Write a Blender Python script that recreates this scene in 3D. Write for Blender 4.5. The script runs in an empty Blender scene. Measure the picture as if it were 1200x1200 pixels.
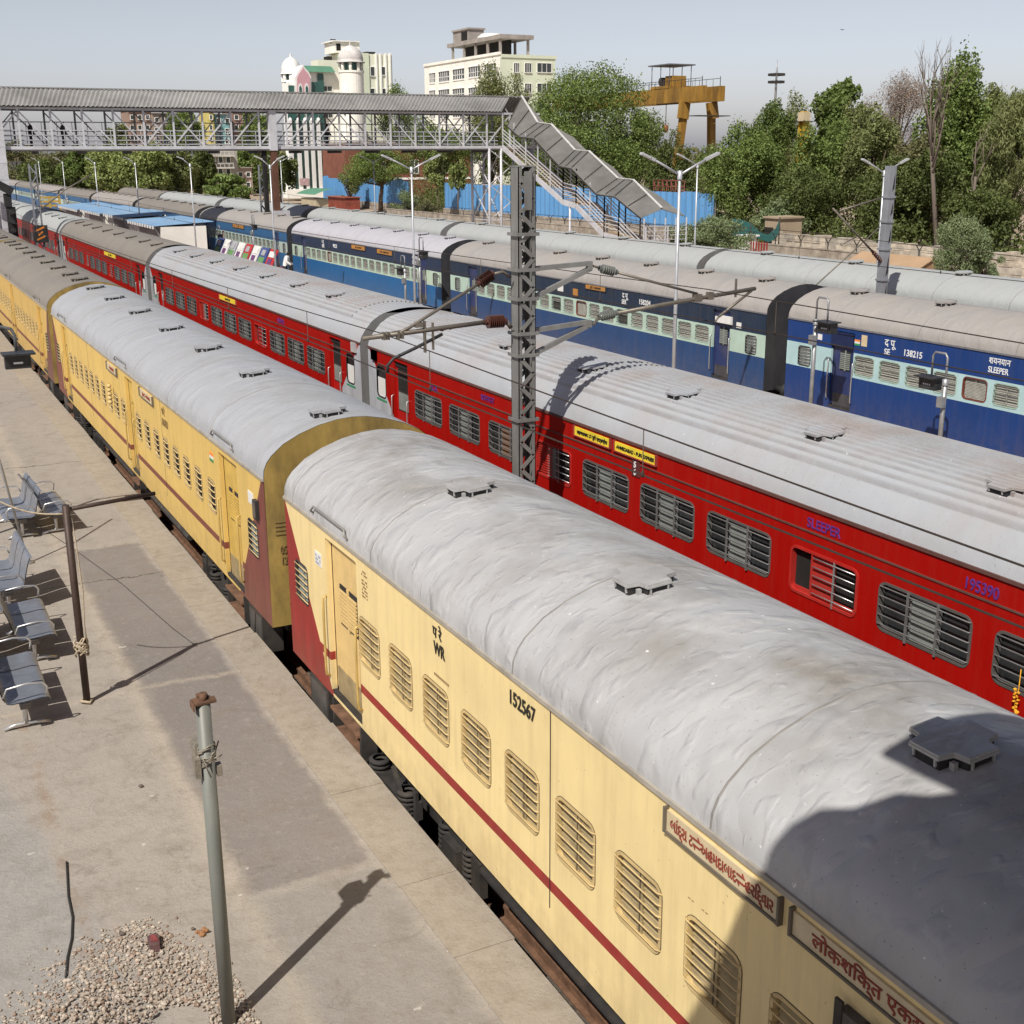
import bpy, math, random
import numpy as np
from mathutils import Vector, Matrix
SC = bpy.context.scene
COL = SC.collection
R = math.radians
random.seed(7)
RNG = np.random.default_rng(11)

# ------------------------------------------------------------------ camera, sky, sun, exposure
CAM_F = 1438.03 / 1200.0            # focal length in picture widths
CAM_P = Vector((-6.0525, 0.0, 7.52))
_yaw, _pit, _rol = 0.4741, 0.2827, -0.0050
_f = Vector((math.sin(_yaw) * math.cos(_pit), math.cos(_yaw) * math.cos(_pit), -math.sin(_pit)))
_r0 = Vector((math.cos(_yaw), -math.sin(_yaw), 0))
_u0 = _r0.cross(_f)
_r = _r0 * math.cos(_rol) + _u0 * math.sin(_rol)
_u = -_r0 * math.sin(_rol) + _u0 * math.cos(_rol)
cam = bpy.data.cameras.new('camera')
cam.sensor_width = 36
cam.lens = 36 * CAM_F
cam.clip_start = 0.05
cam.clip_end = 6000
co = bpy.data.objects.new('camera', cam)
COL.objects.link(co)
m4 = Matrix((_r, _u, -_f)).transposed().to_4x4()
m4.translation = CAM_P
co.matrix_world = m4
SC.camera = co

SUN_EL, SUN_DIR = R(50.6), Vector((-0.79, -0.613, 0))     # direction towards the sun on the ground
world = bpy.data.worlds.new('World')
SC.world = world
world.use_nodes = True
nt = world.node_tree
sky = nt.nodes.new('ShaderNodeTexSky')
sky.sky_type = 'NISHITA'
sky.sun_disc = False
sky.sun_elevation = SUN_EL
sky.sun_rotation = math.atan2(SUN_DIR.x, SUN_DIR.y)
sky.altitude = 50
sky.air_density = 0.82
sky.dust_density = 1.7
sky.ozone_density = 0.0
# hand tint on the sky: zenith darkened to lower fill light, horizon kept bright
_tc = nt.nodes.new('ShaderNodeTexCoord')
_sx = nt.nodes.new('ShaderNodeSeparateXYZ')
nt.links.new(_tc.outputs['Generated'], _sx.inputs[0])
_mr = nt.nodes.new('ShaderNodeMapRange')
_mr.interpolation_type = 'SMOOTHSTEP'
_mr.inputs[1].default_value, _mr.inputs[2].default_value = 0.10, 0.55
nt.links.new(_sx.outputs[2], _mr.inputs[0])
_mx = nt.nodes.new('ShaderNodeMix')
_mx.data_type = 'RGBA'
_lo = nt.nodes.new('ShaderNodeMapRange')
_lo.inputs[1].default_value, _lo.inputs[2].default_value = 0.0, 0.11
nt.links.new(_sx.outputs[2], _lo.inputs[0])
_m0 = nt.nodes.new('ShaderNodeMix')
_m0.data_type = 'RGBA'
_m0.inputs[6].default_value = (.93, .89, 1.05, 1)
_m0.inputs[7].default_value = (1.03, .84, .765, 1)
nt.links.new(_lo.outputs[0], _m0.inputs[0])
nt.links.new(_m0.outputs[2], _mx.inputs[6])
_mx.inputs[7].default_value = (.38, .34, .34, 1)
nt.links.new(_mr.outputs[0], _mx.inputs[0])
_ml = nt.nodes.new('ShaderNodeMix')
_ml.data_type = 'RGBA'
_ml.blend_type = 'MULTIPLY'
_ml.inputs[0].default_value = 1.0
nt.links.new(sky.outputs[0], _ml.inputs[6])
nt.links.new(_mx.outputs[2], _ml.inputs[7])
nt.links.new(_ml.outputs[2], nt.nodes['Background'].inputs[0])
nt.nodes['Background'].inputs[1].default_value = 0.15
sl = bpy.data.lights.new('sun', 'SUN')
sl.energy = 4.6
sl.angle = R(0.55)
sl.color = (1.0, 0.95, 0.87)
so = bpy.data.objects.new('sun', sl)
COL.objects.link(so)
sd = Vector((SUN_DIR.x * math.cos(SUN_EL), SUN_DIR.y * math.cos(SUN_EL), math.sin(SUN_EL)))
so.rotation_euler = sd.to_track_quat('Z', 'Y').to_euler()
so.location = (-40, -40, 60)
SC.view_settings.view_transform = 'Standard'
SC.view_settings.look = 'None'
SC.view_settings.exposure = 0.10
SC.view_settings.gamma = 1.0
SC.cycles.max_bounces = 6
SC.cycles.transparent_max_bounces = 6


def ray(px, py):
    return _f + _r * ((px - 600) / 1438.03) - _u * ((py - 600) / 1438.03)


def at(px, py, X=None, Y=None, Z=None):
    """Survey helper: where the sight line of a photo pixel meets a plane of the site."""
    d = ray(px, py)
    t = (X - CAM_P.x) / d.x if X is not None else (Y - CAM_P.y) / d.y if Y is not None else (Z - CAM_P.z) / d.z
    return CAM_P + d * t


def mpp(p):
    return (Vector(p) - CAM_P).dot(_f) / 1438.03


# ------------------------------------------------------------------ materials
MATS = {}
KIDS = {}


class N:
    """tiny node-graph helper"""
    def __init__(s, name):
        s.m = bpy.data.materials.new(name)
        s.m.use_nodes = True
        s.t = s.m.node_tree
        s.b = s.t.nodes['Principled BSDF']
        s.out = s.t.nodes['Material Output']

    def n(s, typ, **k):
        x = s.t.nodes.new('ShaderNode' + typ)
        for a, v in k.items():
            setattr(x, a, v)
        return x

    def l(s, a, b):
        s.t.links.new(a, b)

    def val(s, inp, v):
        if hasattr(v, 'is_linked'):
            s.l(v, inp)
        elif isinstance(v, (tuple, list)) and len(v) == 3 and inp.type == 'RGBA':
            inp.default_value = (*v, 1)
        else:
            inp.default_value = v

    def math(s, op, a, b=0.0, c=0.0, clamp=False):
        x = s.n('Math', operation=op, use_clamp=clamp)
        for i, v in enumerate((a, b, c)):
            s.val(x.inputs[i], v)
        return x.outputs[0]

    def mix(s, fac, a, b, typ='MIX'):
        x = s.n('Mix', data_type='RGBA', blend_type=typ)
        s.val(x.inputs[0], fac)
        s.val(x.inputs[6], a)
        s.val(x.inputs[7], b)
        return x.outputs[2]

    def pos(s, scale=(1, 1, 1), local=False):
        src = s.n('TexCoord').outputs['Object'] if local else s.n('NewGeometry').outputs['Position']
        mp = s.n('Mapping')
        mp.inputs['Scale'].default_value = scale
        s.l(src, mp.inputs[0])
        return mp.outputs[0]

    def noise(s, vec, scale=3, detail=4, rough=.6, dist=0.0):
        x = s.n('TexNoise')
        s.l(vec, x.inputs['Vector'])
        x.inputs['Scale'].default_value = scale
        x.inputs['Detail'].default_value = detail
        x.inputs['Roughness'].default_value = rough
        x.inputs['Distortion'].default_value = dist
        return x.outputs[0]

    def ramp(s, fac, lo, hi):
        x = s.n('MapRange')
        s.l(fac, x.inputs[0])
        x.inputs[1].default_value = lo
        x.inputs[2].default_value = hi
        return x.outputs[0]

    def bump(s, h, strength=.3, dist=.02, nrm=None):
        x = s.n('Bump')
        x.inputs['Strength'].default_value = strength
        x.inputs['Distance'].default_value = dist
        s.l(h, x.inputs['Height'])
        if nrm is not None:
            s.l(nrm, x.inputs['Normal'])
        return x.outputs[0]

    def fin(s, col, rough=.6, metal=0.0, nrm=None, spec=.4):
        s.val(s.b.inputs['Base Color'], col)
        s.val(s.b.inputs['Roughness'], rough)
        s.val(s.b.inputs['Metallic'], metal)
        s.b.inputs['Specular IOR Level'].default_value = spec
        if nrm is not None:
            s.l(nrm, s.b.inputs['Normal'])
        return s.m


def sc(c, k):
    return tuple(min(1, x * k) for x in c)


def M(name, col, rough=.6, metal=0.0, var=.18, scale=2.0, stretch=(1, 1, 1), dirt=None, dirt_amt=.35, bump=0.0, bscale=40.0, spec=.4):
    if name in MATS:
        return MATS[name]
    g = N(name)
    v = g.pos(stretch)
    n1 = g.noise(v, scale, 5, .62)
    c = g.mix(g.ramp(n1, .3, .7), sc(col, 1 - var), sc(col, 1 + var))
    if dirt:
        n2 = g.noise(g.pos(stretch), scale * .43 + .1, 6, .7)
        c = g.mix(g.math('MULTIPLY', g.ramp(n2, .48, .72), dirt_amt), c, dirt)
    nr = g.bump(g.noise(g.pos(), bscale, 3), bump, .01) if bump else None
    MATS[name] = g.fin(c, rough, metal, nr, spec)
    return MATS[name]


def livery(name, base, stripe=None, tri=None, bands=None, rough=.45, half=10.67, var=.07, gritty=.3, tri_out=(1.15, .25)):
    """Coach side paint: bands by height, a stripe and end triangles, as painted on the real coaches (object space)."""
    g = N(name)
    tc = g.n('TexCoord').outputs['Object']
    sx = g.n('SeparateXYZ')
    g.l(tc, sx.inputs[0])
    ay = g.math('ABSOLUTE', sx.outputs[1])
    z = sx.outputs[2]
    c = g.mix(g.ramp(g.noise(g.pos((1, 1, 1)), 1.3, 4), .3, .7), sc(base, 1 - var), sc(base, 1 + var))
    for (z0, z1, colr) in (bands or []):
        k = g.math('MULTIPLY', g.math('GREATER_THAN', z, z0), g.math('LESS_THAN', z, z1))
        c = g.mix(k, c, g.mix(g.ramp(g.noise(g.pos(), 1.7, 4), .3, .7), sc(colr, .9), sc(colr, 1.1)))
    if stripe:
        z0, z1, colr, off = stripe
        k = g.math('MULTIPLY', g.math('GREATER_THAN', z, z0), g.math('LESS_THAN', z, z1))
        c = g.mix(k, c, g.mix(g.ramp(g.noise(g.pos(), 6, 4), .3, .7), sc(colr, .85), sc(colr, 1.15)))
    if tri:
        # distance from coach end (half - |y|) below a slanted line : wide at the bottom, thin at the top
        colr, wb, wt, zb, zt = tri
        w = g.math('ADD', wb, g.math('MULTIPLY', g.math('SUBTRACT', z, zb), (wt - wb) / (zt - zb)))
        k = g.math('LESS_THAN', g.math('SUBTRACT', half, ay), w)
        c = g.mix(k, c, g.mix(g.ramp(g.noise(g.pos((1, 1, .3)), 3, 5), .3, .75), sc(colr, .75), sc(colr, 1.2)))
    # grime: vertical streaks, heavier dust towards the sill and around the gutter
    st = g.noise(g.pos((1, 3.2, .22)), 2.6, 6, .7)
    low = g.ramp(z, 1.75, .95)
    dst = g.math('MULTIPLY', g.math('ADD', g.math('MULTIPLY', g.ramp(st, .46, .8), .55), g.math('MULTIPLY', low, g.ramp(g.noise(g.pos((1, 1, 1)), 5, 5), .25, .8))), gritty, clamp=True)
    c = g.mix(dst, c, (.20, .145, .09))
    rs = g.noise(g.pos((1, 5, .35)), 3.1, 5, .75, .4)
    c = g.mix(g.math('MULTIPLY', g.ramp(rs, .66, .76), gritty), c, (.16, .075, .035))
    sp = g.noise(g.pos(), 23, 2, .5)
    c = g.mix(g.math('MULTIPLY', g.ramp(sp, .73, .76), gritty), c, (.10, .06, .04))
    nr = g.bump(g.noise(g.pos((1, 1, .7)), 1.7, 3), .5, .022)
    g.fin(c, g.math('ADD', rough, g.math('MULTIPLY', st, .2)), 0.0, nr, .25)
    return g.m


def roofmat(name, col, stain=(.26, .21, .16), stain_amt=.55, wrinkle=.5, rough=.5, metal=0.0, crown=.45, ribs=0.0):
    g = N(name)
    tc = g.n('TexCoord').outputs['Object']
    sx = g.n('SeparateXYZ')
    g.l(tc, sx.inputs[0])
    n1 = g.noise(g.pos((1, 1.15, 1)), 1.5, 7, .68, .15)
    n2 = g.noise(g.pos(), .75, 6, .65)
    n3 = g.noise(g.pos(), 42, 2, .5)
    c = g.mix(g.ramp(n1, .25, .78), sc(col, .94), sc(col, 1.06))
    top = g.ramp(g.math('ABSOLUTE', sx.outputs[0]), 1.25, .2)
    k = g.math('MULTIPLY', g.math('MULTIPLY', g.ramp(n2, .44, .68), g.math('ADD', .35, g.math('MULTIPLY', top, crown + .2))), stain_amt)
    c = g.mix(k, c, stain)
    c = g.mix(g.math('MULTIPLY', g.ramp(n3, .69, .73), .55), c, (.12, .11, .1))
    n4 = g.noise(g.pos(), 17, 2, .5)
    c = g.mix(g.math('MULTIPLY', g.ramp(n4, .74, .77), .7), c, (.75, .75, .74))
    h = g.math('MULTIPLY', g.noise(g.pos((.9, 1.2, .9)), 1.35, 1.5, .4, .25), .9)
    dn = g.noise(g.pos((.85, 1.35, .85)), 2.5, 1.6, .4, .25)
    dm = g.noise(g.pos((1.0, 1.9, 1.0)), 4.6, 1.5, .4, .35)
    h = g.math('ADD', h, g.math('ADD', g.math('MULTIPLY', g.ramp(dn, .50, .74), .26), g.math('MULTIPLY', g.ramp(dm, .56, .74), .10)))
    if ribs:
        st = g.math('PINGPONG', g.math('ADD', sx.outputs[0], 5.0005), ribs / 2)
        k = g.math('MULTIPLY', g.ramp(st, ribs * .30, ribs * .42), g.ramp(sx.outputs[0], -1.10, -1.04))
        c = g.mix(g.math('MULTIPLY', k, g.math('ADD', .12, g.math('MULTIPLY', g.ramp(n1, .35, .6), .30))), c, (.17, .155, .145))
    nr = g.bump(h, wrinkle, .15)
    g.fin(c, g.math('ADD', rough, g.math('MULTIPLY', g.ramp(n2, .3, .7), .2)), metal, nr, .45)
    return g.m


def leafmat(name, lo, hi, trans=.38):
    g = N(name)
    rnd = g.n('NewGeometry').outputs['Random Per Island']
    big = g.noise(g.pos(), .45, 3)
    f = g.math('ADD', g.math('MULTIPLY', rnd, .6), g.math('MULTIPLY', g.ramp(big, .3, .7), .4))
    c = g.mix(f, lo, hi)
    g.fin(c, .6, 0, None, .25)
    tr = g.n('BsdfTranslucent')
    g.l(g.mix(.5, c, (.18, .22, .02)), tr.inputs[0])
    mx = g.n('MixShader')
    mx.inputs[0].default_value = trans
    g.l(g.b.outputs[0], mx.inputs[1])
    g.l(tr.outputs[0], mx.inputs[2])
    g.l(mx.outputs[0], g.out.inputs[0])
    return g.m


def emit(name, col, s=1.0):
    g = N(name)
    g.fin(col, .5)
    g.val(g.b.inputs['Emission Color'], col)
    g.b.inputs['Emission Strength'].default_value = s
    return g.m


# ------------------------------------------------------------------ mesh builder, naming, tagging
class MB:
    def __init__(s):
        s.v, s.f, s.m, s.s = [], [], [], []

    def add(s, vs, fs, mi=0, smooth=False):
        o = len(s.v)
        s.v.extend([tuple(v) for v in vs])
        for f in fs:
            s.f.append([i + o for i in f])
            s.m.append(mi)
            s.s.append(smooth)
        return s

    def b(s, x0, x1, y0, y1, z0, z1, mi=0):
        vs = [(x, y, z) for x in (x0, x1) for y in (y0, y1) for z in (z0, z1)]
        return s.add(vs, [(0, 1, 3, 2), (4, 6, 7, 5), (0, 4, 5, 1), (2, 3, 7, 6), (0, 2, 6, 4), (1, 5, 7, 3)], mi)

    def box(s, c, d, mi=0):
        return s.b(c[0] - d[0] / 2, c[0] + d[0] / 2, c[1] - d[1] / 2, c[1] + d[1] / 2, c[2] - d[2] / 2, c[2] + d[2] / 2, mi)

    def bar(s, a, b, w, h=None, mi=0, up=(0, 0, 1)):
        a, b = Vector(a), Vector(b)
        h = w if h is None else h
        d = (b - a).normalized()
        u = Vector(up)
        if abs(d.dot(u)) > .98:
            u = Vector((0, 1, 0))
        x = d.cross(u).normalized() * w / 2
        y = x.normalized().cross(d).normalized() * h / 2
        vs = [p + i * x + j * y for p in (a, b) for i, j in ((-1, -1), (1, -1), (1, 1), (-1, 1))]
        return s.add(vs, [(3, 2, 1, 0), (4, 5, 6, 7), (0, 1, 5, 4), (1, 2, 6, 5), (2, 3, 7, 6), (3, 0, 4, 7)], mi)

    def tube(s, pts, r, n=8, mi=0, cap=True, smooth=True):
        pts = [Vector(p) for p in pts]
        rs = r if isinstance(r, (list, tuple)) else [r] * len(pts)
        vs, fs, prev = [], [], None
        for i, p in enumerate(pts):
            d = (pts[min(i + 1, len(pts) - 1)] - pts[max(i - 1, 0)]).normalized()
            if prev is None:
                u = Vector((0, 0, 1)) if abs(d.z) < .9 else Vector((1, 0, 0))
            else:
                u = prev
            x = (u - d * u.dot(d)).normalized()
            y = d.cross(x)
            prev = x
            for k in range(n):
                a = 2 * math.pi * k / n
                vs.append(p + (x * math.cos(a) + y * math.sin(a)) * rs[i])
        for i in range(len(pts) - 1):
            for k in range(n):
                k2 = (k + 1) % n
                fs.append((i * n + k, i * n + k2, (i + 1) * n + k2, (i + 1) * n + k))
        s.add(vs, fs, mi, smooth)
        if cap:
            o = len(s.v) - len(vs)
            s.f.append([o + k for k in range(n)][::-1]); s.m.append(mi); s.s.append(False)
            o2 = len(s.v) - n
            s.f.append([o2 + k for k in range(n)]); s.m.append(mi); s.s.append(False)
        return s

    def lathe(s, o, prof, n=16, mi=0, axis=(0, 0, 1), smooth=True):
        """prof: (radius, height) pairs along axis"""
        o, d = Vector(o), Vector(axis).normalized()
        u = Vector((1, 0, 0)) if abs(d.x) < .9 else Vector((0, 1, 0))
        x = (u - d * u.dot(d)).normalized()
        y = d.cross(x)
        vs = [o + d * h + (x * math.cos(2 * math.pi * k / n) + y * math.sin(2 * math.pi * k / n)) * max(r, 1e-4) for r, h in prof for k in range(n)]
        fs = [(i * n + k, i * n + (k + 1) % n, (i + 1) * n + (k + 1) % n, (i + 1) * n + k) for i in range(len(prof) - 1) for k in range(n)]
        return s.add(vs, fs, mi, smooth)

    def extr(s, poly, d, mi=0, smooth=False):
        """closed polygon extruded by vector d"""
        n = len(poly)
        d = Vector(d)
        vs = [Vector(p) for p in poly] + [Vector(p) + d for p in poly]
        fs = [tuple(range(n))[::-1], tuple(range(n, 2 * n))] + [(i, (i + 1) % n, n + (i + 1) % n, n + i) for i in range(n)]
        return s.add(vs, fs, mi, smooth)

    def sheet(s, rows, mi=0, smooth=False):
        """grid of points"""
        n = len(rows[0])
        vs = [p for r in rows for p in r]
        fs = [(i * n + k, i * n + k + 1, (i + 1) * n + k + 1, (i + 1) * n + k) for i in range(len(rows) - 1) for k in range(n - 1)]
        return s.add(vs, fs, mi, smooth)

    def mesh(s, name, mats):
        me = bpy.data.meshes.new(name)
        me.from_pydata(s.v, [], s.f)
        for m in (mats if isinstance(mats, (list, tuple)) else [mats]):
            me.materials.append(m)
        me.polygons.foreach_set('material_index', s.m)
        me.polygons.foreach_set('use_smooth', s.s)
        me.update()
        return me

    def build(s, name, mats, parent=None, loc=None):
        return put(name, s.mesh(name, mats), parent, loc)


def put(name, me, parent=None, loc=None):
    o = bpy.data.objects.new(name, me)
    COL.objects.link(o)
    if parent is not None:
        o.parent = parent
        KIDS.setdefault(parent.name, []).append(o)
    if loc is not None:
        o.location = loc
    return o


def tag(o, label, cat, group=None, kind=None):
    if label:
        o['label'] = label
        o['category'] = cat
    if group:
        o['group'] = group
    if kind:
        o['kind'] = kind
    return o


def struct(name, mb, mats):
    o = mb.build(name, mats)
    o['kind'] = 'structure'
    return o


def thing(name, label, cat, loc=(0, 0, 0), rz=0.0, group=None):
    o = bpy.data.objects.new(name, None)
    o.empty_display_size = .3
    COL.objects.link(o)
    o.location = loc
    o.rotation_euler = (0, 0, rz)
    return tag(o, label, cat, group)


def kids(o):
    return list(KIDS.get(o.name, []))


def dup(o, loc, rz=None, label=None, group=None, parent=None):
    r = o.copy()
    COL.objects.link(r)
    if parent is None:
        r.location = loc
        if rz is not None:
            r.rotation_euler = (0, 0, rz)
        if label:
            r['label'] = label
        if group:
            r['group'] = group
    else:
        r.parent = parent
        KIDS.setdefault(parent.name, []).append(r)
    for c in kids(o):
        dup(c, None, parent=r)
    return r


def text_mesh(s, size, depth=.004, bold=0.0, align='LEFT', sx=1.0):
    cu = bpy.data.curves.new('lettering', 'FONT')
    cu.body = s
    cu.size = size
    cu.extrude = depth
    cu.offset = bold
    cu.align_x = align
    o = bpy.data.objects.new('lettering', cu)
    COL.objects.link(o)
    dg = bpy.context.evaluated_depsgraph_get()
    dg.update()
    me = bpy.data.meshes.new_from_object(o.evaluated_get(dg))
    bpy.data.objects.remove(o)
    bpy.data.curves.remove(cu)
    me.transform(Matrix.Diagonal((sx, 1, 1, 1)))
    return me


SIDE = Matrix(((0, 0, -1), (-1, 0, 0), (0, 1, 0))).to_4x4()      # text on a face that looks to -X
FRONT = Matrix(((1, 0, 0), (0, 0, -1), (0, 1, 0))).to_4x4()      # text on a face that looks to -Y


def text(name, s, size, loc, mat, parent, face=SIDE, **k):
    me = text_mesh(s, size, **k)
    me.transform(face)
    me.materials.clear()
    me.materials.append(mat)
    return put(name, me, parent, loc)


# ------------------------------------------------------------------ shared materials
DARK = M('underframe_black', (.035, .032, .03), .8, 0, .4, 4, dirt=(.12, .09, .06), dirt_amt=.5)
RUST = M('rusty_steel', (.16, .085, .05), .85, 0, .4, 7, dirt=(.05, .035, .03))
STEEL = M('galvanised_steel', (.36, .37, .38), .45, .55, .2, 6, dirt=(.2, .18, .15))
CHROME = M('bright_bar_steel', (.55, .55, .55), .35, .7, .1, 5)
BLACK = M('black_rubber', (.02, .02, .022), .7, 0, .3, 5, dirt=(.07, .06, .05))
WHITE = M('white_paint', (.74, .74, .72), .5, 0, .06, 2)
GLASSD = M('dark_window_glass', (.03, .033, .035), .12, 0, .5, 1.5, spec=.6)
FROST = M('frosted_glass', (.24, .27, .25), .3, 0, .15, 3)
INSIDE = M('dark_interior', (.015, .014, .013), .9, 0, .3, 2)
INK = M('black_lettering', (.02, .018, .015), .6, 0, .2, 9)
INKW = M('white_lettering', (.72, .74, .74), .6, 0, .08, 9)
INKR = M('dark_red_lettering', (.24, .045, .03), .6, 0, .2, 9)
INKP = M('purple_lettering', (.10, .03, .22), .6, 0, .2, 9)
YELB = M('yellow_board', (.82, .66, .05), .5, 0, .1, 5, dirt=(.3, .22, .05), dirt_amt=.3)
CREAMB = M('cream_board', (.60, .50, .32), .55, 0, .12, 6, dirt=(.3, .24, .16))
WTAG = M('white_sticker', (.72, .72, .70), .5, 0, .05, 5)

CREAM1 = livery('cream_paint', (.80, .64, .32), stripe=(1.53, 1.64, (.30, .028, .025), 0), tri=((.30, .028, .025), 1.66, -.02, 1.07, 3.25), gritty=.42)
CREAM2 = livery('yellow_cream_paint', (.68, .475, .145), stripe=(1.53, 1.64, (.20, .055, .04), 0), tri=((.20, .062, .05), 1.72, .10, 1.07, 3.25), gritty=.5)
CREAM3 = livery('dull_cream_paint', (.60, .40, .12), stripe=(1.53, 1.64, (.18, .055, .04), 0), tri=((.17, .065, .055), 1.6, .10, 1.07, 3.25), gritty=.6)
REDP = livery('red_paint', (.36, .005, .003), tri=((.44, .46, .50), 2.5, .02, 1.07, 3.43), half=11.75, rough=.33, gritty=.12, var=.05)
REDF = livery('dull_red_paint', (.36, .03, .02), half=11.75, gritty=.3)
BLUE1 = livery('royal_blue_paint', (.011, .044, .180), bands=[(1.99, 2.63, (.40, .58, .60))], half=10.67, gritty=.22)
BLUE2 = livery('navy_blue_paint', (.022, .062, .170), bands=[(1.99, 2.63, (.42, .56, .48)), (2.63, 4, (.018, .033, .062))], half=10.67, gritty=.3)
BLUE3 = livery('bright_blue_paint', (.016, .115, .30), bands=[(1.99, 2.63, (.46, .58, .47)), (2.63, 4, (.02, .038, .08))], half=10.67, gritty=.3)
BLUE4 = livery('steel_blue_paint', (.035, .125, .27), bands=[(1.99, 2.63, (.46, .55, .50))], half=10.67, gritty=.35)
ENDO = M('ochre_end_wall', (.36, .25, .07), .65, 0, .35, 1.6, (1, 1, .45), dirt=(.06, .048, .03), dirt_amt=.85)
ENDG = M('grey_end_wall', (.20, .20, .20), .6, 0, .2, 2, (1, 1, .4), dirt=(.1, .09, .08))
ENDK = M('sooty_end_wall', (.035, .036, .042), .7, 0, .35, 2, (1, 1, .4), dirt=(.09, .085, .08))

R_SIL = roofmat('silver_painted_roof', (.41, .415, .42), stain=(.22, .20, .175), stain_amt=.9, wrinkle=.62, rough=.38)
R_GRY = roofmat('grey_painted_roof', (.36, .375, .40), stain=(.25, .24, .21), stain_amt=.5, wrinkle=.35, rough=.45)
R_BRN = roofmat('dusty_brown_grey_roof', (.22, .20, .175), stain=(.30, .27, .22), stain_amt=.5, wrinkle=.3)
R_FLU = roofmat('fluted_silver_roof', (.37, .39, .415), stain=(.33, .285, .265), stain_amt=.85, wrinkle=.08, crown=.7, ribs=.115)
R_DUS = roofmat('dusty_grey_roof', (.31, .29, .27), stain=(.40, .35, .29), stain_amt=.6, wrinkle=.28)
R_LIL = roofmat('pale_lilac_grey_roof', (.44, .44, .48), stain=(.45, .42, .40), stain_amt=.4, wrinkle=.25)
R_BEI = roofmat('beige_grey_roof', (.325, .31, .295), stain=(.36, .325, .285), stain_amt=.7, wrinkle=.3)
R_PAL = roofmat('pale_grey_roof', (.37, .39, .39), stain=(.36, .35, .32), stain_amt=.5, wrinkle=.2)

ICF_PROF = [(1.325, 3.25), (1.315, 3.37), (1.27, 3.475), (1.20, 3.565), (1.02, 3.715), (.78, 3.835), (.5, 3.93), (.22, 3.985), (0, 4.0)]
LHB_PROF = [(1.31, 3.42), (1.27, 3.55), (1.17, 3.70), (.99, 3.90), (.80, 4.02), (.68, 4.065)]


def full(prof):
    return [(-x, z) for x, z in prof] + [(x, z) for x, z in prof[::-1][1:]]


# ------------------------------------------------------------------ coach pieces
def rrect(y0, y1, z0, z1, r, k=4):
    inn, cor = [], [(y0 + r, z0 + r, 180), (y1 - r, z0 + r, 270), (y1 - r, z1 - r, 0), (y0 + r, z1 - r, 90)]
    for cy, cz, a in cor:
        for i in range(k + 1):
            t = R(a + 90 * i / k)
            inn.append((cy + r * math.cos(t), cz + r * math.sin(t)))
    return inn


def rrect_out(y0, y1, z0, z1, r, Y0, Y1, Z0, Z1):
    o = []
    o += [(Y0, z0 + r), (Y0, (z0 + r + Z0) / 2), (Y0, Z0), ((Y0 + y0 + r) / 2, Z0), (y0 + r, Z0)]
    o += [(y1 - r, Z0), ((y1 - r + Y1) / 2, Z0), (Y1, Z0), (Y1, (Z0 + z0 + r) / 2), (Y1, z0 + r)]
    o += [(Y1, z1 - r), (Y1, (z1 - r + Z1) / 2), (Y1, Z1), ((Y1 + y1 - r) / 2, Z1), (y1 - r, Z1)]
    o += [(y0 + r, Z1), ((Y0 + y0 + r) / 2, Z1), (Y0, Z1), (Y0, (Z1 + z1 - r) / 2), (Y0, z1 - r)]
    return o


def side_wall(mb, x, z0, z1, half, holes, mi, depth=.07, rmi=0):
    """near side of a coach (faces -X) with rounded window and door openings cut through it"""
    holes = sorted(holes)
    cur = -half
    for i, (y0, y1, za, zb, r) in enumerate(holes):
        pg = y0 - (holes[i - 1][1] if i else -half)
        ng = (holes[i + 1][0] if i + 1 < len(holes) else half) - y1
        Y0, Y1 = y0 - min(.08, pg * .45), y1 + min(.08, ng * .45)
        if Y0 > cur + 1e-4:
            mb.add([(x, cur, z0), (x, Y0, z0), (x, Y0, z1), (x, cur, z1)], [(3, 2, 1, 0)], mi)
        inn = rrect(y0, y1, za, zb, r)
        out = rrect_out(y0, y1, za, zb, r, Y0, Y1, z0, z1)
        n = len(inn)
        vs = [(x, a, b) for a, b in out] + [(x, a, b) for a, b in inn] + [(x + depth, a, b) for a, b in inn]
        fs = []
        for k in range(n):
            k2 = (k + 1) % n
            fs.append((k2, k, n + k, n + k2))
        mb.add(vs, fs, mi)
        mb.add(vs, [(n + (k + 1) % n, n + k, 2 * n + k, 2 * n + (k + 1) % n) for k in range(n)], rmi)
        cur = Y1
    mb.add([(x, cur, z0), (x, half, z0), (x, half, z1), (x, cur, z1)], [(3, 2, 1, 0)], mi)


def ring(mb, w, h, r, t, xo, xi, mi=0):
    """rounded frame lying in the YZ plane, proud from xi out to xo"""
    a = rrect(-w / 2 - t, w / 2 + t, -h / 2 - t, h / 2 + t, r + t)
    b = rrect(-w / 2, w / 2, -h / 2, h / 2, r)
    n = len(a)
    vs = [(xo, *p) for p in a] + [(xo, *p) for p in b] + [(xi, *p) for p in a] + [(xi, *p) for p in b]
    fs = []
    for k in range(n):
        j = (k + 1) % n
        fs += [(j, k, n + k, n + j), (k, j, 2 * n + j, 2 * n + k), (n + j, n + k, 3 * n + k, 3 * n + j)]
    mb.add(vs, fs, mi)


def louvre(mb, y0, y1, z0, z1, x, n, mi, t=.012):
    for i in range(n):
        z = z0 + (i + .5) * (z1 - z0) / n
        hh = (z1 - z0) / n
        mb.add([(x, y0, z - hh * .42), (x, y1, z - hh * .42), (x + t * 1.5, y1, z + hh * .45), (x + t * 1.5, y0, z + hh * .45),
                (x + t, y0, z - hh * .5), (x + t, y1, z - hh * .5)], [(0, 1, 2, 3), (0, 4, 5, 1)], mi)


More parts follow.
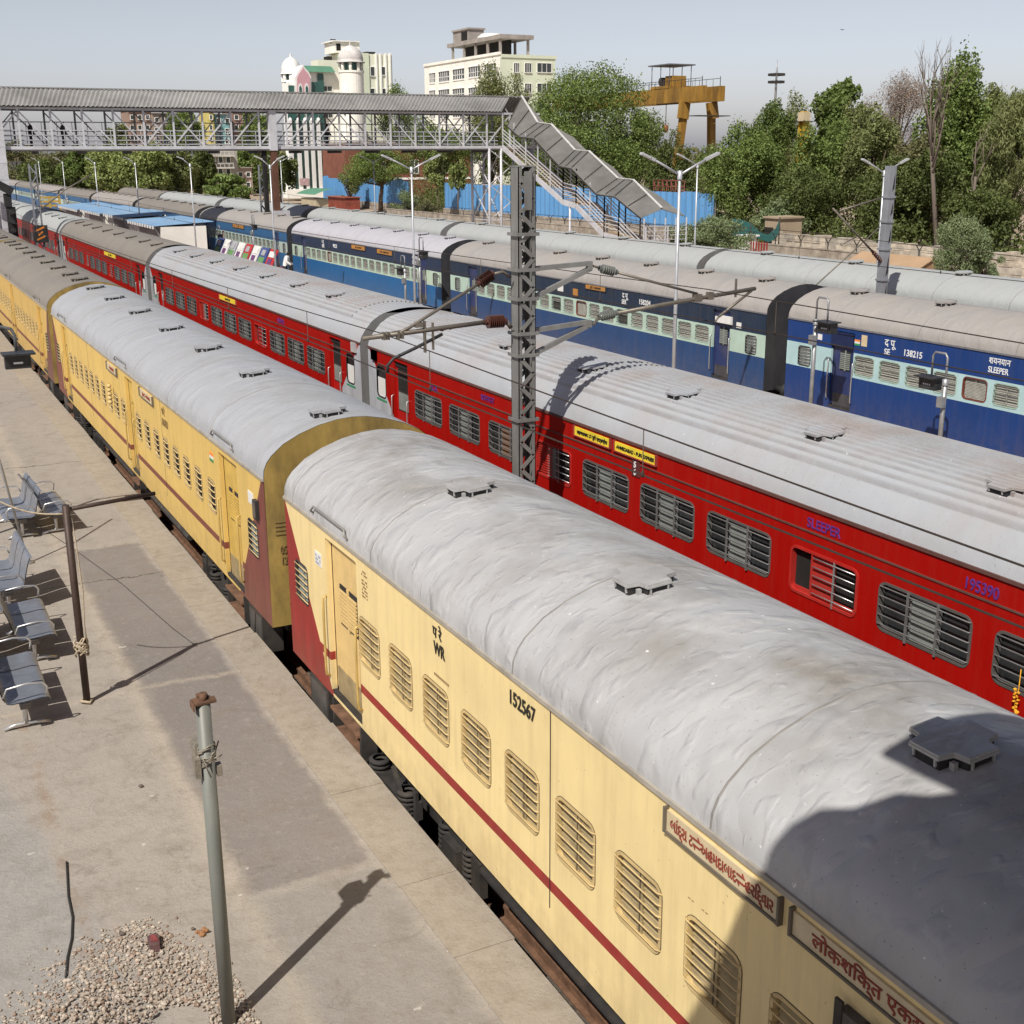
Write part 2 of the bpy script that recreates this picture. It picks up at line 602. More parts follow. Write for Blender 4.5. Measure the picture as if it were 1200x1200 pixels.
def plate(mb, w, h, r, x, mi):
    p = rrect(-w / 2, w / 2, -h / 2, h / 2, r)
    mb.add([(x, *q) for q in p], [tuple(range(len(p)))], mi)


WINM = {}


def win_meshes(kind):
    """-> (frame mesh, [(sub-part name, mesh)]) in the window's own frame: x = 0 is the coach side, -x outwards"""
    if kind in WINM:
        return WINM[kind]
    fr, subs = MB(), []
    if kind.startswith('cream'):
        v = kind.split('_')[1]
        w, h = (.60, .56) if 'a' in v else (.47, .52)
        paint = M('window_cream', (.60, .45, .21), .5, 0, .1, 5, dirt=(.2, .15, .09))
        slat = M('shutter_cream', (.50, .39, .19), .6, 0, .14, 7, dirt=(.2, .16, .1))
        grime = M('window_edge_grime', (.10, .075, .045), .8, 0, .3, 8)
        ring(fr, w - .03, h - .03, .07, .03, -.006, .06, 0)
        ring(fr, w + .03, h + .03, .10, .006, -.004, .0, 1)
        sh = MB()
        if 'shut' in v:
            louvre(sh, -w / 2 + .03, -.02, -h / 2 + .02, h / 2 - .02, .022, 15, 0)
            louvre(sh, .02, w / 2 - .03, -h / 2 + .02, h / 2 - .02, .022, 15, 0)
            sh.b(.01, .035, -.02, .02, -h / 2, h / 2, 0)
            plate(sh, w, h, .08, .068, 1)
            subs.append(('shutter', sh.mesh('shutter', [slat, grime])))
        elif v.startswith('b'):
            if 'half' in v:
                louvre(sh, -w / 2 + .02, w / 2 - .02, -.02, h / 2 - .02, .02, 8, 0)
            else:
                sh.b(.02, .028, -w / 2 + .01, w / 2 - .01, h / 2 - .07, h / 2 - .02, 0)
            plate(sh, w, h, .08, .034, 1)
            subs.append(('shutter', sh.mesh('shutter', [slat, INSIDE])))
        else:
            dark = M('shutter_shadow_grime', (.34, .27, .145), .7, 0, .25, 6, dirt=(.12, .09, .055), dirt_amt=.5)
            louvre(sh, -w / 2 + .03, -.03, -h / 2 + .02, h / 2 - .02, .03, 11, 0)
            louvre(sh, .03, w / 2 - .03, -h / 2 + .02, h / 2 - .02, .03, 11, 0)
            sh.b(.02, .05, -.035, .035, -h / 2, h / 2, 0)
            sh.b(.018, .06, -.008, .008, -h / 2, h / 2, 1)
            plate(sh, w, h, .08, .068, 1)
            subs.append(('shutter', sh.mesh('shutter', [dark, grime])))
        if 'shut' not in v:
            br = MB()
            nb = 6 if v.startswith('a') else 5
            for i in range(nb):
                z = -h / 2 + (i + .55) * h / nb
                rr = .0072 if v.startswith('a') else .0105
                br.tube([(0, -w / 2 - .015, z), (-.022, -w / 2 + .02, z), (-.022, w / 2 - .02, z), (0, w / 2 + .015, z)], rr, 5)
            subs.append(('window_bars', br.mesh('window_bars', [paint])))
        me = fr.mesh('window', [paint, grime])
    elif kind.startswith('red'):
        w, h = 1.34, .56
        if 'esc' in kind:
            rp = M('red_window_frame', (.42, .025, .02), .45, 0, .1, 4, dirt=(.25, .1, .08))
            ring(fr, w - .20, h - .02, .07, .035, -.012, .07, 0)
            p = MB()
            plate(p, w - .16, h, .08, .066, 1)
            p.b(.02, .05, -.06, .06 + .18, -h / 2, h / 2, 2)
            for i in range(12):
                p.b(.012, .03, .06, w / 2 - .12, -h / 2 + .04 + i * .042, -h / 2 + .06 + i * .042, 0)
            p.b(.034, .044, .06, w / 2 - .1, -h / 2 + .01, h / 2 - .01, 0)
            if kind.endswith('open'):
                p = MB()
                plate(p, w - .16, h, .08, .066, 1)
                p.b(.02, .045, -.17, .21, -h / 2, h / 2, 0)
                p.b(-.004, .03, .20, .225, -h / 2, h / 2, 0)
                p.b(.03, .06, -w / 2 + .1, w / 2 - .1, -h / 2, -h / 2 + .05, 0)
            subs.append(('shutter', p.mesh('shutter', [rp, INSIDE, FROST])))
            br = MB()
            for i in range(5):
                z = -h / 2 + (i + .55) * h / 5
                br.tube([(-.012, -w / 2 + .12, z), (-.012, .18 if kind.endswith('open') else -.08, z)], .009, 5)
            br.b(-.016, .0, -.20, -.18, -h / 2 - .03, h / 2, 0)
            subs.append(('window_bars', br.mesh('window_bars', [CHROME])))
            me = fr.mesh('window', [rp])
        else:
            frame = M('window_rubber_grey', (.10, .095, .09), .6, 0, .2, 4)
            ring(fr, w - .03, h - .03, .08, .032, -.008, .06, 0)
            p = MB()
            plate(p, w, h, .09, .066, 0)
            subs.append(('pane', p.mesh('pane', [GLASSD])))
            c = MB()
            c.b(.035, .045, -.20, .20, -h / 2 + .01, h / 2 - .015, 0)
            c.b(.02, .05, -.22, -.195, -h / 2, h / 2, 1)
            c.b(.02, .05, .195, .22, -h / 2, h / 2, 1)
            subs.append(('sliding_pane', c.mesh('sliding_pane', [FROST if 'brown' not in kind else M('brown_board', (.22, .13, .08), .7), STEEL])))
            br = MB()
            for i in range(5):
                z = -h / 2 + (i + .6) * h / 5
                br.tube([(.0, -w / 2, z), (-.02, -w / 2 + .02, z), (-.02, w / 2 - .02, z), (0, w / 2, z)], .010, 5)
            for y in (-.22, .22):
                br.b(-.028, -.01, y - .014, y + .014, -h / 2 - .03, h / 2 + .005, 0)
            subs.append(('window_bars', br.mesh('window_bars', [M('dull_bar_steel', (.20, .20, .20), .5, .4, .2, 5)])))
            me = fr.mesh('window', [frame])
    else:                                                               # blue
        w, h = .70, .50
        fp = M('pale_green_frame', (.34, .46, .40), .5, 0, .12, 5, dirt=(.2, .18, .13))
        mp = M('maroon_frame', (.16, .045, .03), .5, 0, .15, 5)
        ring(fr, w - .03, h - .03, .085, .028, -.008, .06, 0)
        slat = M('shutter_grey', (.36, .36, .32), .5, .1, .2, 6, dirt=(.18, .15, .11))
        gap = M('shutter_gap', (.06, .06, .055), .7, 0, .2, 5)
        sh = MB()
        louvre(sh, -w / 2 + .03, w / 2 - .03, -h / 2 + .02, h / 2 - .02, .036, 9 if 'esc' not in kind else 14, 0)
        sh.b(.025, .04, -.012, .012, -h / 2, h / 2, 0)
        plate(sh, w, h, .09, .066, 1)
        if 'open' in kind:
            sh = MB()
            louvre(sh, -w / 2 + .03, w / 2 - .03, .05, h / 2 - .02, .036, 4, 0)
            plate(sh, w, h, .09, .066, 1)
        subs.append(('shutter', sh.mesh('shutter', [slat, gap])))
        br = MB()
        for i in range(4):
            z = -h / 2 + (i + .6) * h / 4
            br.tube([(.0, -w / 2, z), (-.014, -w / 2 + .02, z), (-.014, w / 2 - .02, z), (0, w / 2, z)], .011, 4)
        if 'esc' not in kind:
            subs.append(('window_bars', br.mesh('window_bars', [gap if 'open' in kind else M('bar_grey', (.22, .22, .2), .5, .2)])))
        me = fr.mesh('window', [mp if 'esc' in kind else fp])
    WINM[kind] = (me, subs)
    return WINM[kind]


def lav_meshes(kind):
    key = 'lav_' + kind
    if key in WINM:
        return WINM[key]
    fr, p = MB(), MB()
    if kind == 'red':
        w, h = .50, .66
        ring(fr, w, h, .1, .03, -.006, .05, 0)
        fr.b(-.006, .0, -w / 2 - .05, w / 2 + .05, -h / 2 - .10, -h / 2 - .055, 1)
        plate(p, w + .02, h + .02, .1, .03, 0)
        q = MB()
        q.b(.018, .028, -w / 2, w / 2, -h / 2, h * .12, 0)
        subs = [('pane', p.mesh('pane', [GLASSD])), ('blind', q.mesh('blind', [WHITE]))]
        me = fr.mesh('window', [BLACK, M('green_strip', (.05, .28, .14), .5)])
    else:
        w, h = .50, .52
        ring(fr, w - .03, h - .03, .07, .025, -.006, .05, 0)
        louvre(p, -w / 2, w / 2, -h / 2, h / 2, .03, 6, 0)
        p.b(.02, .03, -.01, .01, -h / 2, h / 2, 0)
        plate(p, w, h, .08, .066, 1)
        q = MB()
        for i in range(6):
            z = -h / 2 + (i + .5) * h / 6
            q.tube([(-.014, -w / 2, z), (-.014, w / 2, z)], .009, 4)
        subs = [('pane', p.mesh('pane', [FROST, GLASSD])), ('window_bars', q.mesh('window_bars', [M('window_cream', (.6, .45, .21)) if kind == 'cream' else STEEL]))]
        me = fr.mesh('window', [DARK])
    WINM[key] = (me, subs)
    return WINM[key]


def add_win(kind, parent, x, y, z, lav=False):
    me, subs = lav_meshes(kind) if lav else win_meshes(kind)
    o = put('window', me, parent, (x, y, z))
    for n, m in subs:
        put(n, m, o)
    return o


DOORM = {}


def door_meshes(kind, w, paint, h):
    """door leaf set back in its opening; frame: centre of the opening, x = 0 coach side"""
    key = (kind, w, paint.name)
    if key in DOORM:
        return DOORM[key]
    d, hd = MB(), MB()
    x = .065
    a, b = -w / 2, w / 2
    z0, z1 = -h / 2, h / 2
    d.b(x, x + .03, a, b, z0 + .10, z1, 0)
    d.b(x - .055, x + .05, a, b, z0, z0 + .05, 1)
    d.b(x - .01, x + .0, a + .05, b - .1, z0 + .06, z0 + .40, 5)
    if kind == 'red':
        d.b(x - .01, x, a + .10, b - .10, z0 + 1.15, z1 - .12, 2)
        d.b(x - .012, x - .002, a + .12, b - .12, z0 + 1.17, z0 + 1.55, 4)
        d.b(x - .012, x - .002, a + .10, b - .10, z0 + 1.55, z0 + 1.58, 1)
        d.b(x - .025, x + .0, a, b, z1 - .12, z1, 2)
    else:
        d.b(x - .012, x + .0, a + .16, b - .30, z0 + 1.02, z1 - .50, 3)
        for i in range(9):
            zz = z0 + 1.06 + i * (h - 1.60) / 9
            d.b(x - .03, x - .012, a + .17, b - .31, zz, zz + (h - 1.60) / 9 * .62, 4 if kind == 'blue' else 0)
        d.b(x - .03, x - .012, (a + b) / 2 - .10, (a + b) / 2 - .06, z0 + 1.02, z1 - .48, 4 if kind == 'blue' else 0)
        d.b(x - .006, x, b - .05, b - .035, z0, z1, 2)
        d.b(x - .02, x, a + .03, a + .06, z0 + .1, z1, 0)
    for y in (0.0,):
        zz = z1 - .75
        hd.tube([(0, y, zz), (-.05, y, zz - .02), (-.055, y, zz - .3), (-.055, y, z0 + .35), (-.05, y, z0 + .25), (0, y, z0 + .22)], .016, 6)
    DOORM[key] = (d.mesh('door', [paint, DARK, INSIDE, BLACK, FROST, M('kick_plate_' + kind, (.30, .23, .12) if kind == 'cream' else (.05, .05, .06), .6, 0, .3, 4, dirt=(.12, .1, .07))]), hd.mesh('handrail', [CHROME if kind != 'cream' else M('brassy_rail', (.55, .40, .14), .4, .3)]))
    return DOORM[key]


def bogie_mesh():
    f, w = MB(), MB()
    for s in (-1, 1):
        f.b(s * 1.12 - .07, s * 1.12 + .07, -1.95, 1.95, .55, .78, 0)
        f.b(s * 1.30 - .12, s * 1.30 + .10, -.55, .55, .40, .62, 0)
        for y in (-1.448, 1.448):
            f.b(s * 1.17 - .13, s * 1.17 + .13, y - .19, y + .19, .30, .60, 0)
            for dy in (-.30, .30):
                for i in range(6):
                    f.lathe((s * 1.17, y + dy, .34 + i * .062), [(.06, -.022), (.105, -.012), (.105, .012), (.06, .022)], 10)
        for y in (-.42, .42):
            for i in range(9):
                f.lathe((s * 1.34, y, .28 + i * .056), [(.09, -.028), (.14, -.016), (.14, .016), (.09, .028)], 12)
        f.bar((s * 1.42, -.75, .3), (s * 1.42, -.2, .95), .05, .05)
        f.bar((s * 1.42, .8, .95), (s * 1.44, .8, .2), .04, .06)
        f.bar((s * 1.42, -.85, .95), (s * 1.44, -.85, .2), .04, .06)
        f.b(s * 1.2 - .05, s * 1.2 + .05, -2.1, -1.9, .3, .7)
    f.b(-1.1, 1.1, -.25, .25, .5, .8)
    for y in (-1.448, 1.448):
        for s in (-.8, .8):
            w.lathe((s, y, .457), [(.05, -.09), (.20, -.08), (.38, -.03), (.457, -.03), (.457, .06), (.40, .07), (.2, .03), (.05, .06)], 20, 0, (1, 0, 0))
        w.tube([(-1.1, y, .457), (1.1, y, .457)], .08, 8)
    f.v = [(x * .90, y, z) for x, y, z in f.v]
    w.v = [(x * .84, y, z) for x, y, z in w.v]
    return f.mesh('bogie', [DARK]), w.mesh('wheels', [RUST])


BOG = bogie_mesh()


def vent_meshes():
    d = MB()
    # flat cap with the corners scooped out, on a dark slotted drum with four feet
    pts = []
    for q in range(4):
        for t, r in ((-26, .36), (-9, .36), (9, .36), (26, .36), (36, .30), (45, .268), (54, .30)):
            a = R(90 * q + t)
            rr = .335 / math.cos(a - R(90 * q)) if abs(t) <= 26 else r
            pts.append((rr * math.cos(a), rr * math.sin(a)))
    d.extr([(x, y, .085) for x, y in pts], (0, 0, .022), 0)
    d.extr([(x * 1.02, y * 1.02, .062) for x, y in pts], (0, 0, .023), 0)
    s = MB()
    s.extr([(x * .93, y * .93, -.10) for x, y in pts], (0, 0, .16), 0)
    for q in range(4):
        a = R(90 * q + 45)
        s.box((.30 * math.cos(a), .30 * math.sin(a), -.02), (.05, .05, .12), 1)
        a = R(90 * q)
        for o in (-.12, .12):
            s.box((.325 * math.cos(a) - o * math.sin(a), .325 * math.sin(a) + o * math.cos(a), .03), (.02, .02, .07), 1)
    return d, s


_vd, _vs = vent_meshes()
VENTS = {}


def vent(parent, y, x, z, mat):
    if mat.name not in VENTS:
        VENTS[mat.name] = (_vd.mesh('roof_vent', [mat]), _vs.mesh('vent_slots', [BLACK, mat]))
    a, b = VENTS[mat.name]
    o = put('roof_vent', a, parent, (x, y, z))
    o.scale = (.73, .73, .80 if z < 4.05 else .62)
    o.rotation_euler = (0, -.07 if z < 4 else -.12, 0)
    put('vent_slots', b, o)


BODYC, ROOFC, COACHES = {}, {}, []


def coach(name, label, group, Xc, Yc, sp):
    t = thing(name, label, 'railway coach', (Xc, Yc, 0), 0, group)
    H, kind = sp['half'], sp['kind']
    hw, zg = (1.325, 3.25) if kind != 'red' else (1.31, 3.42)
    zb = 1.06
    prof = ICF_PROF if kind != 'red' else LHB_PROF
    far = sp.get('far', False)
    wins, doors = sp['wins'], sp['doors']
    wh = {'cream': (.60, .56, .08), 'creamb': (.47, .52, .07), 'red': (1.34, .56, .09), 'blue': (.70, .50, .09)}
    key = (kind, H, tuple(wins), tuple(doors), far)
    if key not in BODYC:
        mb = MB()
        holes = []
        for (wk, y, z) in wins:
            w, h, r = wh['creamb' if wk.startswith('cream_b') else kind]
            if 'esc' in wk and kind == 'red':
                w -= .16
            holes.append((y - w / 2, y + w / 2, z - h / 2, z + h / 2, r))
        for (y, w) in doors:
            holes.append((y - w / 2, y + w / 2, zb + .03, sp.get('dtop', 3.12), .03))
        for (y, z) in sp['lavs']:
            w, h = (.50, .66) if kind == 'red' else (.50, .52)
            holes.append((y - w / 2, y + w / 2, z - h / 2, z + h / 2, .08))
        side_wall(mb, -hw, zb, zg, H, holes, 0)
        mb.add([(hw, -H, zb), (hw, H, zb), (hw, H, zg), (hw, -H, zg)], [(0, 1, 2, 3)], 0)
        pf = full(prof)
        for s in (-1, 1):
            poly = [(-hw, s * H, zb), (hw, s * H, zb)] + [(x * .995, s * H, z - .004) for x, z in pf[::-1]]
            mb.add(poly, [tuple(range(len(poly)))], 1)
        mb.add([(-hw, -H, zb), (hw, -H, zb), (hw, H, zb), (-hw, H, zb)], [(0, 1, 2, 3)], 2)
        # inner lining behind the openings so that no light leaks through
        mb.add([(-hw + .14, -H + .05, zb), (-hw + .14, H - .05, zb), (-hw + .14, H - .05, zg), (-hw + .14, -H + .05, zg)], [(0, 1, 2, 3)], 2)
        # gutter / rain strip, joint seams
        mb.b(-hw - .022, -hw + .01, -H, H, zg - .035, zg + .004, 3)
        for y in sp.get('joints', []):
            mb.b(-hw - .002, -hw + .001, y - .007, y + .007, zb + .3, zg - .06, 2)
        if kind == 'red':
            mb.b(-hw - .012, -hw, -H + .6, H - .6, 3.10, 3.122, 3)
            mb.b(-hw - .010, -hw, -H + .6, H - .6, 1.55, 1.57, 3)
        mb.b(-hw + .25, hw - .25, -H + .1, H - .1, zb - .14, zb - .01, 2)
        BODYC[key] = mb
    gut = {'cream': M('gutter_grey', (.36, .33, .28), .6, 0, .2, 4, dirt=(.12, .1, .08)), 'red': M('gutter_dark', (.12, .06, .05), .6, 0, .2, 4), 'blue': M('gutter_slate', (.16, .16, .17), .6, 0, .2, 4)}[kind]
    BODYC[key].build('body', [sp['paint'], sp['end'], INSIDE, gut], t)

    rk = (kind, H, tuple(sp.get('seams', [])), sp.get('flute', False))
    if rk not in ROOFC:
        mb = MB()
        if kind == 'red':
            side = full(prof)                                   # shoulder, flat crown between the two shoulders
            L, Rr = [(-x, z) for x, z in prof], [(x, z) for x, z in prof[::-1]]
            crown = [(-.68 + 1.36 * i / 24, 4.065 + .09 * (1 - (abs(-.68 + 1.36 * i / 24) / .68) ** 2)) for i in range(25)]
            smooth = L[:-1] + crown + Rr[1:]
            if sp.get('flute'):
                fl, n = [], 13
                for i in range(n):
                    for dx, dz in ((.0, 0), (.40, 0), (.55, .026), (.85, .026)):
                        x = -.80 + 1.60 * (i + dx) / n
                        fl.append((x, 4.068 + .09 * (1 - min(1, (abs(x) / .68)) ** 2) + dz - .045 * max(0, abs(x) - .68) / .12))
                rows = lambda ys, pr: [[(x, y, z) for x, z in pr] for y in ys]
                mb.sheet(rows((-H, -H + 1.3), smooth), 0, True)
                mb.sheet(rows((H - 1.3, H), smooth), 0, True)
                low = [(x, z - (.05 if abs(x) < .70 else 0)) for x, z in smooth]
                mb.sheet(rows((-H + 1.3, -6, 0, 6, H - 1.3), smooth), 0, True)
                sx_, sz_ = [a for a, b_ in smooth], [b_ for a, b_ in smooth]
                for i in range(17):                               # pressed lengthwise ribs
                    x = -1.02 + i * .115
                    za = float(np.interp(x - .022, sx_, sz_))
                    zb_ = float(np.interp(x + .022, sx_, sz_))
                    q = [(x - .024, za - .004), (x - .012, za + .024), (x + .012, zb_ + .024), (x + .024, zb_ - .004)]
                    mb.sheet([[(a, y, b_) for a, b_ in q] for y in (-H + 1.25, 0, H - 1.25)], 0, False)
            else:
                mb.sheet([[(x, y, z) for x, z in smooth] for y in np.linspace(-H, H, 9)], 0, True)
        else:
            pf = full(prof)
            ys = np.linspace(-H, H, 29)
            mb.sheet([[(x, float(y), z) for x, z in pf] for y in ys], 0, True)
            cf = [(-hw, 3.25)] + pf[1:-1] + [(hw, 3.25)]
            for y in sp.get('seams', []):
                for x0, zz0, x1, zz1 in [(*cf[i], *cf[i + 1]) for i in range(len(cf) - 1)]:
                    k = 1.0022
                    mb.add([(x0, y - .012, zz0), (x0 * k, y - .006, zz0 + .003), (x0 * k, y + .006, zz0 + .003), (x0, y + .012, zz0),
                            (x1, y - .012, zz1), (x1 * k, y - .006, zz1 + .003), (x1 * k, y + .006, zz1 + .003), (x1, y + .012, zz1)],
                           [(0, 1, 5, 4), (1, 2, 6, 5), (2, 3, 7, 6)], 1)
        ROOFC[rk] = mb
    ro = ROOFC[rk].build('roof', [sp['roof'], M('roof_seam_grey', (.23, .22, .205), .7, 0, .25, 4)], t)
    rails = MB()
    for y in sp.get('rails', []):
        rails.tube([(-1.30, y + .62, 3.30), (-1.36, y + .60, 3.36), (-1.34, y + .55, 3.42), (-1.34, y - .55, 3.42), (-1.36, y - .60, 3.36), (-1.30, y - .62, 3.30)], .014, 6)
    if rails.v:
        rails.build('drip_rail', [STEEL if kind != 'cream' else M('drip_rail_grey', (.30, .29, .27), .5, .3)], t)
    for y in sp.get('vents', []):
        vent(ro, y, -.2 if kind != 'red' else sp.get('vx', -.54), 3.985 if kind != 'red' else 4.10, sp['roof'])
    for wk, y, z in wins:
        add_win(wk, t, -hw, y, z)
    for y, z in sp['lavs']:
        add_win(kind, t, -hw, y, z, True)
    top = sp.get('dtop', 3.12)
    for y, w in doors:
        a, b = door_meshes(kind, w, sp['dpaint'], top - zb - .03)
        o = put('door', a, t, (-hw, y, (top + zb + .03) / 2))
        put('handrail', b, o, (0, -w / 2 - .035, 0))
        put('handrail', b, o, (0, w / 2 + .035, 0))
        if not far:
            st = MB()
            for z, x in ((.92, -1.32), (.62, -1.30)):
                st.b(x - .06, x + .22, -w / 2 + .05, w / 2 - .05, z, z + .035, 0)
            for yy in (-w / 2 + .05, w / 2 - .05):
                st.b(-1.34, -1.14, yy - .02, yy + .02, .6, 1.05, 1)
            st.build('step', [RUST, DARK], t, (0, y, 0))
    g = MB()
    for s in (-1, 1):
        gw = (.52, 1.22, 3.35) if kind != 'red' else (.62, 1.2, 3.6)
        for i in range(4):
            y = s * (H + .03 + i * .10)
            k = gw[0] - (.03 if i % 2 else 0)
            g.b(-k, k, min(y, y + s * .09), max(y, y + s * .09), gw[1], gw[2], 0)
        for x in (-.85, .85):
            if kind != 'red':
                g.tube([(x, s * H, 1.1), (x, s * (H + .42), 1.1)], .09, 10)
                g.lathe((x, s * (H + .42), 1.1), [(.0, 0), (.22, .0), (.22, .04), (0, .05)], 14, 0, (0, s, 0))
    g.build('gangway', [BLACK if kind != 'red' else ENDG], t)
    if not far:
        u = MB()
        rr = random.Random(int(Yc * 10))
        for y in (-3.4, -1.2, 1.1, 3.2):
            d = rr.uniform(.5, .95)
            bb = MB()
            bb.b(-.9, -.3, y - d, y + d, .48, .92, 0)
            bb.b(-.915, -.895, y - d + .06, y - .05, .52, .88, 1)
            if abs(y) > 2:
                bb.build('equipment_box', [DARK, M('underframe_grey', (.08, .075, .07), .8, 0, .3, 4, dirt=(.14, .1, .07))], t)
        u.tube([(-1.2, -5, .82), (-1.2, 5, .82)], .06, 8, 0)
        for s in (-1, 1):
            bb = MB()
            bb.b(-1.30, -1.0, s * (H - 1.0) - .36, s * (H - 1.0) + .36, .42, 1.0, 0)
            bb.b(-1.31, -1.29, s * (H - 1.0) - .30, s * (H - 1.0) + .30, .5, .95, 1)
            bb.build('equipment_box', [DARK, M('underframe_grey', (.08, .075, .07))], t)
            bb = MB()
            bb.b(-.3, .3, min(s * (H - .45), s * (H + .45)), max(s * (H - .45), s * (H + .45)), .9, 1.15, 0)
            bb.build('coupler', [DARK], t)
        u.build('underframe', [DARK, M('underframe_grey', (.08, .075, .07), .8, 0, .3, 4, dirt=(.14, .1, .07))], t)
    for s in (-1, 1):
        o = put('bogie', BOG[0], t, (0, s * (H - 3.3), 0))
        put('wheels', BOG[1], o)
    COACHES.append(t)
    return t


def board(parent, y0, y1, z0, z1, s, size, ink, mat, x=-1.645, sx=1.0, name='name_board', bold=.0012, frame=DARK, ends=True):
    """board fixed to a coach side, reading towards -Y (y0 > y1)"""
    mb = MB()
    mb.b(x, x + .02, y1, y0, z0, z1, 0)
    if ends:
        for y in (y0, y1):
            mb.b(x - .022, x + .02, y - .010, y + .010, z0 - .01, z1 + .025, 1)
        mb.b(x - .014, x + .02, y1, y0, z0 - .014, z0 + .004, 1)
    o = mb.build(name, [mat, frame], parent)
    if s:
        me = text_mesh(s, size, .003, bold, 'CENTER', 1.0)
        xs_ = [v.co.x for v in me.vertices]
        wid, mid = max(xs_) - min(xs_), (max(xs_) + min(xs_)) / 2
        me.transform(Matrix.Translation((-mid, 0, 0)))
        me.transform(Matrix.Diagonal((min(1.15, .90 * abs(y0 - y1) / wid), 1, 1, 1)))
        me.transform(SIDE)
        me.materials.clear()
        me.materials.append(ink)
        put('lettering', me, o, (x - .004, (y0 + y1) / 2, (z0 + z1) / 2 - size * .32))
    return o


# ------------------------------------------------------------------ the ground, tracks and platforms
def zone(name, col, col2, scale=.25, bump=.25, fine=28, crack=0.0, dirt=(.30, .22, .15)):
    g = N(name)
    p = g.pos()
    a = g.noise(p, scale, 6, .68, .4)
    b = g.noise(p, scale * 7, 5, .7)
    f = g.noise(p, fine, 3, .6)
    c = g.mix(g.ramp(a, .32, .68), col, col2)
    c = g.mix(g.math('MULTIPLY', g.ramp(b, .45, .75), .45), c, dirt)
    c = g.mix(g.math('MULTIPLY', g.ramp(f, .56, .8), .35), c, sc(col, .45))
    pale = g.noise(p, 5.3, 2, .5)
    c = g.mix(g.math('MULTIPLY', g.ramp(pale, .745, .78), .4), c, (.55, .51, .45))
    blot = g.noise(g.pos((1.3, .8, 1)), 1.1, 7, .75, 1.5)
    c = g.mix(g.math('MULTIPLY', g.ramp(blot, .55, .72), .38), c, sc(dirt, .62))
    if crack:
        vo = g.n('TexVoronoi', feature='DISTANCE_TO_EDGE')
        mx = g.n('Mix', data_type='VECTOR')
        mx.inputs[0].default_value = .12
        g.l(p, mx.inputs[4])
        nn = g.n('TexNoise')
        nn.inputs['Scale'].default_value = 1.3
        g.l(p, nn.inputs['Vector'])
        g.l(nn.outputs['Color'], mx.inputs[5])
        g.l(mx.outputs[1], vo.inputs['Vector'])
        vo.inputs['Scale'].default_value = crack
        k = g.math('MULTIPLY', g.ramp(vo.outputs['Distance'], .006, .0015), g.ramp(g.noise(p, .5, 2), .60, .64))
        c = g.mix(g.math('MULTIPLY', k, .7), c, (.07, .055, .04))
    h = g.math('ADD', g.math('MULTIPLY', f, .4), b)
    g.fin(c, .88, 0, g.bump(h, bump, .03), .2)
    return g.m


EARTH = zone('dry_earth', (.30, .23, .165), (.40, .33, .25), .06, .3, 6)
BALL = zone('ballast', (.06, .05, .042), (.11, .09, .075), .8, .9, 22)
CONC = zone('sandy_concrete', (.40, .335, .265), (.345, .29, .235), .35, .35, 30, .32)


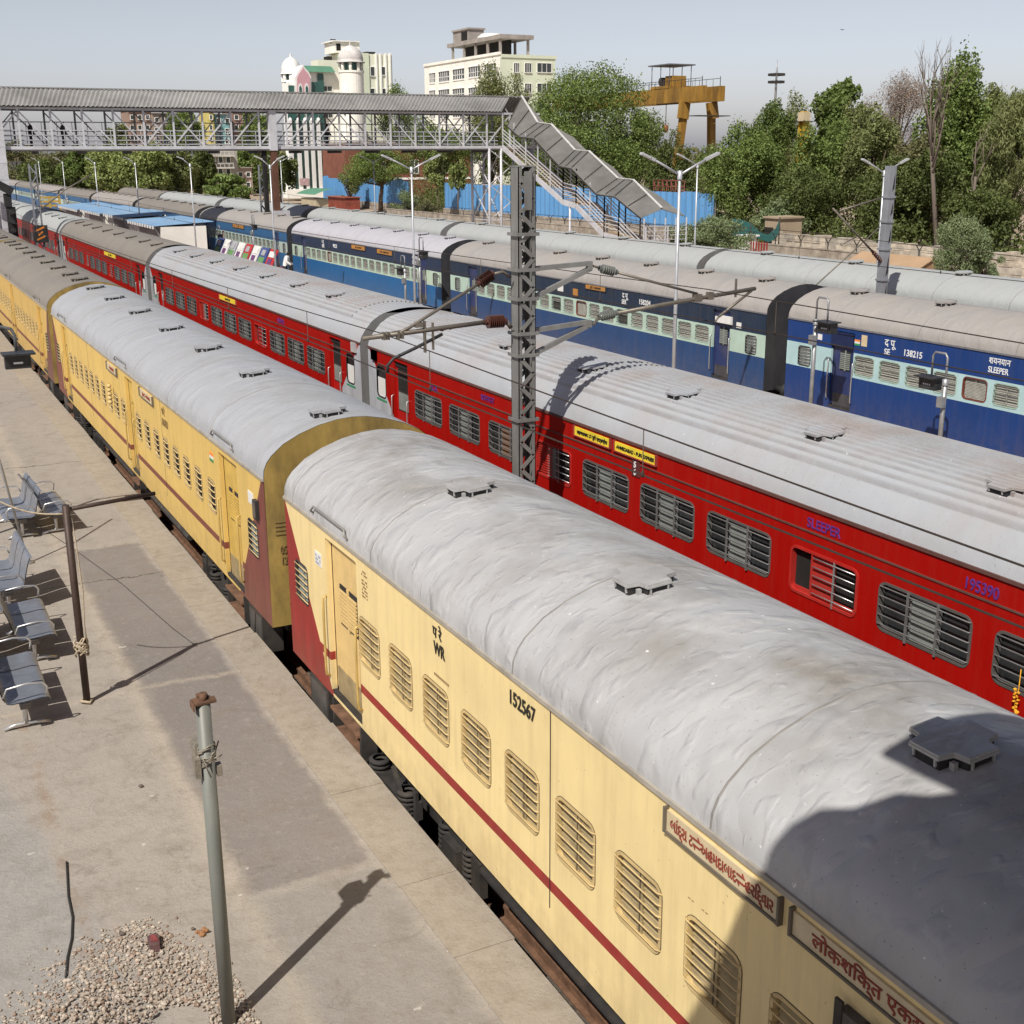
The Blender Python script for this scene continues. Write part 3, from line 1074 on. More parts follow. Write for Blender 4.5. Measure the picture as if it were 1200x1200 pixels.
def near_concrete():
    """one worn platform surface: sandy concrete with a mauve grey paved strip and greyer re-laid areas"""
    g = N('worn_platform_concrete')
    p = g.pos()
    wob = g.n('TexNoise')
    wob.inputs['Scale'].default_value = 1.6
    wob.inputs['Detail'].default_value = 6
    wob.inputs['Roughness'].default_value = .68
    g.l(p, wob.inputs['Vector'])
    sv = g.n('VectorMath', operation='SUBTRACT')
    g.l(wob.outputs['Color'], sv.inputs[0])
    sv.inputs[1].default_value = (.5, .5, .5)
    ms = g.n('VectorMath', operation='MULTIPLY_ADD')
    g.l(sv.outputs[0], ms.inputs[0])
    ms.inputs[1].default_value = (.34, .42, 0)
    g.l(p, ms.inputs[2])
    sx = g.n('SeparateXYZ')
    g.l(ms.outputs[0], sx.inputs[0])
    x, y = sx.outputs[0], sx.outputs[1]

    def band(v, lo, hi, soft=.05):
        return g.math('MULTIPLY', g.ramp(v, lo - soft, lo + soft), g.ramp(v, hi + soft, hi - soft))
    a = g.noise(p, .42, 7, .7, .5)
    b = g.noise(p, 2.6, 6, .72, .3)
    f = g.noise(p, 34, 3, .65)
    m = g.noise(p, 9, 5, .7)
    c = g.mix(g.ramp(a, .34, .68), (.365, .328, .285), (.318, .288, .252))
    # grey re-laid patch at lower left, cement wash streaks
    k = g.math('MULTIPLY', g.ramp(g.math('ADD', x, g.math('MULTIPLY', y, .16)), -3.20, -3.42), g.ramp(y, 15.4, 13.2))
    c = g.mix(g.math('MULTIPLY', k, g.math('ADD', .45, g.math('MULTIPLY', g.ramp(b, .3, .65), .55))), c, (.305, .297, .282))
    # mauve grey paving strip next to the edge, in three lengths
    k = g.math('MULTIPLY', band(x, -3.62, -2.36, .05), band(y, 10.3, 22.2, .06))
    c = g.mix(g.math('MULTIPLY', k, .92), c, g.mix(g.ramp(a, .3, .7), (.232, .208, .192), (.192, .176, .165)))
    k = g.math('MULTIPLY', band(x, -3.75, -2.36, .06), band(y, 4.0, 10.2, .08))
    c = g.mix(g.math('MULTIPLY', k, .85), c, (.270, .252, .230))
    k = g.math('MULTIPLY', band(x, -3.5, -2.3, .08), band(y, 22.5, 60.0, .1))
    c = g.mix(g.math('MULTIPLY', k, .55), c, (.30, .272, .245))
    # sandy drift along the joints
    k = g.math('MAXIMUM', band(x, -3.78, -3.60, .10), band(y, 15.55, 15.66, .05))
    c = g.mix(g.math('MULTIPLY', k, .6), c, (.42, .365, .295))
    k = band(x, -5.16, -5.08, .06)
    c = g.mix(g.math('MULTIPLY', k, g.math('MULTIPLY', g.ramp(b, .42, .6), .8)), c, (.30, .20, .13))
    # blotches, stains, specks
    c = g.mix(g.math('MULTIPLY', g.ramp(b, .48, .72), .55), c, (.205, .170, .135))
    c = g.mix(g.math('MULTIPLY', g.ramp(m, .56, .78), .35), c, (.47, .42, .35))
    c = g.mix(g.math('MULTIPLY', g.ramp(f, .55, .80), .45), c, (.13, .105, .08))
    st = g.noise(p, 1.15, 5, .75, 2.0)
    c = g.mix(g.math('MULTIPLY', g.ramp(st, .58, .72), .50), c, (.13, .11, .092))
    w = g.noise(p, 6.3, 2, .5)
    c = g.mix(g.math('MULTIPLY', g.ramp(w, .755, .775), .55), c, (.60, .57, .52))
    # thin cracks
    ck = g.math('MAXIMUM', g.math('LESS_THAN', g.math('ABSOLUTE', g.math('SUBTRACT', y, 20.35)), .016), g.math('LESS_THAN', g.math('ABSOLUTE', g.math('SUBTRACT', y, 29.3)), .02))
    c = g.mix(g.math('MULTIPLY', g.math('MULTIPLY', ck, band(x, -4.2, -2.3)), .8), c, (.05, .04, .03))
    h = g.math('ADD', g.math('MULTIPLY', f, .35), g.math('ADD', m, b))
    g.fin(c, .9, 0, g.bump(h, .45, .03), .2)
    return g.m


NEARC = near_concrete()
COPE = zone('coping_stone', (.365, .32, .262), (.31, .272, .222), .9, .5, 30, 0, (.20, .15, .10))
ISLC = zone('island_paving', (.36, .30, .26), (.42, .36, .30), .4, .3, 25, .3, (.25, .2, .16))

g = MB()
g.sheet([[(x, y, -.55) for x in (-1500, -30, 66, 1500)] for y in (-200, 60, 300, 3000)], 0)
struct('ground', g, [EARTH])
g = MB()
for xc in (-.3, 4.99, 17.36, 23.7):
    rows = []
    for y in range(-20, 301, 4):
        rows.append([(xc - 2.3, y, -.54), (xc - 1.5, y, -.17), (xc + 1.5, y, -.17), (xc + 2.3, y, -.54)])
    g.sheet(rows, 0)
struct('ballast', g, [BALL])
for i, (xc, lab) in enumerate([(-.3, 'cream'), (4.99, 'red'), (17.36, 'blue'), (23.7, 'grey roofed')]):
    mb = MB()
    for s in (-.72, .72):
        mb.b(xc + s - .036, xc + s + .036, -15, 290, -.035, 0, 0)
        mb.b(xc + s - .012, xc + s + .012, -15, 290, -.14, -.035, 0)
        mb.b(xc + s - .07, xc + s + .07, -15, 290, -.155, -.14, 0)
    for k in range(0, 220):
        y = -12 + k * .65
        mb.b(xc - 1.3, xc + 1.3, y - .12, y + .12, -.21, -.156, 1)
    struct('railway_track', mb, [RUST, M('concrete_sleeper', (.10, .085, .07), .9, 0, .25, 4)])


def platform(name, x0, x1, y0, y1, z, mats, edge):
    mb = MB()
    mb.add([(x0, y0, z), (x1, y0, z), (x1, y1, z), (x0, y1, z)], [(0, 1, 2, 3)], 0)
    for x in edge:
        mb.add([(x, y0, -.55), (x, y1, -.55), (x, y1, z), (x, y0, z)], [(0, 1, 2, 3)], 1)
    mb.add([(x0, y0, -.55), (x1, y0, -.55), (x1, y0, z), (x0, y0, z)], [(0, 1, 2, 3)], 1)
    mb.add([(x0, y1, -.55), (x1, y1, -.55), (x1, y1, z), (x0, y1, z)], [(0, 1, 2, 3)], 1)
    return struct(name, mb, mats)


PZ = .74
platform('station_platform', -60, -1.72, -30, 290, PZ, [NEARC, COPE], (-1.72,))
mb = MB()
yy = -14.0
while yy < 120:                                            # coping stones along the edge, each slightly uneven
    L = random.uniform(1.2, 2.1)
    mb.b(-2.30 + random.uniform(-.02, .02), -1.695 + random.uniform(-.015, .012), yy, yy + L - .008, PZ - .12, PZ + .010 + random.uniform(-.003, .004), 0)
    yy += L
struct('platform_edge', mb, [COPE])
platform('island_platform', 6.5, 15.92, -40, 250, PZ, [ISLC, COPE], (6.5, 15.92))
mb = MB()
for x0, x1 in ((15.45, 15.93), (6.49, 6.95)):
    yy = -14.0
    while yy < 160:
        L = random.uniform(1.4, 2.2)
        mb.b(x0, x1, yy, yy + L - .015, PZ - .1, PZ + .02, 0)
        yy += L
struct('platform_edge', mb, [M('pale_edge_stone', (.50, .42, .32), .85, 0, .15, 2, dirt=(.3, .22, .15))])
platform('far_platform', 25.3, 45.0, -20, 250, PZ, [ISLC, COPE], (25.3,))
mb = MB()
mb.b(25.29, 25.8, -20, 200, PZ - .1, PZ + .02, 0)
struct('platform_edge', mb, [M('pale_edge_stone', (.5, .42, .32))])

# ------------------------------------------------------------------ trains
GC, GR, GB, GF = 'coaches of the cream train', 'coaches of the red train', 'coaches of the blue train', 'grey roofed coaches on the farthest track'
W1 = [('cream_a_shut' if k == 2 else 'cream_a', 7.65 - .921 * k, 2.215) for k in range(17)]
cs = dict(kind='cream', half=10.67, end=ENDO, wins=W1, doors=[(8.53, 1.06), (-8.45, 1.06)], lavs=[(10.08, 2.23), (-10.05, 2.23)], paint=CREAM1, dpaint=M('door_cream', (.70, .50, .21), .5, 0, .1, 3, dirt=(.25, .19, .1)),
          roof=R_SIL, seams=[10.3, 7.53, 4.14, 1.29, -1.7, -4.7, -7.6], vents=[7.32, 3.84, .37, -3.1, -6.6], rails=[8.86, -8.5], joints=[3.46, -3.4])
c1 = coach('passenger_coach', 'nearest cream coach numbered 152567, its silver roof half in shadow', GC, -.3, 4.5, cs)
text('lettering', 'प रे', .165, (-1.632, 10.33 - 4.5, 3.01), INK, c1, bold=.0)
text('lettering', 'WR', .185, (-1.632, 10.31 - 4.5, 2.84), INK, c1, bold=.0008, sx=.84)
text('lettering', '152567', .185, (-1.632, 8.70 - 4.5, 2.975), INK, c1, bold=.0015, sx=.88)
b = board(c1, 6.27 - 4.5, 5.04 - 4.5, 3.005, 3.165, 'બાંદ્રા ટ⇌અહમદાબાદ⇌હરિદ્વાર', .125, INKR, CREAMB, sx=.62, bold=.001, frame=M('board_frame', (.14, .12, .09), .7))
b = board(c1, 4.93 - 4.5, 3.00 - 4.5, 3.005, 3.165, 'लोकशिक्त एक्स./योगा एक्स.', .125, INKR, CREAMB, sx=.92, bold=.001, frame=M('board_frame', (.14, .12, .09), .7))
mb = MB()
mb.b(-1.70, -1.63, -.32, -.06, 2.53, 2.84, 0)
mb.b(-1.71, -1.69, -.34, -.28, 2.50, 2.90, 1)
mb.b(-1.71, -1.69, -.10, -.04, 2.50, 2.90, 1)
o = mb.build('coach_plate', [M('plate_grey', (.10, .09, .08), .7, 0, .3, 6, dirt=(.25, .2, .14)), DARK], c1)
text('lettering', 'S5', .17, (-1.712, -.08, 2.62), INKR, o, bold=.0020)
mb = MB()
mb.b(-1.634, -1.62, 13.73 - 4.5, 13.97 - 4.5, 2.68, 2.85, 0)
o = mb.build('sticker', [WTAG], c1)
mk = MB()
for j in range(3):
    for k in range(4):
        if (j * 4 + k) % 5:
            mk.b(-1.637, -1.633, 9.25 + k * .05, 9.28 + k * .05, 2.70 + j * .045, 2.725 + j * .045, 0)
mk.build('printed_marks', [M('faded_print', (.25, .28, .36), .7)], o)
mk = MB()
for j in range(8):
    zz = 3.07 - j * .038 - (.03 if j > 1 else 0)
    for k in range(5):
        if (j * 3 + k * 7) % 4:
            mk.b(-1.631, -1.62, 12.15 - 4.5 + k * .036, 12.173 - 4.5 + k * .036, zz, zz + .018, 0)
for y in (10.32, 6.0, 1.8, -2.0):
    for k in range(9):
        mk.b(-1.631, -1.62, y - 4.5 - k * .04, y - 4.5 - k * .04 - .024, 2.60 if y > 10 else 2.62 + (k > 4) * .0, 2.625, 0) if (y > 10 or k in (0, 1, 4, 5)) else None
mk.build('stencil_marks', [M('faint_stencil', (.30, .21, .11), .7)], c1)

W2 = [('cream_b_shut' if k == 3 else 'cream_b_half' if k in (5,) else 'cream_b', y, 2.26) for k, y in enumerate([-1.58, -2.43, -3.3, -4.14, -4.98, -5.8, -6.65, -7.55])]
W2 += [('cream_b_shut' if k == 4 else 'cream_b_half' if k in (7,) else 'cream_b', y, 2.27) for k, y in enumerate([7.5, 6.7, 5.85, 5.0, 4.2, 3.4, 2.55, 1.7, .87, .06])]
c2s = dict(cs, wins=W2, doors=[(-8.7, 1.06), (-.80, .82), (8.45, .95)], lavs=[(-9.95, 2.2), (9.95, 2.2)], paint=CREAM2, dpaint=M('door_yellow', (.60, .40, .09), .5, 0, .15, 3, dirt=(.2, .14, .06)), roof=R_GRY,
           seams=[-7.7, -4.6, -1.5, 1.6, 4.7, 7.8], vents=[-10.2, -6.43, -3.26, -.02, 3.38, 6.7, 9.7], rails=[-8.5, -.1, 8.5], joints=[-3.9, 4.5])
c2 = coach('passenger_coach', 'yellow cream coach with three doors behind coach 152567', GC, -.3, 26.8, c2s)
F_ = M('board_frame', (.14, .12, .09), .7)
board(c2, 28.4 - 26.8, 27.2 - 26.8, 2.99, 3.14, 'અહમદાબાદ', .11, INKR, CREAMB, sx=.9, frame=F_)
board(c2, 24.7 - 26.8, 23.45 - 26.8, 3.0, 3.15, 'સુરત ⇌ અમદાવાદ', .095, INKR, CREAMB, sx=.9, frame=F_)
text('lettering', 'प रे', .19, (-1.632, 22.75 - 26.8, 2.97), M('faded_lettering', (.22, .15, .06), .7), c2, bold=.0030)
text('lettering', '124258', .19, (-1.632, 22.8 - 26.8, 2.77), M('faded_lettering', (.22, .15, .06), .7), c2, bold=.0030, sx=.85)
text('lettering', '05\n124258', .16, (-1.45, -10.682, 2.15), M('faded_lettering', (.22, .15, .06), .7), c2, face=FRONT, bold=.0015, sx=.62)
mk = MB()
for j in range(4):
    mk.b(-1.5, -1.2, -10.68, -10.672, 2.42 + j * .06, 2.435 + j * .06, 0)
mk.build('stencil_marks', [M('faded_lettering', (.22, .15, .06), .7)], c2)
mk = MB()
mk.b(-1.35, -1.18, -10.68, -10.672, 1.36, 1.39)
mk.build('stencil_marks', [INK], c2)
mb = MB()
mb.b(-1.634, -1.62, 16.72 - 26.8, 16.98 - 26.8, 2.72, 2.90, 0)
mb.build('sticker', [WTAG], c2)
mb = MB()
for i, zz in enumerate((2.96, 2.91, 2.86)):
    mb.b(-1.634, -1.62, 18.98 - 26.8, 19.2 - 26.8, zz, zz + .05, i)
mb.build('flag_sticker', [M('flag_orange', (.75, .25, .05), .6), WTAG, M('flag_green', (.04, .25, .08), .6)], c2)
mb = MB()
mb.b(-1.68, -1.62, 16.44 - 26.8, 16.60 - 26.8, 2.58, 2.86, 0)
mb.b(-1.69, -1.68, 16.46 - 26.8, 16.58 - 26.8, 2.62, 2.83, 1)
mb.build('tail_lamp_bracket', [DARK, M('plate_grey', (.10, .09, .08), .7)], c2)
mb = MB()
for k in range(5):
    mb.lathe((-1.72, 27.9 - 26.8, 2.28 + k * .09), [(.025, 0), (.05, .02), (.05, .06), (.025, .085)], 8)
mb.build('water_bag', [M('canvas_cream', (.55, .42, .2), .8)], c2)
c3s = dict(c2s, paint=CREAM3, roof=R_BRN, dpaint=M('door_yellow', (.6, .4, .09)), vents=[-9.8, -7.9, -5.2, -2.6, .1, 2.6, 5.2, 7.6, 9.6])
coach('passenger_coach', 'dull yellow coach with brownish grey roof, third from the front of the cream train', GC, -.3, 49.1, c3s)
coach('passenger_coach', 'farthest cream coach, only its brown vented roof showing by the white bridge column', GC, -.3, 71.4, dict(c3s, far=True, vents=[-9.4, -8.2, -6.0, -4.4, -2.6, 0, 2.6, 6]))

WR = [('red_esc' if k == 3 else 'red_esc_open' if k == 7 else 'red_brown' if k == 2 else 'red', y, 2.575) for k, y in enumerate([8.38, 6.65, 4.9, 3.14, 1.48, -.21, -1.88, -3.55, -5.17, -6.84, -8.5])]
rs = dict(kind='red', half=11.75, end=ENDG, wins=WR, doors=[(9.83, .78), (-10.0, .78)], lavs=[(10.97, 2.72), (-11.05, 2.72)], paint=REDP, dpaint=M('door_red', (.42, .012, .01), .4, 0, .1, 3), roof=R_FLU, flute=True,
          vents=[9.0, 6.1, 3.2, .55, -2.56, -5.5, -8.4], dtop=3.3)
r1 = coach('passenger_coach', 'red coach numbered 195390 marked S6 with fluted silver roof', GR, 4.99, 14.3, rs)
XR = -1.62
text('lettering', 'SLEEPER', .175, (XR - .004, 11.09 - 14.3, 3.165), INKP, r1, bold=.001, sx=.95)
text('lettering', '195390', .18, (XR - .004, 8.62 - 14.3, 3.16), INKP, r1, bold=.0020, sx=.86)
text('lettering', 'शयनयान', .17, (XR - .004, 20.2 - 14.3, 3.18), INKP, r1, bold=.0015)
text('lettering', 'ECR', .17, (XR - .004, 22.5 - 14.3, 3.0), INKP, r1, bold=.0010)
FR = M('board_frame_red', (.30, .05, .04), .6)
board(r1, 16.72 - 14.3, 15.62 - 14.3, 3.20, 3.34, 'अहमदाबाद ⇌ पुरी एक्सप्रेस', .075, INK, YELB, x=XR - .02, sx=.95, frame=FR, bold=.002)
board(r1, 15.50 - 14.3, 14.36 - 14.3, 3.20, 3.34, 'AHMEDABAD - PURI EXPRESS', .075, INK, YELB, x=XR - .02, sx=.9, frame=FR, bold=.002)
mb = MB()
mb.b(XR - .014, XR, 14.80 - 14.3, 15.02 - 14.3, 2.92, 3.17, 0)
o = mb.build('coach_plate', [M('plate_maroon', (.12, .03, .03), .6)], r1)
text('lettering', 'S', .13, (XR - .017, 14.955 - 14.3, 3.055), INKW, o, bold=.0020)
text('lettering', '6', .13, (XR - .017, 14.955 - 14.3, 2.94), INKW, o, bold=.0020)
mb = MB()
for s, y in ((1, 25.62), (1, 25.62)):
    mb.b(XR - .05, XR, y - 14.3 - .14, y - 14.3 + .14, 3.16, 3.38, 0)
mb.build('indicator_box', [M('plate_white_grey', (.42, .42, .42), .5)], r1)
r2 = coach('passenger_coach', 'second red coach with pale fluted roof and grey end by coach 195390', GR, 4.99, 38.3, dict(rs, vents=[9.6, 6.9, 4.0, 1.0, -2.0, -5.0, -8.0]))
board(r2, 39.2 - 38.3, 37.2 - 38.3, 3.20, 3.33, 'अहमदाबाद ⇌ पुरी', .08, INK, YELB, x=XR - .02, frame=FR)
text('lettering', 'SLEEPER', .17, (XR - .004, 33.0 - 38.3, 3.165), INKP, r2, bold=.001)
for k_, y_ in ((r2, 26.92 - 38.3),):
    mb = MB()
    mb.b(XR - .05, XR, y_ - .14, y_ + .14, 3.16, 3.38, 0)
    mb.build('indicator_box', [M('plate_white_grey', (.42, .42, .42), .5)], k_)
    mb = MB()
r3 = coach('passenger_coach', 'red coach with plain brownish grey roof beside the white platform sheds', GR, 4.99, 62.5, dict(rs, flute=False, roof=R_BRN, vents=[9.6, 6.9, 4.0, 1.0, -2.0, -5.0, -8.0, -10.4], far=True))
board(r3, 60.2 - 62.5, 57.2 - 62.5, 3.20, 3.36, 'पुरी ⇌ अहमदाबाद', .1, INK, YELB, x=XR - .02, frame=FR)
r4 = coach('passenger_coach', 'red coach with grey roof turning black at its far end, just before the footbridge', GR, 4.99, 86.6, dict(rs, flute=False, roof=R_PAL, far=True, vents=[-8, -5, -2, 1]))
mb = MB()
side = [(-x, z + .012) for x, z in LHB_PROF] + [(0, 4.175)] + [(x, z + .012) for x, z in LHB_PROF[::-1]]
mb.sheet([[(x * 1.008, y, z) for x, z in side] for y in (3.6, 7.5, 11.7)], 0, True)
mb.build('dark_roof_end', [M('black_roof_end', (.03, .033, .04), .6, 0, .3, 2)], r4)  # dark sheet laid over the far end of the roof
coach('passenger_coach', 'last red coach seen past the bridge column at left edge', GR, 4.99, 110.9, dict(rs, flute=False, roof=R_PAL, far=True, vents=[-8, -5, -2, 1, 4]))

WB = [('blue_esc' if k == 4 else 'blue', 7.65 - .9 * k, 2.33) for k in range(18)]
WB2 = [('blue_open' if k in (12, 7) else 'blue_esc' if k == 9 else 'blue', 7.65 - .9 * k, 2.33) for k in range(18)]
bs = dict(kind='blue', half=10.67, end=ENDK, wins=WB, doors=[(8.47, .84), (-8.6, .84)], lavs=[(9.93, 2.29), (-10.02, 2.29)], paint=BLUE1, dpaint=M('door_navy', (.02, .035, .12), .5, 0, .2, 3, dirt=(.12, .1, .08)), roof=R_BEI,
          seams=[-8.6, -5.7, -2.8, .1, 3.0, 5.9, 8.8], vents=[-9.2, -6.2, -3.1, 0, 3.1, 6.2, 9.2], joints=[])
WXB = -1.630
b1 = coach('passenger_coach', 'royal blue coach numbered 138215, nearest of the blue train', GB, 17.355, 15.78, bs)
text('lettering', 'द पू', .25, (WXB, 22.76 - 15.78, 2.955), INKW, b1, bold=.0025)
text('lettering', 'SE', .21, (WXB, 22.76 - 15.78, 2.74), INKW, b1, bold=.0025)
text('lettering', '138215', .22, (WXB, 22.12 - 15.78, 2.80), INKW, b1, bold=.0035, sx=.95)
text('lettering', 'शयनयान', .205, (WXB, 19.50 - 15.78, 2.99), INKW, b1, bold=.0025, sx=.92)
text('lettering', 'SLEEPER', .19, (WXB, 19.50 - 15.78, 2.79), INKW, b1, bold=.0025, sx=.84)
mb = MB()
mb.b(-1.633, -1.62, 25.05 - 15.78, 25.22 - 15.78, 2.80, 2.95, 0)
mb.b(-1.633, -1.62, 23.38 - 15.78, 23.58 - 15.78, 2.84, 3.12, 1)
for i, zz in enumerate((2.93, 2.88, 2.83)):
    mb.b(-1.633, -1.62, 23.63 - 15.78, 23.82 - 15.78, zz, zz + .05, 2 + i)
mb.build('sticker', [WTAG, CREAMB, M('flag_orange', (.75, .25, .05)), WTAG, M('flag_green', (.04, .25, .08))], b1)
mb = MB()
mb.b(-1.637, -1.62, 24.7 - 15.78, 23.86 - 15.78, 2.72, 3.08, 0)
mb.b(-1.66, -1.62, 24.72 - 15.78, 23.84 - 15.78, 3.06, 3.10, 0)
mb.build('rain_hood', [M('hood_navy', (.01, .02, .07), .5)], b1)
b2 = coach('passenger_coach', 'navy blue coach numbered 158204 with pale green window band', GB, 17.355, 38.05, dict(bs, paint=BLUE2, wins=WB2))
text('lettering', 'द पू', .24, (WXB, 34.92 - 38.05, 2.97), INKW, b2, bold=.0025)
text('lettering', 'SER', .21, (WXB, 34.95 - 38.05, 2.77), INKW, b2, bold=.0020, sx=.85)
text('lettering', '158204', .23, (WXB, 33.92 - 38.05, 2.86), INKW, b2, bold=.0025, sx=1.0)
ORB = M('orange_board', (.42, .20, .05), .6, 0, .2, 5)
board(b2, 37.3 - 38.05, 35.95 - 38.05, 3.06, 3.20, 'पुरी ⇌ अहमदाबाद', .09, INK, ORB, frame=DARK)
mb = MB()
mb.b(-1.637, -1.62, 38.9 - 38.05, 39.3 - 38.05, 2.80, 3.05, 0)
mb.b(-1.66, -1.62, 37.85 - 38.05, 38.15 - 38.05, 2.72, 2.98, 1)
mb.b(-1.637, -1.62, 29.5 - 38.05, 29.75 - 38.05, 2.75, 2.93, 0)
mb.b(-1.637, -1.62, 28.5 - 38.05, 28.72 - 38.05, 2.7, 2.86, 0)
mb.b(-1.70, -1.62, 28.92 - 38.05, 29.5 - 38.05, 2.74, 2.98, 0)
mb.build('sticker', [WTAG, ORB], b2)
b3 = coach('passenger_coach', 'bright blue coach with pale lilac grey roof next to coach 158204', GB, 17.355, 60.35, dict(bs, paint=BLUE3, roof=R_LIL, far=False))
text('lettering', 'द पू\nSER', .24, (WXB, 65.6 - 60.35, 3.0), INKW, b3, bold=.0030)
text('lettering', '98223', .26, (WXB, 63.8 - 60.35, 2.86), INKW, b3, bold=.0040)
board(b3, 60.9 - 60.35, 58.9 - 60.35, 2.98, 3.18, 'पुरी ⇌ अहमदाबाद', .11, INK, ORB, frame=DARK)
board(b3, 57.3 - 60.35, 55.3 - 60.35, 2.98, 3.18, 'PURI - AHMEDABAD', .11, INK, ORB, frame=DARK)
text('lettering', 'शयनयान\nSLEEPER', .22, (WXB, 52.9 - 60.35, 3.0), INKW, b3, bold=.0030)
b4 = coach('passenger_coach', 'steel blue coach with dusty roof behind the bookstall on the island platform', GB, 17.355, 82.65, dict(bs, paint=BLUE4, roof=R_BEI, far=True))
board(b4, 84 - 82.65, 81.2 - 82.65, 2.98, 3.2, 'पुरी', .14, INK, ORB, frame=DARK)
far_lab = ['dusty coach of the blue train with black end arch, beside the blue shed roofs', 'dusty coach of the blue train, second beyond the bookstall',
           'dusty coach of the blue train at left, third beyond the bookstall', 'dusty coach of the blue train near the left edge, fourth beyond the bookstall',
           'dusty coach of the blue train behind the signal, fifth beyond the bookstall', 'farthest visible coach of the blue train at the left edge']
for i, lab in enumerate(far_lab):
    coach('passenger_coach', lab, GB, 17.355, 106.2 + 24.2 * i, dict(bs, paint=BLUE4, roof=R_DUS if i % 2 else R_BRN, half=11.4, far=True, wins=WB, lavs=[]))
fl = ['pale grey roofed coach nearest on the farthest track, in front of the rubble wall', 'pale grey roofed coach on the farthest track below the stair foot', 'pale grey roofed coach on the farthest track below the blue fence',
      'pale grey roofed coach on the farthest track behind the bridge column', 'pale grey roofed coach on the farthest track left of the bridge column', 'darker grey coach at the far end of the farthest track']
for i, (yc, lab) in enumerate(zip((27.4, 51.4, 75.75, 100.66, 125.7, 150.2), fl)):
    coach('passenger_coach', lab, GF, 23.7, yc, dict(bs, half=11.75, paint=REDF, end=ENDG, roof=R_PAL if i < 5 else R_BRN, far=True, lavs=[], wins=WB[::2], doors=[(9.6, .9), (-9.6, .9)], vents=[-9.4, -4.7, 0, 4.7, 9.4]))

# fittings above were measured from a coach side at 1.62 m: bring them onto the sides
CORE = ('body', 'roof', 'drip_rail', 'window', 'door', 'step', 'gangway', 'underframe', 'equipment_box', 'coupler', 'bogie')
for t in COACHES:
    for o in kids(t):
        if o.name.split('.')[0] not in CORE:
            o.location.x += .31 if abs(t.location.x - 4.99) < .1 else .30


# ------------------------------------------------------------------ lamp posts on the platforms
LAMPM = {}


def lamp_post(label, x, y, z0, ztop, arm=.80, group='double armed platform lamp posts', th=.047, single=False):
    t = thing('street_lamp', label, 'lamp post', (x, y, z0), 0, group)
    h = ztop - z0
    if 'lens' not in LAMPM:
        LAMPM['head'] = M('lamp_head_grey', (.55, .56, .57), .4, .3, .1, 5)
        LAMPM['lens'] = M('lamp_lens', (.62, .62, .60), .3, 0, .05, 5)
        LAMPM['pole'] = M('aluminium_paint', (.52, .54, .56), .4, .45, .12, 4)
    mb = MB()
    mb.tube([(0, 0, 0), (0, 0, h * .55), (0, 0, h * .56), (0, 0, h)], [th, th, th * .8, th * .75], 10)
    mb.lathe((0, 0, 0), [(.16, 0), (.16, .03), (.08, .05)], 12)
    mb.lathe((0, 0, h), [(th * 1.3, -.10), (th * 1.3, .10), (0, .11)], 10)
    mb.build('pole', [LAMPM['pole']], t)
    for s in ((-1,) if single else (-1, 1)):
        a = MB()
        a.tube([(0, 0, h), (s * arm * .5, 0, h + .20), (s * arm, 0, h + .38)], .028, 7)
        ao = a.build('lamp_arm', [LAMPM['pole']], t)
        l = MB()
        d = Vector((s, 0, .40)).normalized()
        p = Vector((s * arm, 0, h + .38))
        n = Vector((-d.z * s * s, 0, abs(d.x)))
        l.bar(p - d * .08, p + d * .10, .08, .07)
        l.bar(p + d * .08, p + d * .34, .13, .055)
        lo = l.build('lamp_head', [LAMPM['head']], ao)
    return t


lamp_y = [(25.3, 'lamp post rising beyond the fluted red roof, tallest looking of the island row'), (41.9, 'lamp post standing before the bright blue coach on the island platform'),
          (59.3, 'lamp post by the brown carton and white shirted man on the island platform'), (75.6, 'lamp post at the near end of the white shed'),
          (92.2, 'lamp post rising from the middle blue shed roof'), (109.3, 'lamp post beyond the far blue shed roof'), (127.6, 'lamp post just right of the lattice mast at the left'), (145.3, 'lamp post just left of the lattice mast by the bridge column')]
for y, lab in lamp_y:
    lamp_post(lab, 11.5, y, PZ, 7.05, arm=.8 if y < 50 else .42, single=y > 70)
for x, y, zt, lab in ((27.5, 35.3, 6.83, 'lamp post partly behind the grey portal mast at right'), (27.5, 47.0, 7.05, 'lamp post beyond the farthest grey roofs, above the grey green bush'),
                      (27.5, 87.2, 7.1, 'lamp post just behind the lamp before the bright blue coach'), (27.5, 110.0, 7.1, 'slim lamp post in front of the white domed building')):
    lamp_post(lab, x, y, PZ, zt, group='double armed lamp posts beyond the farthest track')

# ------------------------------------------------------------------ coach position indicators (inverted U pipe with a black display box)
BOXK = M('indicator_black', (.025, .026, .028), .45, 0, .3, 6, dirt=(.1, .1, .1))
LEDW = M('display_digits', (.55, .58, .60), .5)


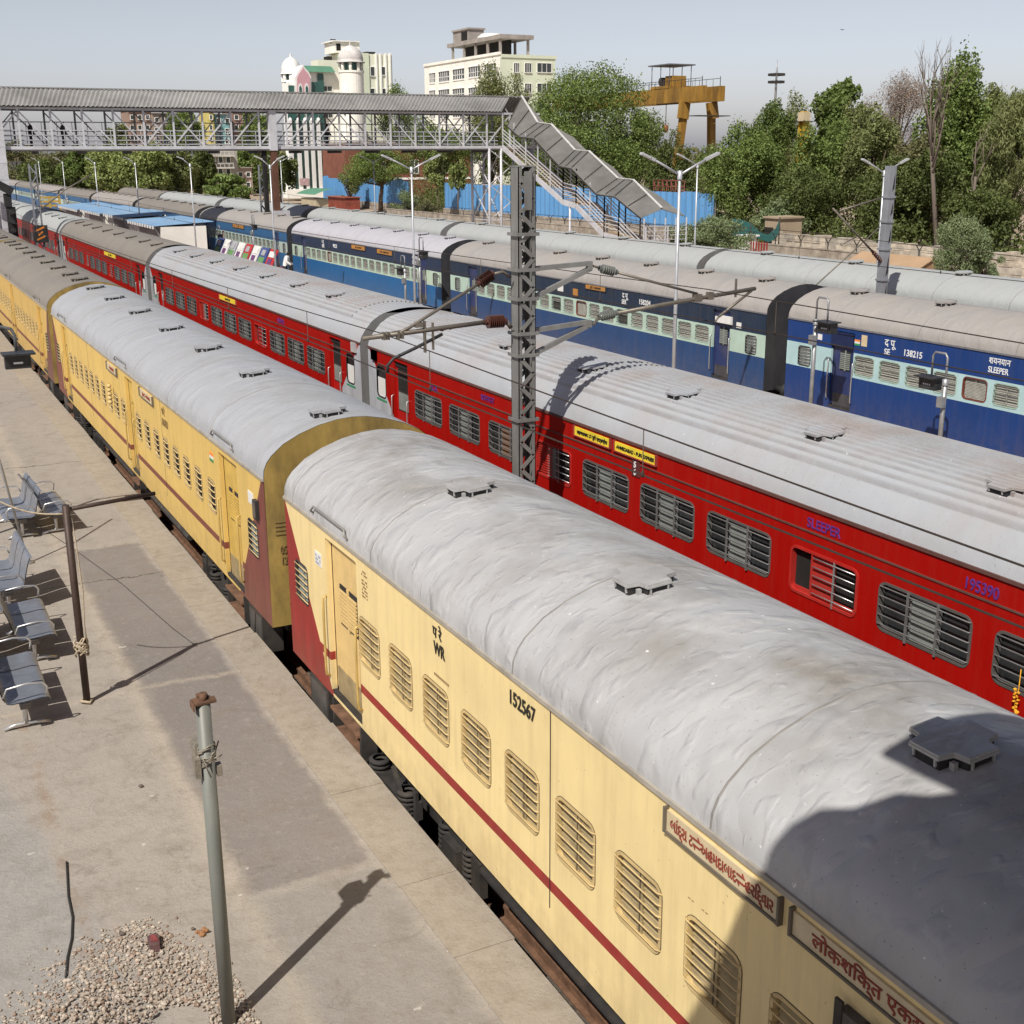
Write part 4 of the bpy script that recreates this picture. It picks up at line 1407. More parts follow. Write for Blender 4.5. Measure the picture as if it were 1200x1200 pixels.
def indicator(label, x, y, z0, zt, drop=.5, sx=-1, w=.5, group='coach indicators on the island platform', span=.42, axis='y'):
    t = thing('coach_indicator', label, 'display sign', (x, y, z0), 0, group)
    h = zt - z0
    dx, dy = (0, sx) if axis == 'y' else (sx, 0)
    p = MB()
    p.tube([(0, 0, 0), (0, 0, h - drop)], .055, 9)
    p.lathe((0, 0, h - drop), [(.075, -.08), (.075, .06), (0, .07)], 9)
    p.box((-.08, 0, h - drop - .45), (.12, .16, .24), 0)
    p.build('pole', [STEEL], t)
    u = MB()
    u.tube([(0, 0, h - drop), (0, 0, h - .08), (dx * .06, dy * .06, h), (dx * (span - .06), dy * (span - .06), h), (dx * span, dy * span, h - .08), (dx * span, dy * span, h - drop + .05)], .026, 7)
    u.build('hanger_pipe', [STEEL], t)
    b = MB()
    bx, by, bz = dx * (span + .02), dy * (span + .02), h - drop - .10
    if axis == 'y':
        b.box((bx, by, bz), (.22, w, .26), 0)
        b.box((bx - .03, by, bz + .15), (.40, w + .12, .03), 0)
    else:
        b.box((bx, by, bz), (w, .22, .26), 0)
        b.box((bx, by - .03, bz + .15), (w + .12, .40, .03), 0)
    o = b.build('display_box', [BOXK], t)
    d = MB()
    for k in range(4):
        if axis == 'y':
            d.box((bx - .112, by + .09 - k * .06, bz - .01), (.006, .035, .035), 0)
        else:
            d.box((bx - .09 + k * .06, by - .112, bz - .01), (.035, .006, .035), 0)
    d.build('display_digits', [LEDW], o)
    return t


for px, pyt, pyb, x, lab in ((1111, 415, 525, 14.9, 'black display box on a pipe before the window of coach 138215'), (958, 348, 483, 14.9, 'black display box on a pipe before the black gap by coach 138215'),
                             (474, 300, 357, 14.9, 'low black display box left of the lamp before the bright blue coach'), (491, 278, 360, 14.9, 'higher black display box right of the lamp before the bright blue coach'),
                             (255, 264, 300, 14.9, 'black display box at the corner of the white shed'), (295, 252, 300, 14.9, 'black display box above the bookstall before the steel blue coach')):
    p = at(px, pyt, X=x)
    indicator(lab, x, p.y, PZ, p.z, .62, 1 if px in (474, 1111) else -1, .48)
for px, py, x, lab in ((193, 243, 14.9, 'small black display box above the middle blue shed roof'), (78, 226, 14.9, 'small black display box above the far blue shed roof'), (133, 262, 8.0, 'small black display box in front of the middle shed wall')):
    p = at(px, py, X=x)
    indicator(lab, x, p.y, PZ, p.z, .62, 1, .48)

# gooseneck indicator on the near platform
t = thing('coach_indicator', 'black display box hanging from a gooseneck pipe over the near platform', 'display sign', (-5.05, 23.7, PZ), 0)
p = MB()
p.tube([(0, 0, 0), (0, 0, 3.9)], .04, 8)
p.tube([(.76, -1.8, .0), (.51, -1.8, 1.82), (.20, -1.5, 3.6)], .022, 7)
p.lathe((.76, -1.8, 0), [(.10, 0), (.10, .03), (.03, .06)], 9)
p.lathe((0, 0, 0), [(.14, 0), (.14, .03), (.05, .05)], 10)
p.build('pole', [STEEL], t)
u = MB()
bx = at(20, 418, Y=23.7)
e = Vector((bx.x + 5.05, 0, bx.z - PZ))
u.tube([(0, 0, 3.2), (0, 0, e.z + .38), (.06, 0, e.z + .5), (.2, 0, e.z + .55), (e.x - .2, 0, e.z + .55), (e.x - .05, 0, e.z + .50), (e.x, 0, e.z + .38), (e.x, 0, e.z + .1)], .03, 8)
u.build('hanger_pipe', [M('dark_pipe', (.13, .14, .15), .6, .2)], t)
b = MB()
b.box((e.x, e.y, e.z - .08), (.44, .20, .25), 0)
b.box((e.x + .02, e.y, e.z + .06), (.56, .42, .03), 0)
o = b.build('display_box', [BOXK], t)
d = MB()
d.box((e.x, e.y - .103, e.z - .10), (.16, .008, .035), 0)
d.build('display_digits', [INKW], o)

# ------------------------------------------------------------------ overhead line masts and wires
INSB = M('brown_porcelain', (.075, .03, .022), .22, 0, .2, 8, spec=.6)
INSG = M('grey_porcelain', (.13, .14, .13), .25, 0, .2, 8, spec=.6)
MASTM = M('weathered_mast_steel', (.235, .235, .225), .6, .25, .22, 3, (1, 1, .4), dirt=(.12, .10, .08), dirt_amt=.5)
MASTL = M('mast_blue_grey', (.27, .285, .31), .55, .2, .15, 3, (1, 1, .4), dirt=(.14, .13, .12))
TUBEM = M('cantilever_tube', (.19, .17, .14), .5, .4, .2, 6, dirt=(.09, .07, .05))


def lattice(mb, w, d, z0, z1, step, mi=0, side='y'):
    """two channels facing +-x joined by diagonal lacing on the +-y faces"""
    for s in (-1, 1):
        x = s * w / 2
        mb.b(min(x, x - s * .012), max(x, x - s * .012), -d / 2, d / 2, z0, z1, mi)
        for yy in (-1, 1):
            mb.b(min(x, x - s * .06), max(x, x - s * .06), min(yy * d / 2, yy * (d / 2 - .012)), max(yy * d / 2, yy * (d / 2 - .012)), z0, z1, mi)
    n = int((z1 - z0) / step)
    for k in range(n):
        a, b = z0 + k * step, z0 + (k + 1) * step
        for yy in (-1, 1):
            y = yy * (d / 2 + .004)
            sgn = 1 if (k % 2) else -1
            mb.bar((-sgn * (w / 2 - .03), y, a), (sgn * (w / 2 - .03), y, b), .062, .008, mi, up=(0, 1, 0))
    return mb


def insulator(parent, a, b, mat, n=8, r=.085):
    a, b = Vector(a), Vector(b)
    L = (b - a).length
    mb = MB()
    pr = [(.03, 0), (.045, .0), (.045, L * .1), (.035, L * .1)]
    for k in range(n):
        h = L * (.13 + .74 * k / n)
        s = L * .74 / n
        pr += [(.040, h), (r * .8, h + s * .12), (r, h + s * .40), (r * .85, h + s * .52), (.044, h + s * .56)]
    pr += [(.035, L * .9), (.045, L * .9), (.045, L), (.0, L)]
    mb.lathe(a, pr, 14, 0, b - a, smooth=False)
    return mb.build('insulator', [mat], parent)


MX, MY = 2.65, 16.55
t = thing('overhead_line_mast', 'grey lattice mast between the cream and red trains with brown insulators', 'mast', (MX, MY, 0), 0)
mb = MB()
lattice(mb, .29, .25, -.4, 7.36, .215)
mb.b(-.15, .15, -.13, .13, 7.36, 7.38)
for z in (4.60, 4.93, 5.45, 5.88, 6.4, 3.6):
    mb.b(-.19, .19, -.160, -.142, z - .025, z + .025)
    mb.b(-.185, -.168, -.142, .165, z - .025, z + .025)
    mb.b(.168, .185, -.142, .165, z - .025, z + .025)
mb.b(-.06, .06, -.17, -.15, 6.75, 7.3)
mb.build('mast', [MASTM], t)
mb = MB()
mb.b(-.45, .45, -.45, .45, -.5, .1)
mb.build('footing', [CONC], t)


def rel(x, z, y=0.0):
    return (x - MX, y, z)


c = MB()
c.tube([rel(1.92, 5.71), rel(.76, 5.12), rel(.5, 5.03)], .024, 7)
c.tube([rel(2.0, 5.13), rel(.05, 5.02)], .035, 8)
c.tube([rel(2.44, 5.77), rel(2.30, 5.86), rel(2.1, 5.82)], .025, 6)
c.tube([rel(2.44, 5.02), rel(2.36, 5.12)], .035, 6)
for bx_ in (.38, .44, .60, .66):
    c.box(rel(bx_, 5.035), (.035, .09, .11))
c.tube([rel(.36, 5.06), rel(.70, 5.09)], .02, 6)
c.box(rel(1.02, 4.98), (.03, .05, .46))
c.box(rel(1.15, 4.98), (.02, .05, .40))
c.box(rel(.93, 5.16), (.12, .08, .07))
c.build('cantilever', [TUBEM], t)
c = MB()
c.tube([rel(1.30, 5.0), rel(.9, 4.84), rel(.52, 4.70), rel(.42, 4.60), rel(.42, 4.50)], .025, 7)
c.build('register_arm', [M('register_arm_black', (.04, .04, .04), .5, .3)], t)
insulator(t, rel(2.15, 5.85), rel(1.88, 5.69), INSB, 8, .095)
insulator(t, rel(2.36, 5.13), rel(1.98, 5.13), INSB, 8, .10)
c = MB()
for (a, b_) in (((2.80, 5.88), (3.82, 5.92)), ((2.80, 5.44), (3.82, 5.84)), ((2.80, 4.95), (3.80, 5.02)), ((2.80, 4.58), (3.80, 4.97))):
    c.bar(rel(*a), rel(*b_), .07, .07)
c.bar(rel(3.80, 5.82), rel(3.80, 5.95), .08, .08)
c.bar(rel(3.80, 4.94), rel(3.80, 5.05), .08, .08)
c.build('bracket', [MASTM], t)
insulator(t, rel(3.98, 5.84), rel(4.30, 5.76), INSG, 6, .075)
insulator(t, rel(3.98, 5.08), rel(4.32, 5.13), INSG, 6, .075)
c = MB()
c.tube([rel(3.8, 5.9), rel(3.92, 5.86), rel(4.0, 5.84)], .018, 6)
c.tube([rel(3.80, 5.0), rel(3.9, 4.98), rel(3.98, 5.08)], .03, 6)
c.tube([rel(4.30, 5.76), rel(5.85, 5.345)], .022, 7)
c.tube([rel(4.30, 5.12), rel(5.3, 5.22), rel(7.02, 5.37)], .034, 8)
c.box(rel(5.85, 5.28), (.14, .09, .12))
c.box(rel(6.1, 5.30), (.10, .09, .12))
c.tube([rel(6.95, 5.34), rel(6.30, 4.95)], .024, 7)
c.tube([rel(6.30, 4.95), rel(6.22, 4.86)], .018, 6)
c.box(rel(6.62, 5.40), (.02, .04, .30))
c.build('cantilever', [TUBEM], t)

# grey portal mast at right
m2 = thing('overhead_line_mast', 'blue grey box mast rising between the blue train and the grey roofed train', 'mast', (20.8, 28.0, 0), 0)
mb = MB()
mb.b(-.115, .115, -.12, .12, -.4, 7.18)
for z in (3.9, 4.8, 5.6, 6.3):
    mb.b(-.145, .145, -.15, .15, z - .03, z + .03)
mb.build('mast', [MASTL], m2)
for z0, z1 in ((3.3, 3.75), (4.0, 4.6), (4.95, 5.4), (5.75, 6.15), (6.45, 6.95)):
    mb = MB()
    mb.add([(.0, -.124, z0), (.08, -.124, z0 + .1), (.08, -.124, z1), (.05, -.124, z1 - .1)], [(0, 1, 2, 3)])
    mb.build('lacing_gap', [INSIDE], m2)


def rel2(px, py, X=None, Y=28.0):
    q = at(px, py, Y=Y)
    return (q.x - 20.8, Y - 28.0, q.z)


c = MB()
c.tube([rel2(976, 244), rel2(1031, 304)], .03, 7)
c.tube([rel2(984, 247), rel2(1032, 232)], .025, 7)
c.tube([rel2(953, 337), rel2(1031, 266)], .022, 6)
c.tube([rel2(985, 287), rel2(1003, 278)], .02, 6)
c.build('cantilever', [TUBEM], m2)
insulator(m2, rel2(1022, 294), rel2(1034, 308), INSB, 5, .07)

# far masts
for x, y, zt, lab in ((2.65, 75.0, 7.2, 'slim lattice mast with an orange and black marker, by the red train at left'), (20.8, 93.0, 6.95, 'lattice mast just left of the brown bridge legs')):
    tt = thing('overhead_line_mast', lab, 'mast', (x, y, 0), 0)
    mb = MB()
    lattice(mb, .42, .3, -.4, zt, .5)
    mb.build('mast', [MASTL], tt)
    if x < 10:
        c = MB()
        c.tube([(0, -.1, 4.6), (1.6, -.1, 5.8), (3.1, -.1, 6.6)], .04, 6)
        c.tube([(0, -.1, 5.6), (1.6, -.1, 5.8)], .03, 6)
        c.build('cantilever', [TUBEM], tt)
        k = MB()
        k.b(-.30, .42, -.30, -.26, 2.95, 3.9, 0)
        for i in range(3):
            k.bar((-.2 + .1 * (i % 2), -.305, 3.1 + i * .25), (.25 - .1 * (i % 2), -.305, 3.3 + i * .25), .09, .01, 1, up=(0, 1, 0))
        k.build('marker_board', [BLACK, M('marker_orange', (.6, .2, .03), .6)], tt)

WIREM = M('contact_wire', (.06, .045, .035), .5, .4)


def wire(label, x, zc, zm, y0, y1, step=50.0, off=0.0, kind='overhead_wire', drop=5.2, r=.0095):
    t = thing(kind, label, 'overhead wire', (x, y0, zc), 0, 'overhead wires above the tracks')
    n = int((y1 - y0) / 2.6)
    ys = [i * (y1 - y0) / n for i in range(n + 1)]
    sag = lambda y: zm - (zm - zc - .35) * 4 * (((y + y0 - off) / step) % 1) * (1 - ((y + y0 - off) / step) % 1)
    c = MB()
    c.tube([(0, y, 0) for y in ys], r, 5)
    c.build('contact_wire', [WIREM], t)
    c = MB()
    c.tube([(0, y, sag(y) - zc) for y in ys], r * .9, 5)
    c.build('catenary_wire', [WIREM], t)
    c = MB()
    y = 1.0
    while y < y1 - y0 and y < 110:
        c = MB()
        c.tube([(0, y, -.02), (0, y, .03), (0, y, .05), (0, y, sag(y) - zc)], [r * 2, r * 2, r * .6, r * .6], 5)
        c.build('dropper', [WIREM], t)
        y += drop
    return t


wire('overhead wire above the cream train with thin droppers', .42, 4.50, 5.05, -12, 200, 52, 16.55)
wire('overhead wire above the red train roofs', 6.22, 4.86, 5.38, -12, 200, 52, 16.55)
wire('overhead wire above the blue train roofs', 16.9, 4.75, 5.5, -5, 220, 52, 28)

# ------------------------------------------------------------------ near platform furniture
POLEG = M('grey_green_pipe_paint', (.20, .21, .19), .5, .1, .15, 5, (1, 1, .3), dirt=(.13, .1, .07), dirt_amt=.4)
ROPE = M('jute_rope', (.42, .35, .25), .9, 0, .25, 20)
t = thing('steel_post', 'grey pipe post with a rusty top plate, standing by the gravel', 'post', (-4.27, 8.57, PZ), 0)
mb = MB()
mb.tube([(0, 0, 0), (0, 0, 2.86)], .057, 16)
mb.build('pole', [POLEG], t)
mb = MB()
mb.b(-.07, .07, -.06, .06, 2.86, 2.875)
mb.b(-.085, -.075, -.07, .05, 2.82, 2.875)
mb.b(.045, .085, -.09, -.02, 2.875, 2.90)
mb.b(-.03, .05, .03, .085, 2.80, 2.90)
mb.tube([(.0, 0, 2.85), (.01, .0, 2.93)], .03, 8)
mb.build('top_plate', [RUST], t)
mb = MB()
rr = random.Random(3)
for k in range(7):
    z = 2.36 + k * .022
    mb.tube([(.066 * math.cos(a + k), .066 * math.sin(a + k), z + .03 * math.sin(a * 1.5 + k)) for a in np.linspace(0, 6.3, 14)], .007, 5)
for k in range(6):
    a = rr.uniform(0, 6.3)
    mb.tube([(.06 * math.cos(a), .06 * math.sin(a), 2.40), (.12 * math.cos(a + .4), .12 * math.sin(a + .4), 2.46 + rr.uniform(-.1, .05)), (.09 * math.cos(a + .9), .09 * math.sin(a + .9), 2.36 + rr.uniform(-.1, .1))], .006, 5)
mb.b(-.105, -.06, -.05, .02, 2.26, 2.42)
mb.b(.06, .10, -.04, .03, 2.24, 2.33)
mb.b(-.075, .065, .05, .20, 2.28, 2.50)  # box hidden behind the post, added to widen the shadow it casts
mb.build('wire_tie_and_shadow_box', [M('tie_wire', (.28, .25, .20), .6, .3, .3, 20)], t)

PIPED = M('dark_brown_pipe', (.055, .035, .028), .55, .2, .3, 6, dirt=(.12, .08, .05))
t = thing('steel_post', 'dark brown post with a rope knot and a bar reaching to the train', 'post', (-4.3, 15.49, PZ), 0)
mb = MB()
mb.tube([(0, 0, 0), (0, 0, 2.66)], .046, 12)
mb.build('pole', [PIPED], t)
mb = MB()
mb.tube([(.0, 0, 2.60), (1.16, .42, 2.56)], .027, 8)
mb.build('crossbar', [PIPED], t)
mb = MB()
for k in range(12):
    a0 = rr.uniform(0, 6.3)
    z = .78 + rr.uniform(-.09, .09)
    mb.tube([(.075 * math.cos(a + a0) + rr.uniform(-.02, .02), .075 * math.sin(a + a0) + rr.uniform(-.02, .02), z + .05 * math.sin(a * 2 + k)) for a in np.linspace(0, 4.6, 10)], .011, 5)
mb.tube([(.05, 0, 2.5), (.075, -.02, 2.0), (.09, -.02, 1.5), (.06, -.05, 1.1), (.07, -.04, .8)], .010, 5)
mb.tube([(.0, 0, .02), (.07, .02, .03), (.02, -.08, .03), (-.08, 0, .04), (0, .07, .05)], .02, 5)
mb.build('rope', [ROPE], t)
mb = MB()
a = Vector((-4.3, 15.49, PZ + 2.55))
b2_ = at(-20, 578, X=-5.2)
mb.tube([a.lerp(b2_, k / 8) + Vector((0, 0, -.10 * math.sin(math.pi * k / 8))) for k in range(9)], .012, 5)
tag(mb.build('rope', [ROPE]), 'pale rope stretched left from the dark brown post', 'rope')
mb = MB()
mb.tube([(-3.95, 24.6, PZ + .02), (-3.5, 22.5, PZ + .015), (-3.05, 20, PZ + .015), (-2.75, 17.6, PZ + .015), (-2.6, 16.7, PZ + .02)], .006, 4)
tag(mb.build('cable', [M('thin_black_cable', (.03, .03, .03), .6)]), 'thin dark cable lying along the near platform', 'cable')

SEATM = M('bench_steel', (.29, .31, .35), .38, .55, .15, 6, dirt=(.22, .2, .17), dirt_amt=.3)


def bench_at(label, x, y, rz):
    t = thing('bench', label, 'bench', (x, y, PZ), rz, 'three seat steel platform benches')
    for k in (-1, 0, 1):                                       # seat faces local +x, three shells along y
        s = MB()
        w = .26
        rows = []
        for (px, pz) in ((.30, .40), (.27, .435), (.20, .445), (.0, .425), (-.16, .42), (-.21, .44)):
            rows.append([(px, k * .55 + yy, pz) for yy in (-w, -w * .5, 0, w * .5, w)])
        s.sheet(rows, 0, True)
        rows = [[(px, yy, pz - .012) for px, yy, pz in r] for r in rows]
        s.sheet(rows, 0, True)
        s.build('seat', [SEATM], t)
        s = MB()
        rows = []
        for (px, pz) in ((-.20, .44), (-.235, .50), (-.265, .64), (-.31, .80), (-.345, .88), (-.375, .885)):
            rows.append([(px, k * .55 + yy, pz) for yy in (-w, -w * .5, 0, w * .5, w)])
        s.sheet(rows, 0, True)
        s.sheet([[(px - .014, yy, pz) for px, yy, pz in r] for r in rows], 0, True)
        s.build('backrest', [SEATM], t)
    for k in (-1.5, 1.5):
        a = MB()
        y_ = k * .55
        a.tube([(-.24, y_, .52), (-.19, y_, .63), (.05, y_, .66), (.22, y_, .64), (.27, y_, .58), (.25, y_, .47)], .014, 6)
        a.build('armrest', [CHROME], t)
    f = MB()
    f.b(-.06, .06, -.85, .85, .34, .40, 0)
    f.build('beam', [DARK], t)
    for k in (-.62, .62):
        l = MB()
        l.tube([(0, k, .36), (0, k, .06)], .03, 8)
        l.tube([(-.26, k, .02), (-.12, k, .06), (.12, k, .06), (.28, k, .02)], .025, 7)
        l.build('leg', [CHROME], t)
    return t


bench_at('steel bench nearest the camera at the left edge, beside the dark post', -5.08, 15.72, 0)
bench_at('second steel bench from the camera, just behind the nearest one', -4.72, 17.85, 0)
bench_at('steel bench facing the cream train under the display box, backed by another', -3.62, 24.2, R(3))
bench_at('steel bench facing left, back to back with the bench under the display box', -4.22, 24.15, R(183))
bench_at('steel bench at the left edge beyond the rope, facing the platform interior', -4.85, 20.1, R(182))
bench_at('steel bench nearest of all those facing left, backed on the second bench', -5.55, 17.9, R(180))

# gravel heap, rubble, cable
mb = MB()
ICO = [(0, 0, 1), (.894, 0, .447), (.276, .851, .447), (-.724, .526, .447), (-.724, -.526, .447), (.276, -.851, .447), (.724, .526, -.447), (-.276, .851, -.447), (-.894, 0, -.447), (-.276, -.851, -.447), (.724, -.526, -.447), (0, 0, -1)]
ICF = [(0, 1, 2), (0, 2, 3), (0, 3, 4), (0, 4, 5), (0, 5, 1), (1, 6, 2), (2, 7, 3), (3, 8, 4), (4, 9, 5), (5, 10, 1), (6, 7, 2), (7, 8, 3), (8, 9, 4), (9, 10, 5), (10, 6, 1), (11, 7, 6), (11, 8, 7), (11, 9, 8), (11, 10, 9), (11, 6, 10)]


def stone(mb, c, r, rr, mi=0):
    k = [rr.uniform(.6, 1.25) for _ in range(3)]
    a = rr.uniform(0, 6.3)
    vs = []
    for v in ICO:
        j = rr.uniform(.75, 1.2)
        x, y, z = v[0] * k[0] * r * j, v[1] * k[1] * r * j, v[2] * k[2] * r * j * .8
        vs.append((c[0] + x * math.cos(a) - y * math.sin(a), c[1] + x * math.sin(a) + y * math.cos(a), c[2] + z))
    mb.add(vs, ICF, mi)


rr = random.Random(5)
cnt = 0
while cnt < 13000:
    x, y = rr.uniform(-6.6, -4.05), rr.uniform(7.0, 10.35)
    lim = 10.2 - 1.15 * max(0, (-4.75 - x)) ** 1.0 * .75 - max(0, x + 4.6) * 2.4
    d = lim - y
    if d < 0 and rr.random() > math.exp(d * 5):
        continue
    if 0 < d and (x + 4.62) ** 2 + (y - 8.75) ** 2 < .045:
        continue
    hgt = .075 * max(0, min(1, d / .9)) * (.6 + .4 * math.sin(x * 5 + y * 3))
    stone(mb, (x, y, PZ + .008 + hgt * rr.uniform(.3, 1)), rr.choice((.005, .006, .008, .010, .012, .016, .022)), rr, rr.choice((0, 0, 0, 1, 2)))
    cnt += 1
o = mb.build('gravel', [M('gravel_tan', (.38, .32, .26), .9, 0, .3, 30), M('gravel_pale', (.48, .42, .35), .9, 0, .2, 30), M('gravel_brown', (.28, .20, .15), .9, 0, .3, 30)])
tag(o, 'heap of loose pale gravel at the foot of the grey post', 'gravel', kind='stuff')
for lab, px, py, r_ in (('small dark stone left of the broken brick', 143, 1094, .025), ('small round stone near the gravel edge', 118, 1104, .012), ('dark stone lying on the open concrete', 165, 921, .03), ('small stone beside the rusty orange rag', 226, 1088, .02)):
    q = at(px, py, Z=PZ + .02)
    mb = MB()
    stone(mb, (0, 0, 0), r_, rr)
    o = mb.build('stone', [M('dark_stone', (.14, .11, .09), .9, 0, .3, 12)], None, q)
    tag(o, lab, 'stone', 'loose stones on the platform')
q = at(181, 1106, Z=PZ + .03)
mb = MB()
mb.extr([(-.05, -.085, -.03), (.03, -.095, -.03), (.055, .06, -.03), (.03, .10, -.03), (-.045, .08, -.03)], (0, 0, .075))
mb.extr([(-.03, -.03, .046), (.03, -.04, .046), (.02, .05, .046), (-.02, .06, .046)], (0, 0, .012), 1)
tag(mb.build('brick', [M('broken_brick', (.12, .06, .06), .9, 0, .4, 14, dirt=(.25, .2, .17)), M('brick_red_face', (.22, .05, .05), .9, 0, .3, 10)], None, q), 'broken dark brick on the edge of the gravel heap', 'brick')
q = at(237, 1093, Z=PZ + .02)
mb = MB()
for k in range(7):
    stone(mb, (rr.uniform(-.05, .05), rr.uniform(-.05, .05), rr.uniform(0, .025)), .025, rr, 0)
tag(mb.build('crumpled_rag', [M('rust_orange_rag', (.30, .15, .07), .9, 0, .3, 12)], None, q), 'rusty orange crumpled rag near the grey post', 'litter')
mb = MB()
pts = [at(px, py, Z=PZ + .012) for px, py in ((78, 1010), (79, 1030), (80, 1050), (85, 1075), (84, 1100), (79, 1122), (77, 1145))]
mb.tube(pts, .011, 6)
tag(mb.build('cable', [M('thin_black_cable', (.03, .03, .03), .6)]), 'short black cable lying on the worn concrete at lower left', 'cable')
# marigold garland on the red coach window
q = at(1194, 806, X=3.63)
mb = MB()
for k in range(16):
    stone(mb, (-.015 + rr.uniform(-.015, .015), rr.uniform(-.025, .025), -.02 - k * .018), .022, rr, 0)
mb.tube([(0, 0, .20), (0, 0, -.45)], .006, 4)
tag(mb.build('flower_garland', [M('marigold', (.70, .33, .02), .8, 0, .3, 25)], None, q), 'yellow marigold garland hanging on a red coach window at right edge', 'garland')


# ------------------------------------------------------------------ the footbridge the photograph was taken from (behind and above the camera)
t = thing('footbridge', 'covered footbridge over the near end of the tracks, only its shadow seen', 'footbridge', (0, 0, 0))
mb = MB()
edge = [(-6.33, 2.21), (-5.94, 2.26), (-5.61, 2.32), (-5.4, 2.3), (-5.28, 2.36), (-5.06, 2.39), (-4.86, 2.36), (-4.71, 2.22), (-4.42, 2.15), (-4.29, 2.01), (-4.13, 1.92), (-4.16, 2.21), (-4.18, 2.53), (-3.94, 2.57), (-3.6, 2.62), (-3.1, 2.62), (-2.6, 2.5), (-1.5, 2.45), (12, 2.4), (30, 2.4)]
poly = [(-14, 2.2)] + edge + [(30, -3.4), (-14, -3.4)]
mb.extr([(x, y, 9.05) for x, y in poly], (0, 0, .05))
mb.build('roof', [M('asbestos_sheet', (.22, .215, .205), .85, 0, .25, 3)], t)
mb = MB()
mb.b(-14, 30, -3.0, -.25, 5.72, 5.9)
mb.build('deck', [CONC], t)
mb = MB()
for x in range(-14, 31, 4):
    mb.b(x - .06, x + .06, -.40, -.28, 5.9, 9.05)
    mb.b(x - .06, x + .06, -3.0, -2.88, 5.9, 9.05)
for z in (6.2, 6.5, 6.8, 7.05):
    mb.b(-14, 30, -.36, -.32, z - .02, z + .02)
    mb.b(-14, 30, -2.96, -2.92, z - .02, z + .02)
mb.build('railing', [STEEL], t)
for x in (-9.5, 2.65, 11.5, 20.8):
    mb = MB()
    for y in (-2.8, -.5):
        mb.b(x - .15, x + .15, y - .15, y + .15, -.5, 5.72)
    mb.build('column', [STEEL], t)

# ------------------------------------------------------------------ the far footbridge with its stair
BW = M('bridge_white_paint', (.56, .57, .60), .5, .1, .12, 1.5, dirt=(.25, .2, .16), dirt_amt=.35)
BGY = M('bridge_rear_grey', (.28, .29, .31), .55, .1, .15, 1.5, dirt=(.15, .12, .1))  # darker tone than the front truss, for rear truss and rafters
ASB = M('old_asbestos_sheet', (.245, .243, .235), .9, 0, .22, .5, (1, 1, 1), dirt=(.14, .135, .128), dirt_amt=.7)
BRN = M('red_oxide_column', (.11, .05, .03), .7, 0, .25, 2)
t = thing('footbridge', 'long roofed white truss footbridge crossing all tracks with a stair at its right end', 'footbridge', (0, 86, 0))
X0, X1, ZD, ZT = -16.0, 40.6, 8.03, 10.6
npan = 30
pw = 1.925


def corr(fn0, fn1, n, amp=.035, mi=0):
    """corrugated sheet swept between two edge functions of s in 0..1"""
    mb = MB()
    rows = [[], []]
    for i in range(n + 1):
        s = i / n
        o = amp if i % 2 else -amp
        for r, fn in zip(rows, (fn0, fn1)):
            p = fn(s)
            r.append((p[0], p[1], p[2] + o))
    mb.sheet(rows, mi)
    return mb


lerp = lambda a, b, s: a + (b - a) * s
rf = corr(lambda s: (lerp(X0, 37.1, s), -.5, 10.66), lambda s: (lerp(X0, 38.8, s), 1.5, 11.78), 380)
rf.build('roof', [ASB], t)
corr(lambda s: (lerp(X0, 40.6, s), 1.5, 11.78), lambda s: (lerp(X0, 40.6, s), 3.5, 10.66), 380).build('roof', [ASB], t)
mb = MB()
mb.b(X0, 40.6, 1.42, 1.58, 11.80, 11.87)
mb.build('ridge_cap', [ASB], t)
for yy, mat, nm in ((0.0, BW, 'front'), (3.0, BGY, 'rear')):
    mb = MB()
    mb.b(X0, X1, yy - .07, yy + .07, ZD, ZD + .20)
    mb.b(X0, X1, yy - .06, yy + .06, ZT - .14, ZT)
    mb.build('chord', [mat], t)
    xs = [3.4 + pw * k for k in range(-10, 20)]
    for k, x in enumerate(xs):
        if x > X1:
            break
        mb = MB()
        mb.b(x - .06, x + .06, yy - .045, yy + .045, ZD - .10, ZT - .14)
        mb.build('truss_post', [mat], t)
        j = (k - 10) % 11
        if x + pw < X1 and x < 38:
            if j in (0, 1, 2, 3, 4, 5):
                mb = MB()
                mb.bar((x, yy + .03, ZT - .2), (x + pw, yy + .03, ZD + .25), .08, .03, 0, up=(0, 1, 0))
                mb.build('truss_brace', [mat], t)
            if j in (4, 5, 6, 7, 8, 9, 10):
                mb = MB()
                mb.bar((x, yy + .05, ZD + .25), (x + pw, yy + .05, ZT - .2), .10 if yy == 0 else .07, .03, 0, up=(0, 1, 0))
                mb.build('truss_brace', [mat], t)
    mb = MB()
    for z in (.30, .55, .85, 1.15):
        mb.b(X0, 37.1 if yy == 0 else X1, yy + .08, yy + .12, ZD + z, ZD + z + .045)
    for k in range(60):
        x = X0 + k * .96
        if x < 37:
            mb.b(x - .018, x + .018, yy + .08, yy + .11, ZD + .1, ZD + (1.15 if yy == 0 else 1.75))
    if yy > 0:
        mb.b(X0, X1, yy + .08, yy + .12, ZD + 1.72, ZD + 1.78)
    mb.build('handrail', [mat], t)
mb = MB()
mb.b(X0, X1, -.06, 3.06, ZD - .10, ZD - .004)
for k in range(20):
    mb.b(X0 + k * 2.9, X0 + k * 2.9 + .12, .1, 2.9, ZD - .28, ZD - .10)
mb.build('deck', [M('bridge_deck_dark', (.10, .095, .09), .8, 0, .2, 2)], t)
mb = MB()
for k in range(30):
    x = X0 + k * 1.925
    mb.bar((x, 0, 10.58), (x, 1.5, 11.70), .06, .06)
    mb.bar((x, 3.0, 10.58), (x, 1.5, 11.70), .06, .06)
    mb.b(x - .03, x + .03, 0, 3, 10.50, 10.56)
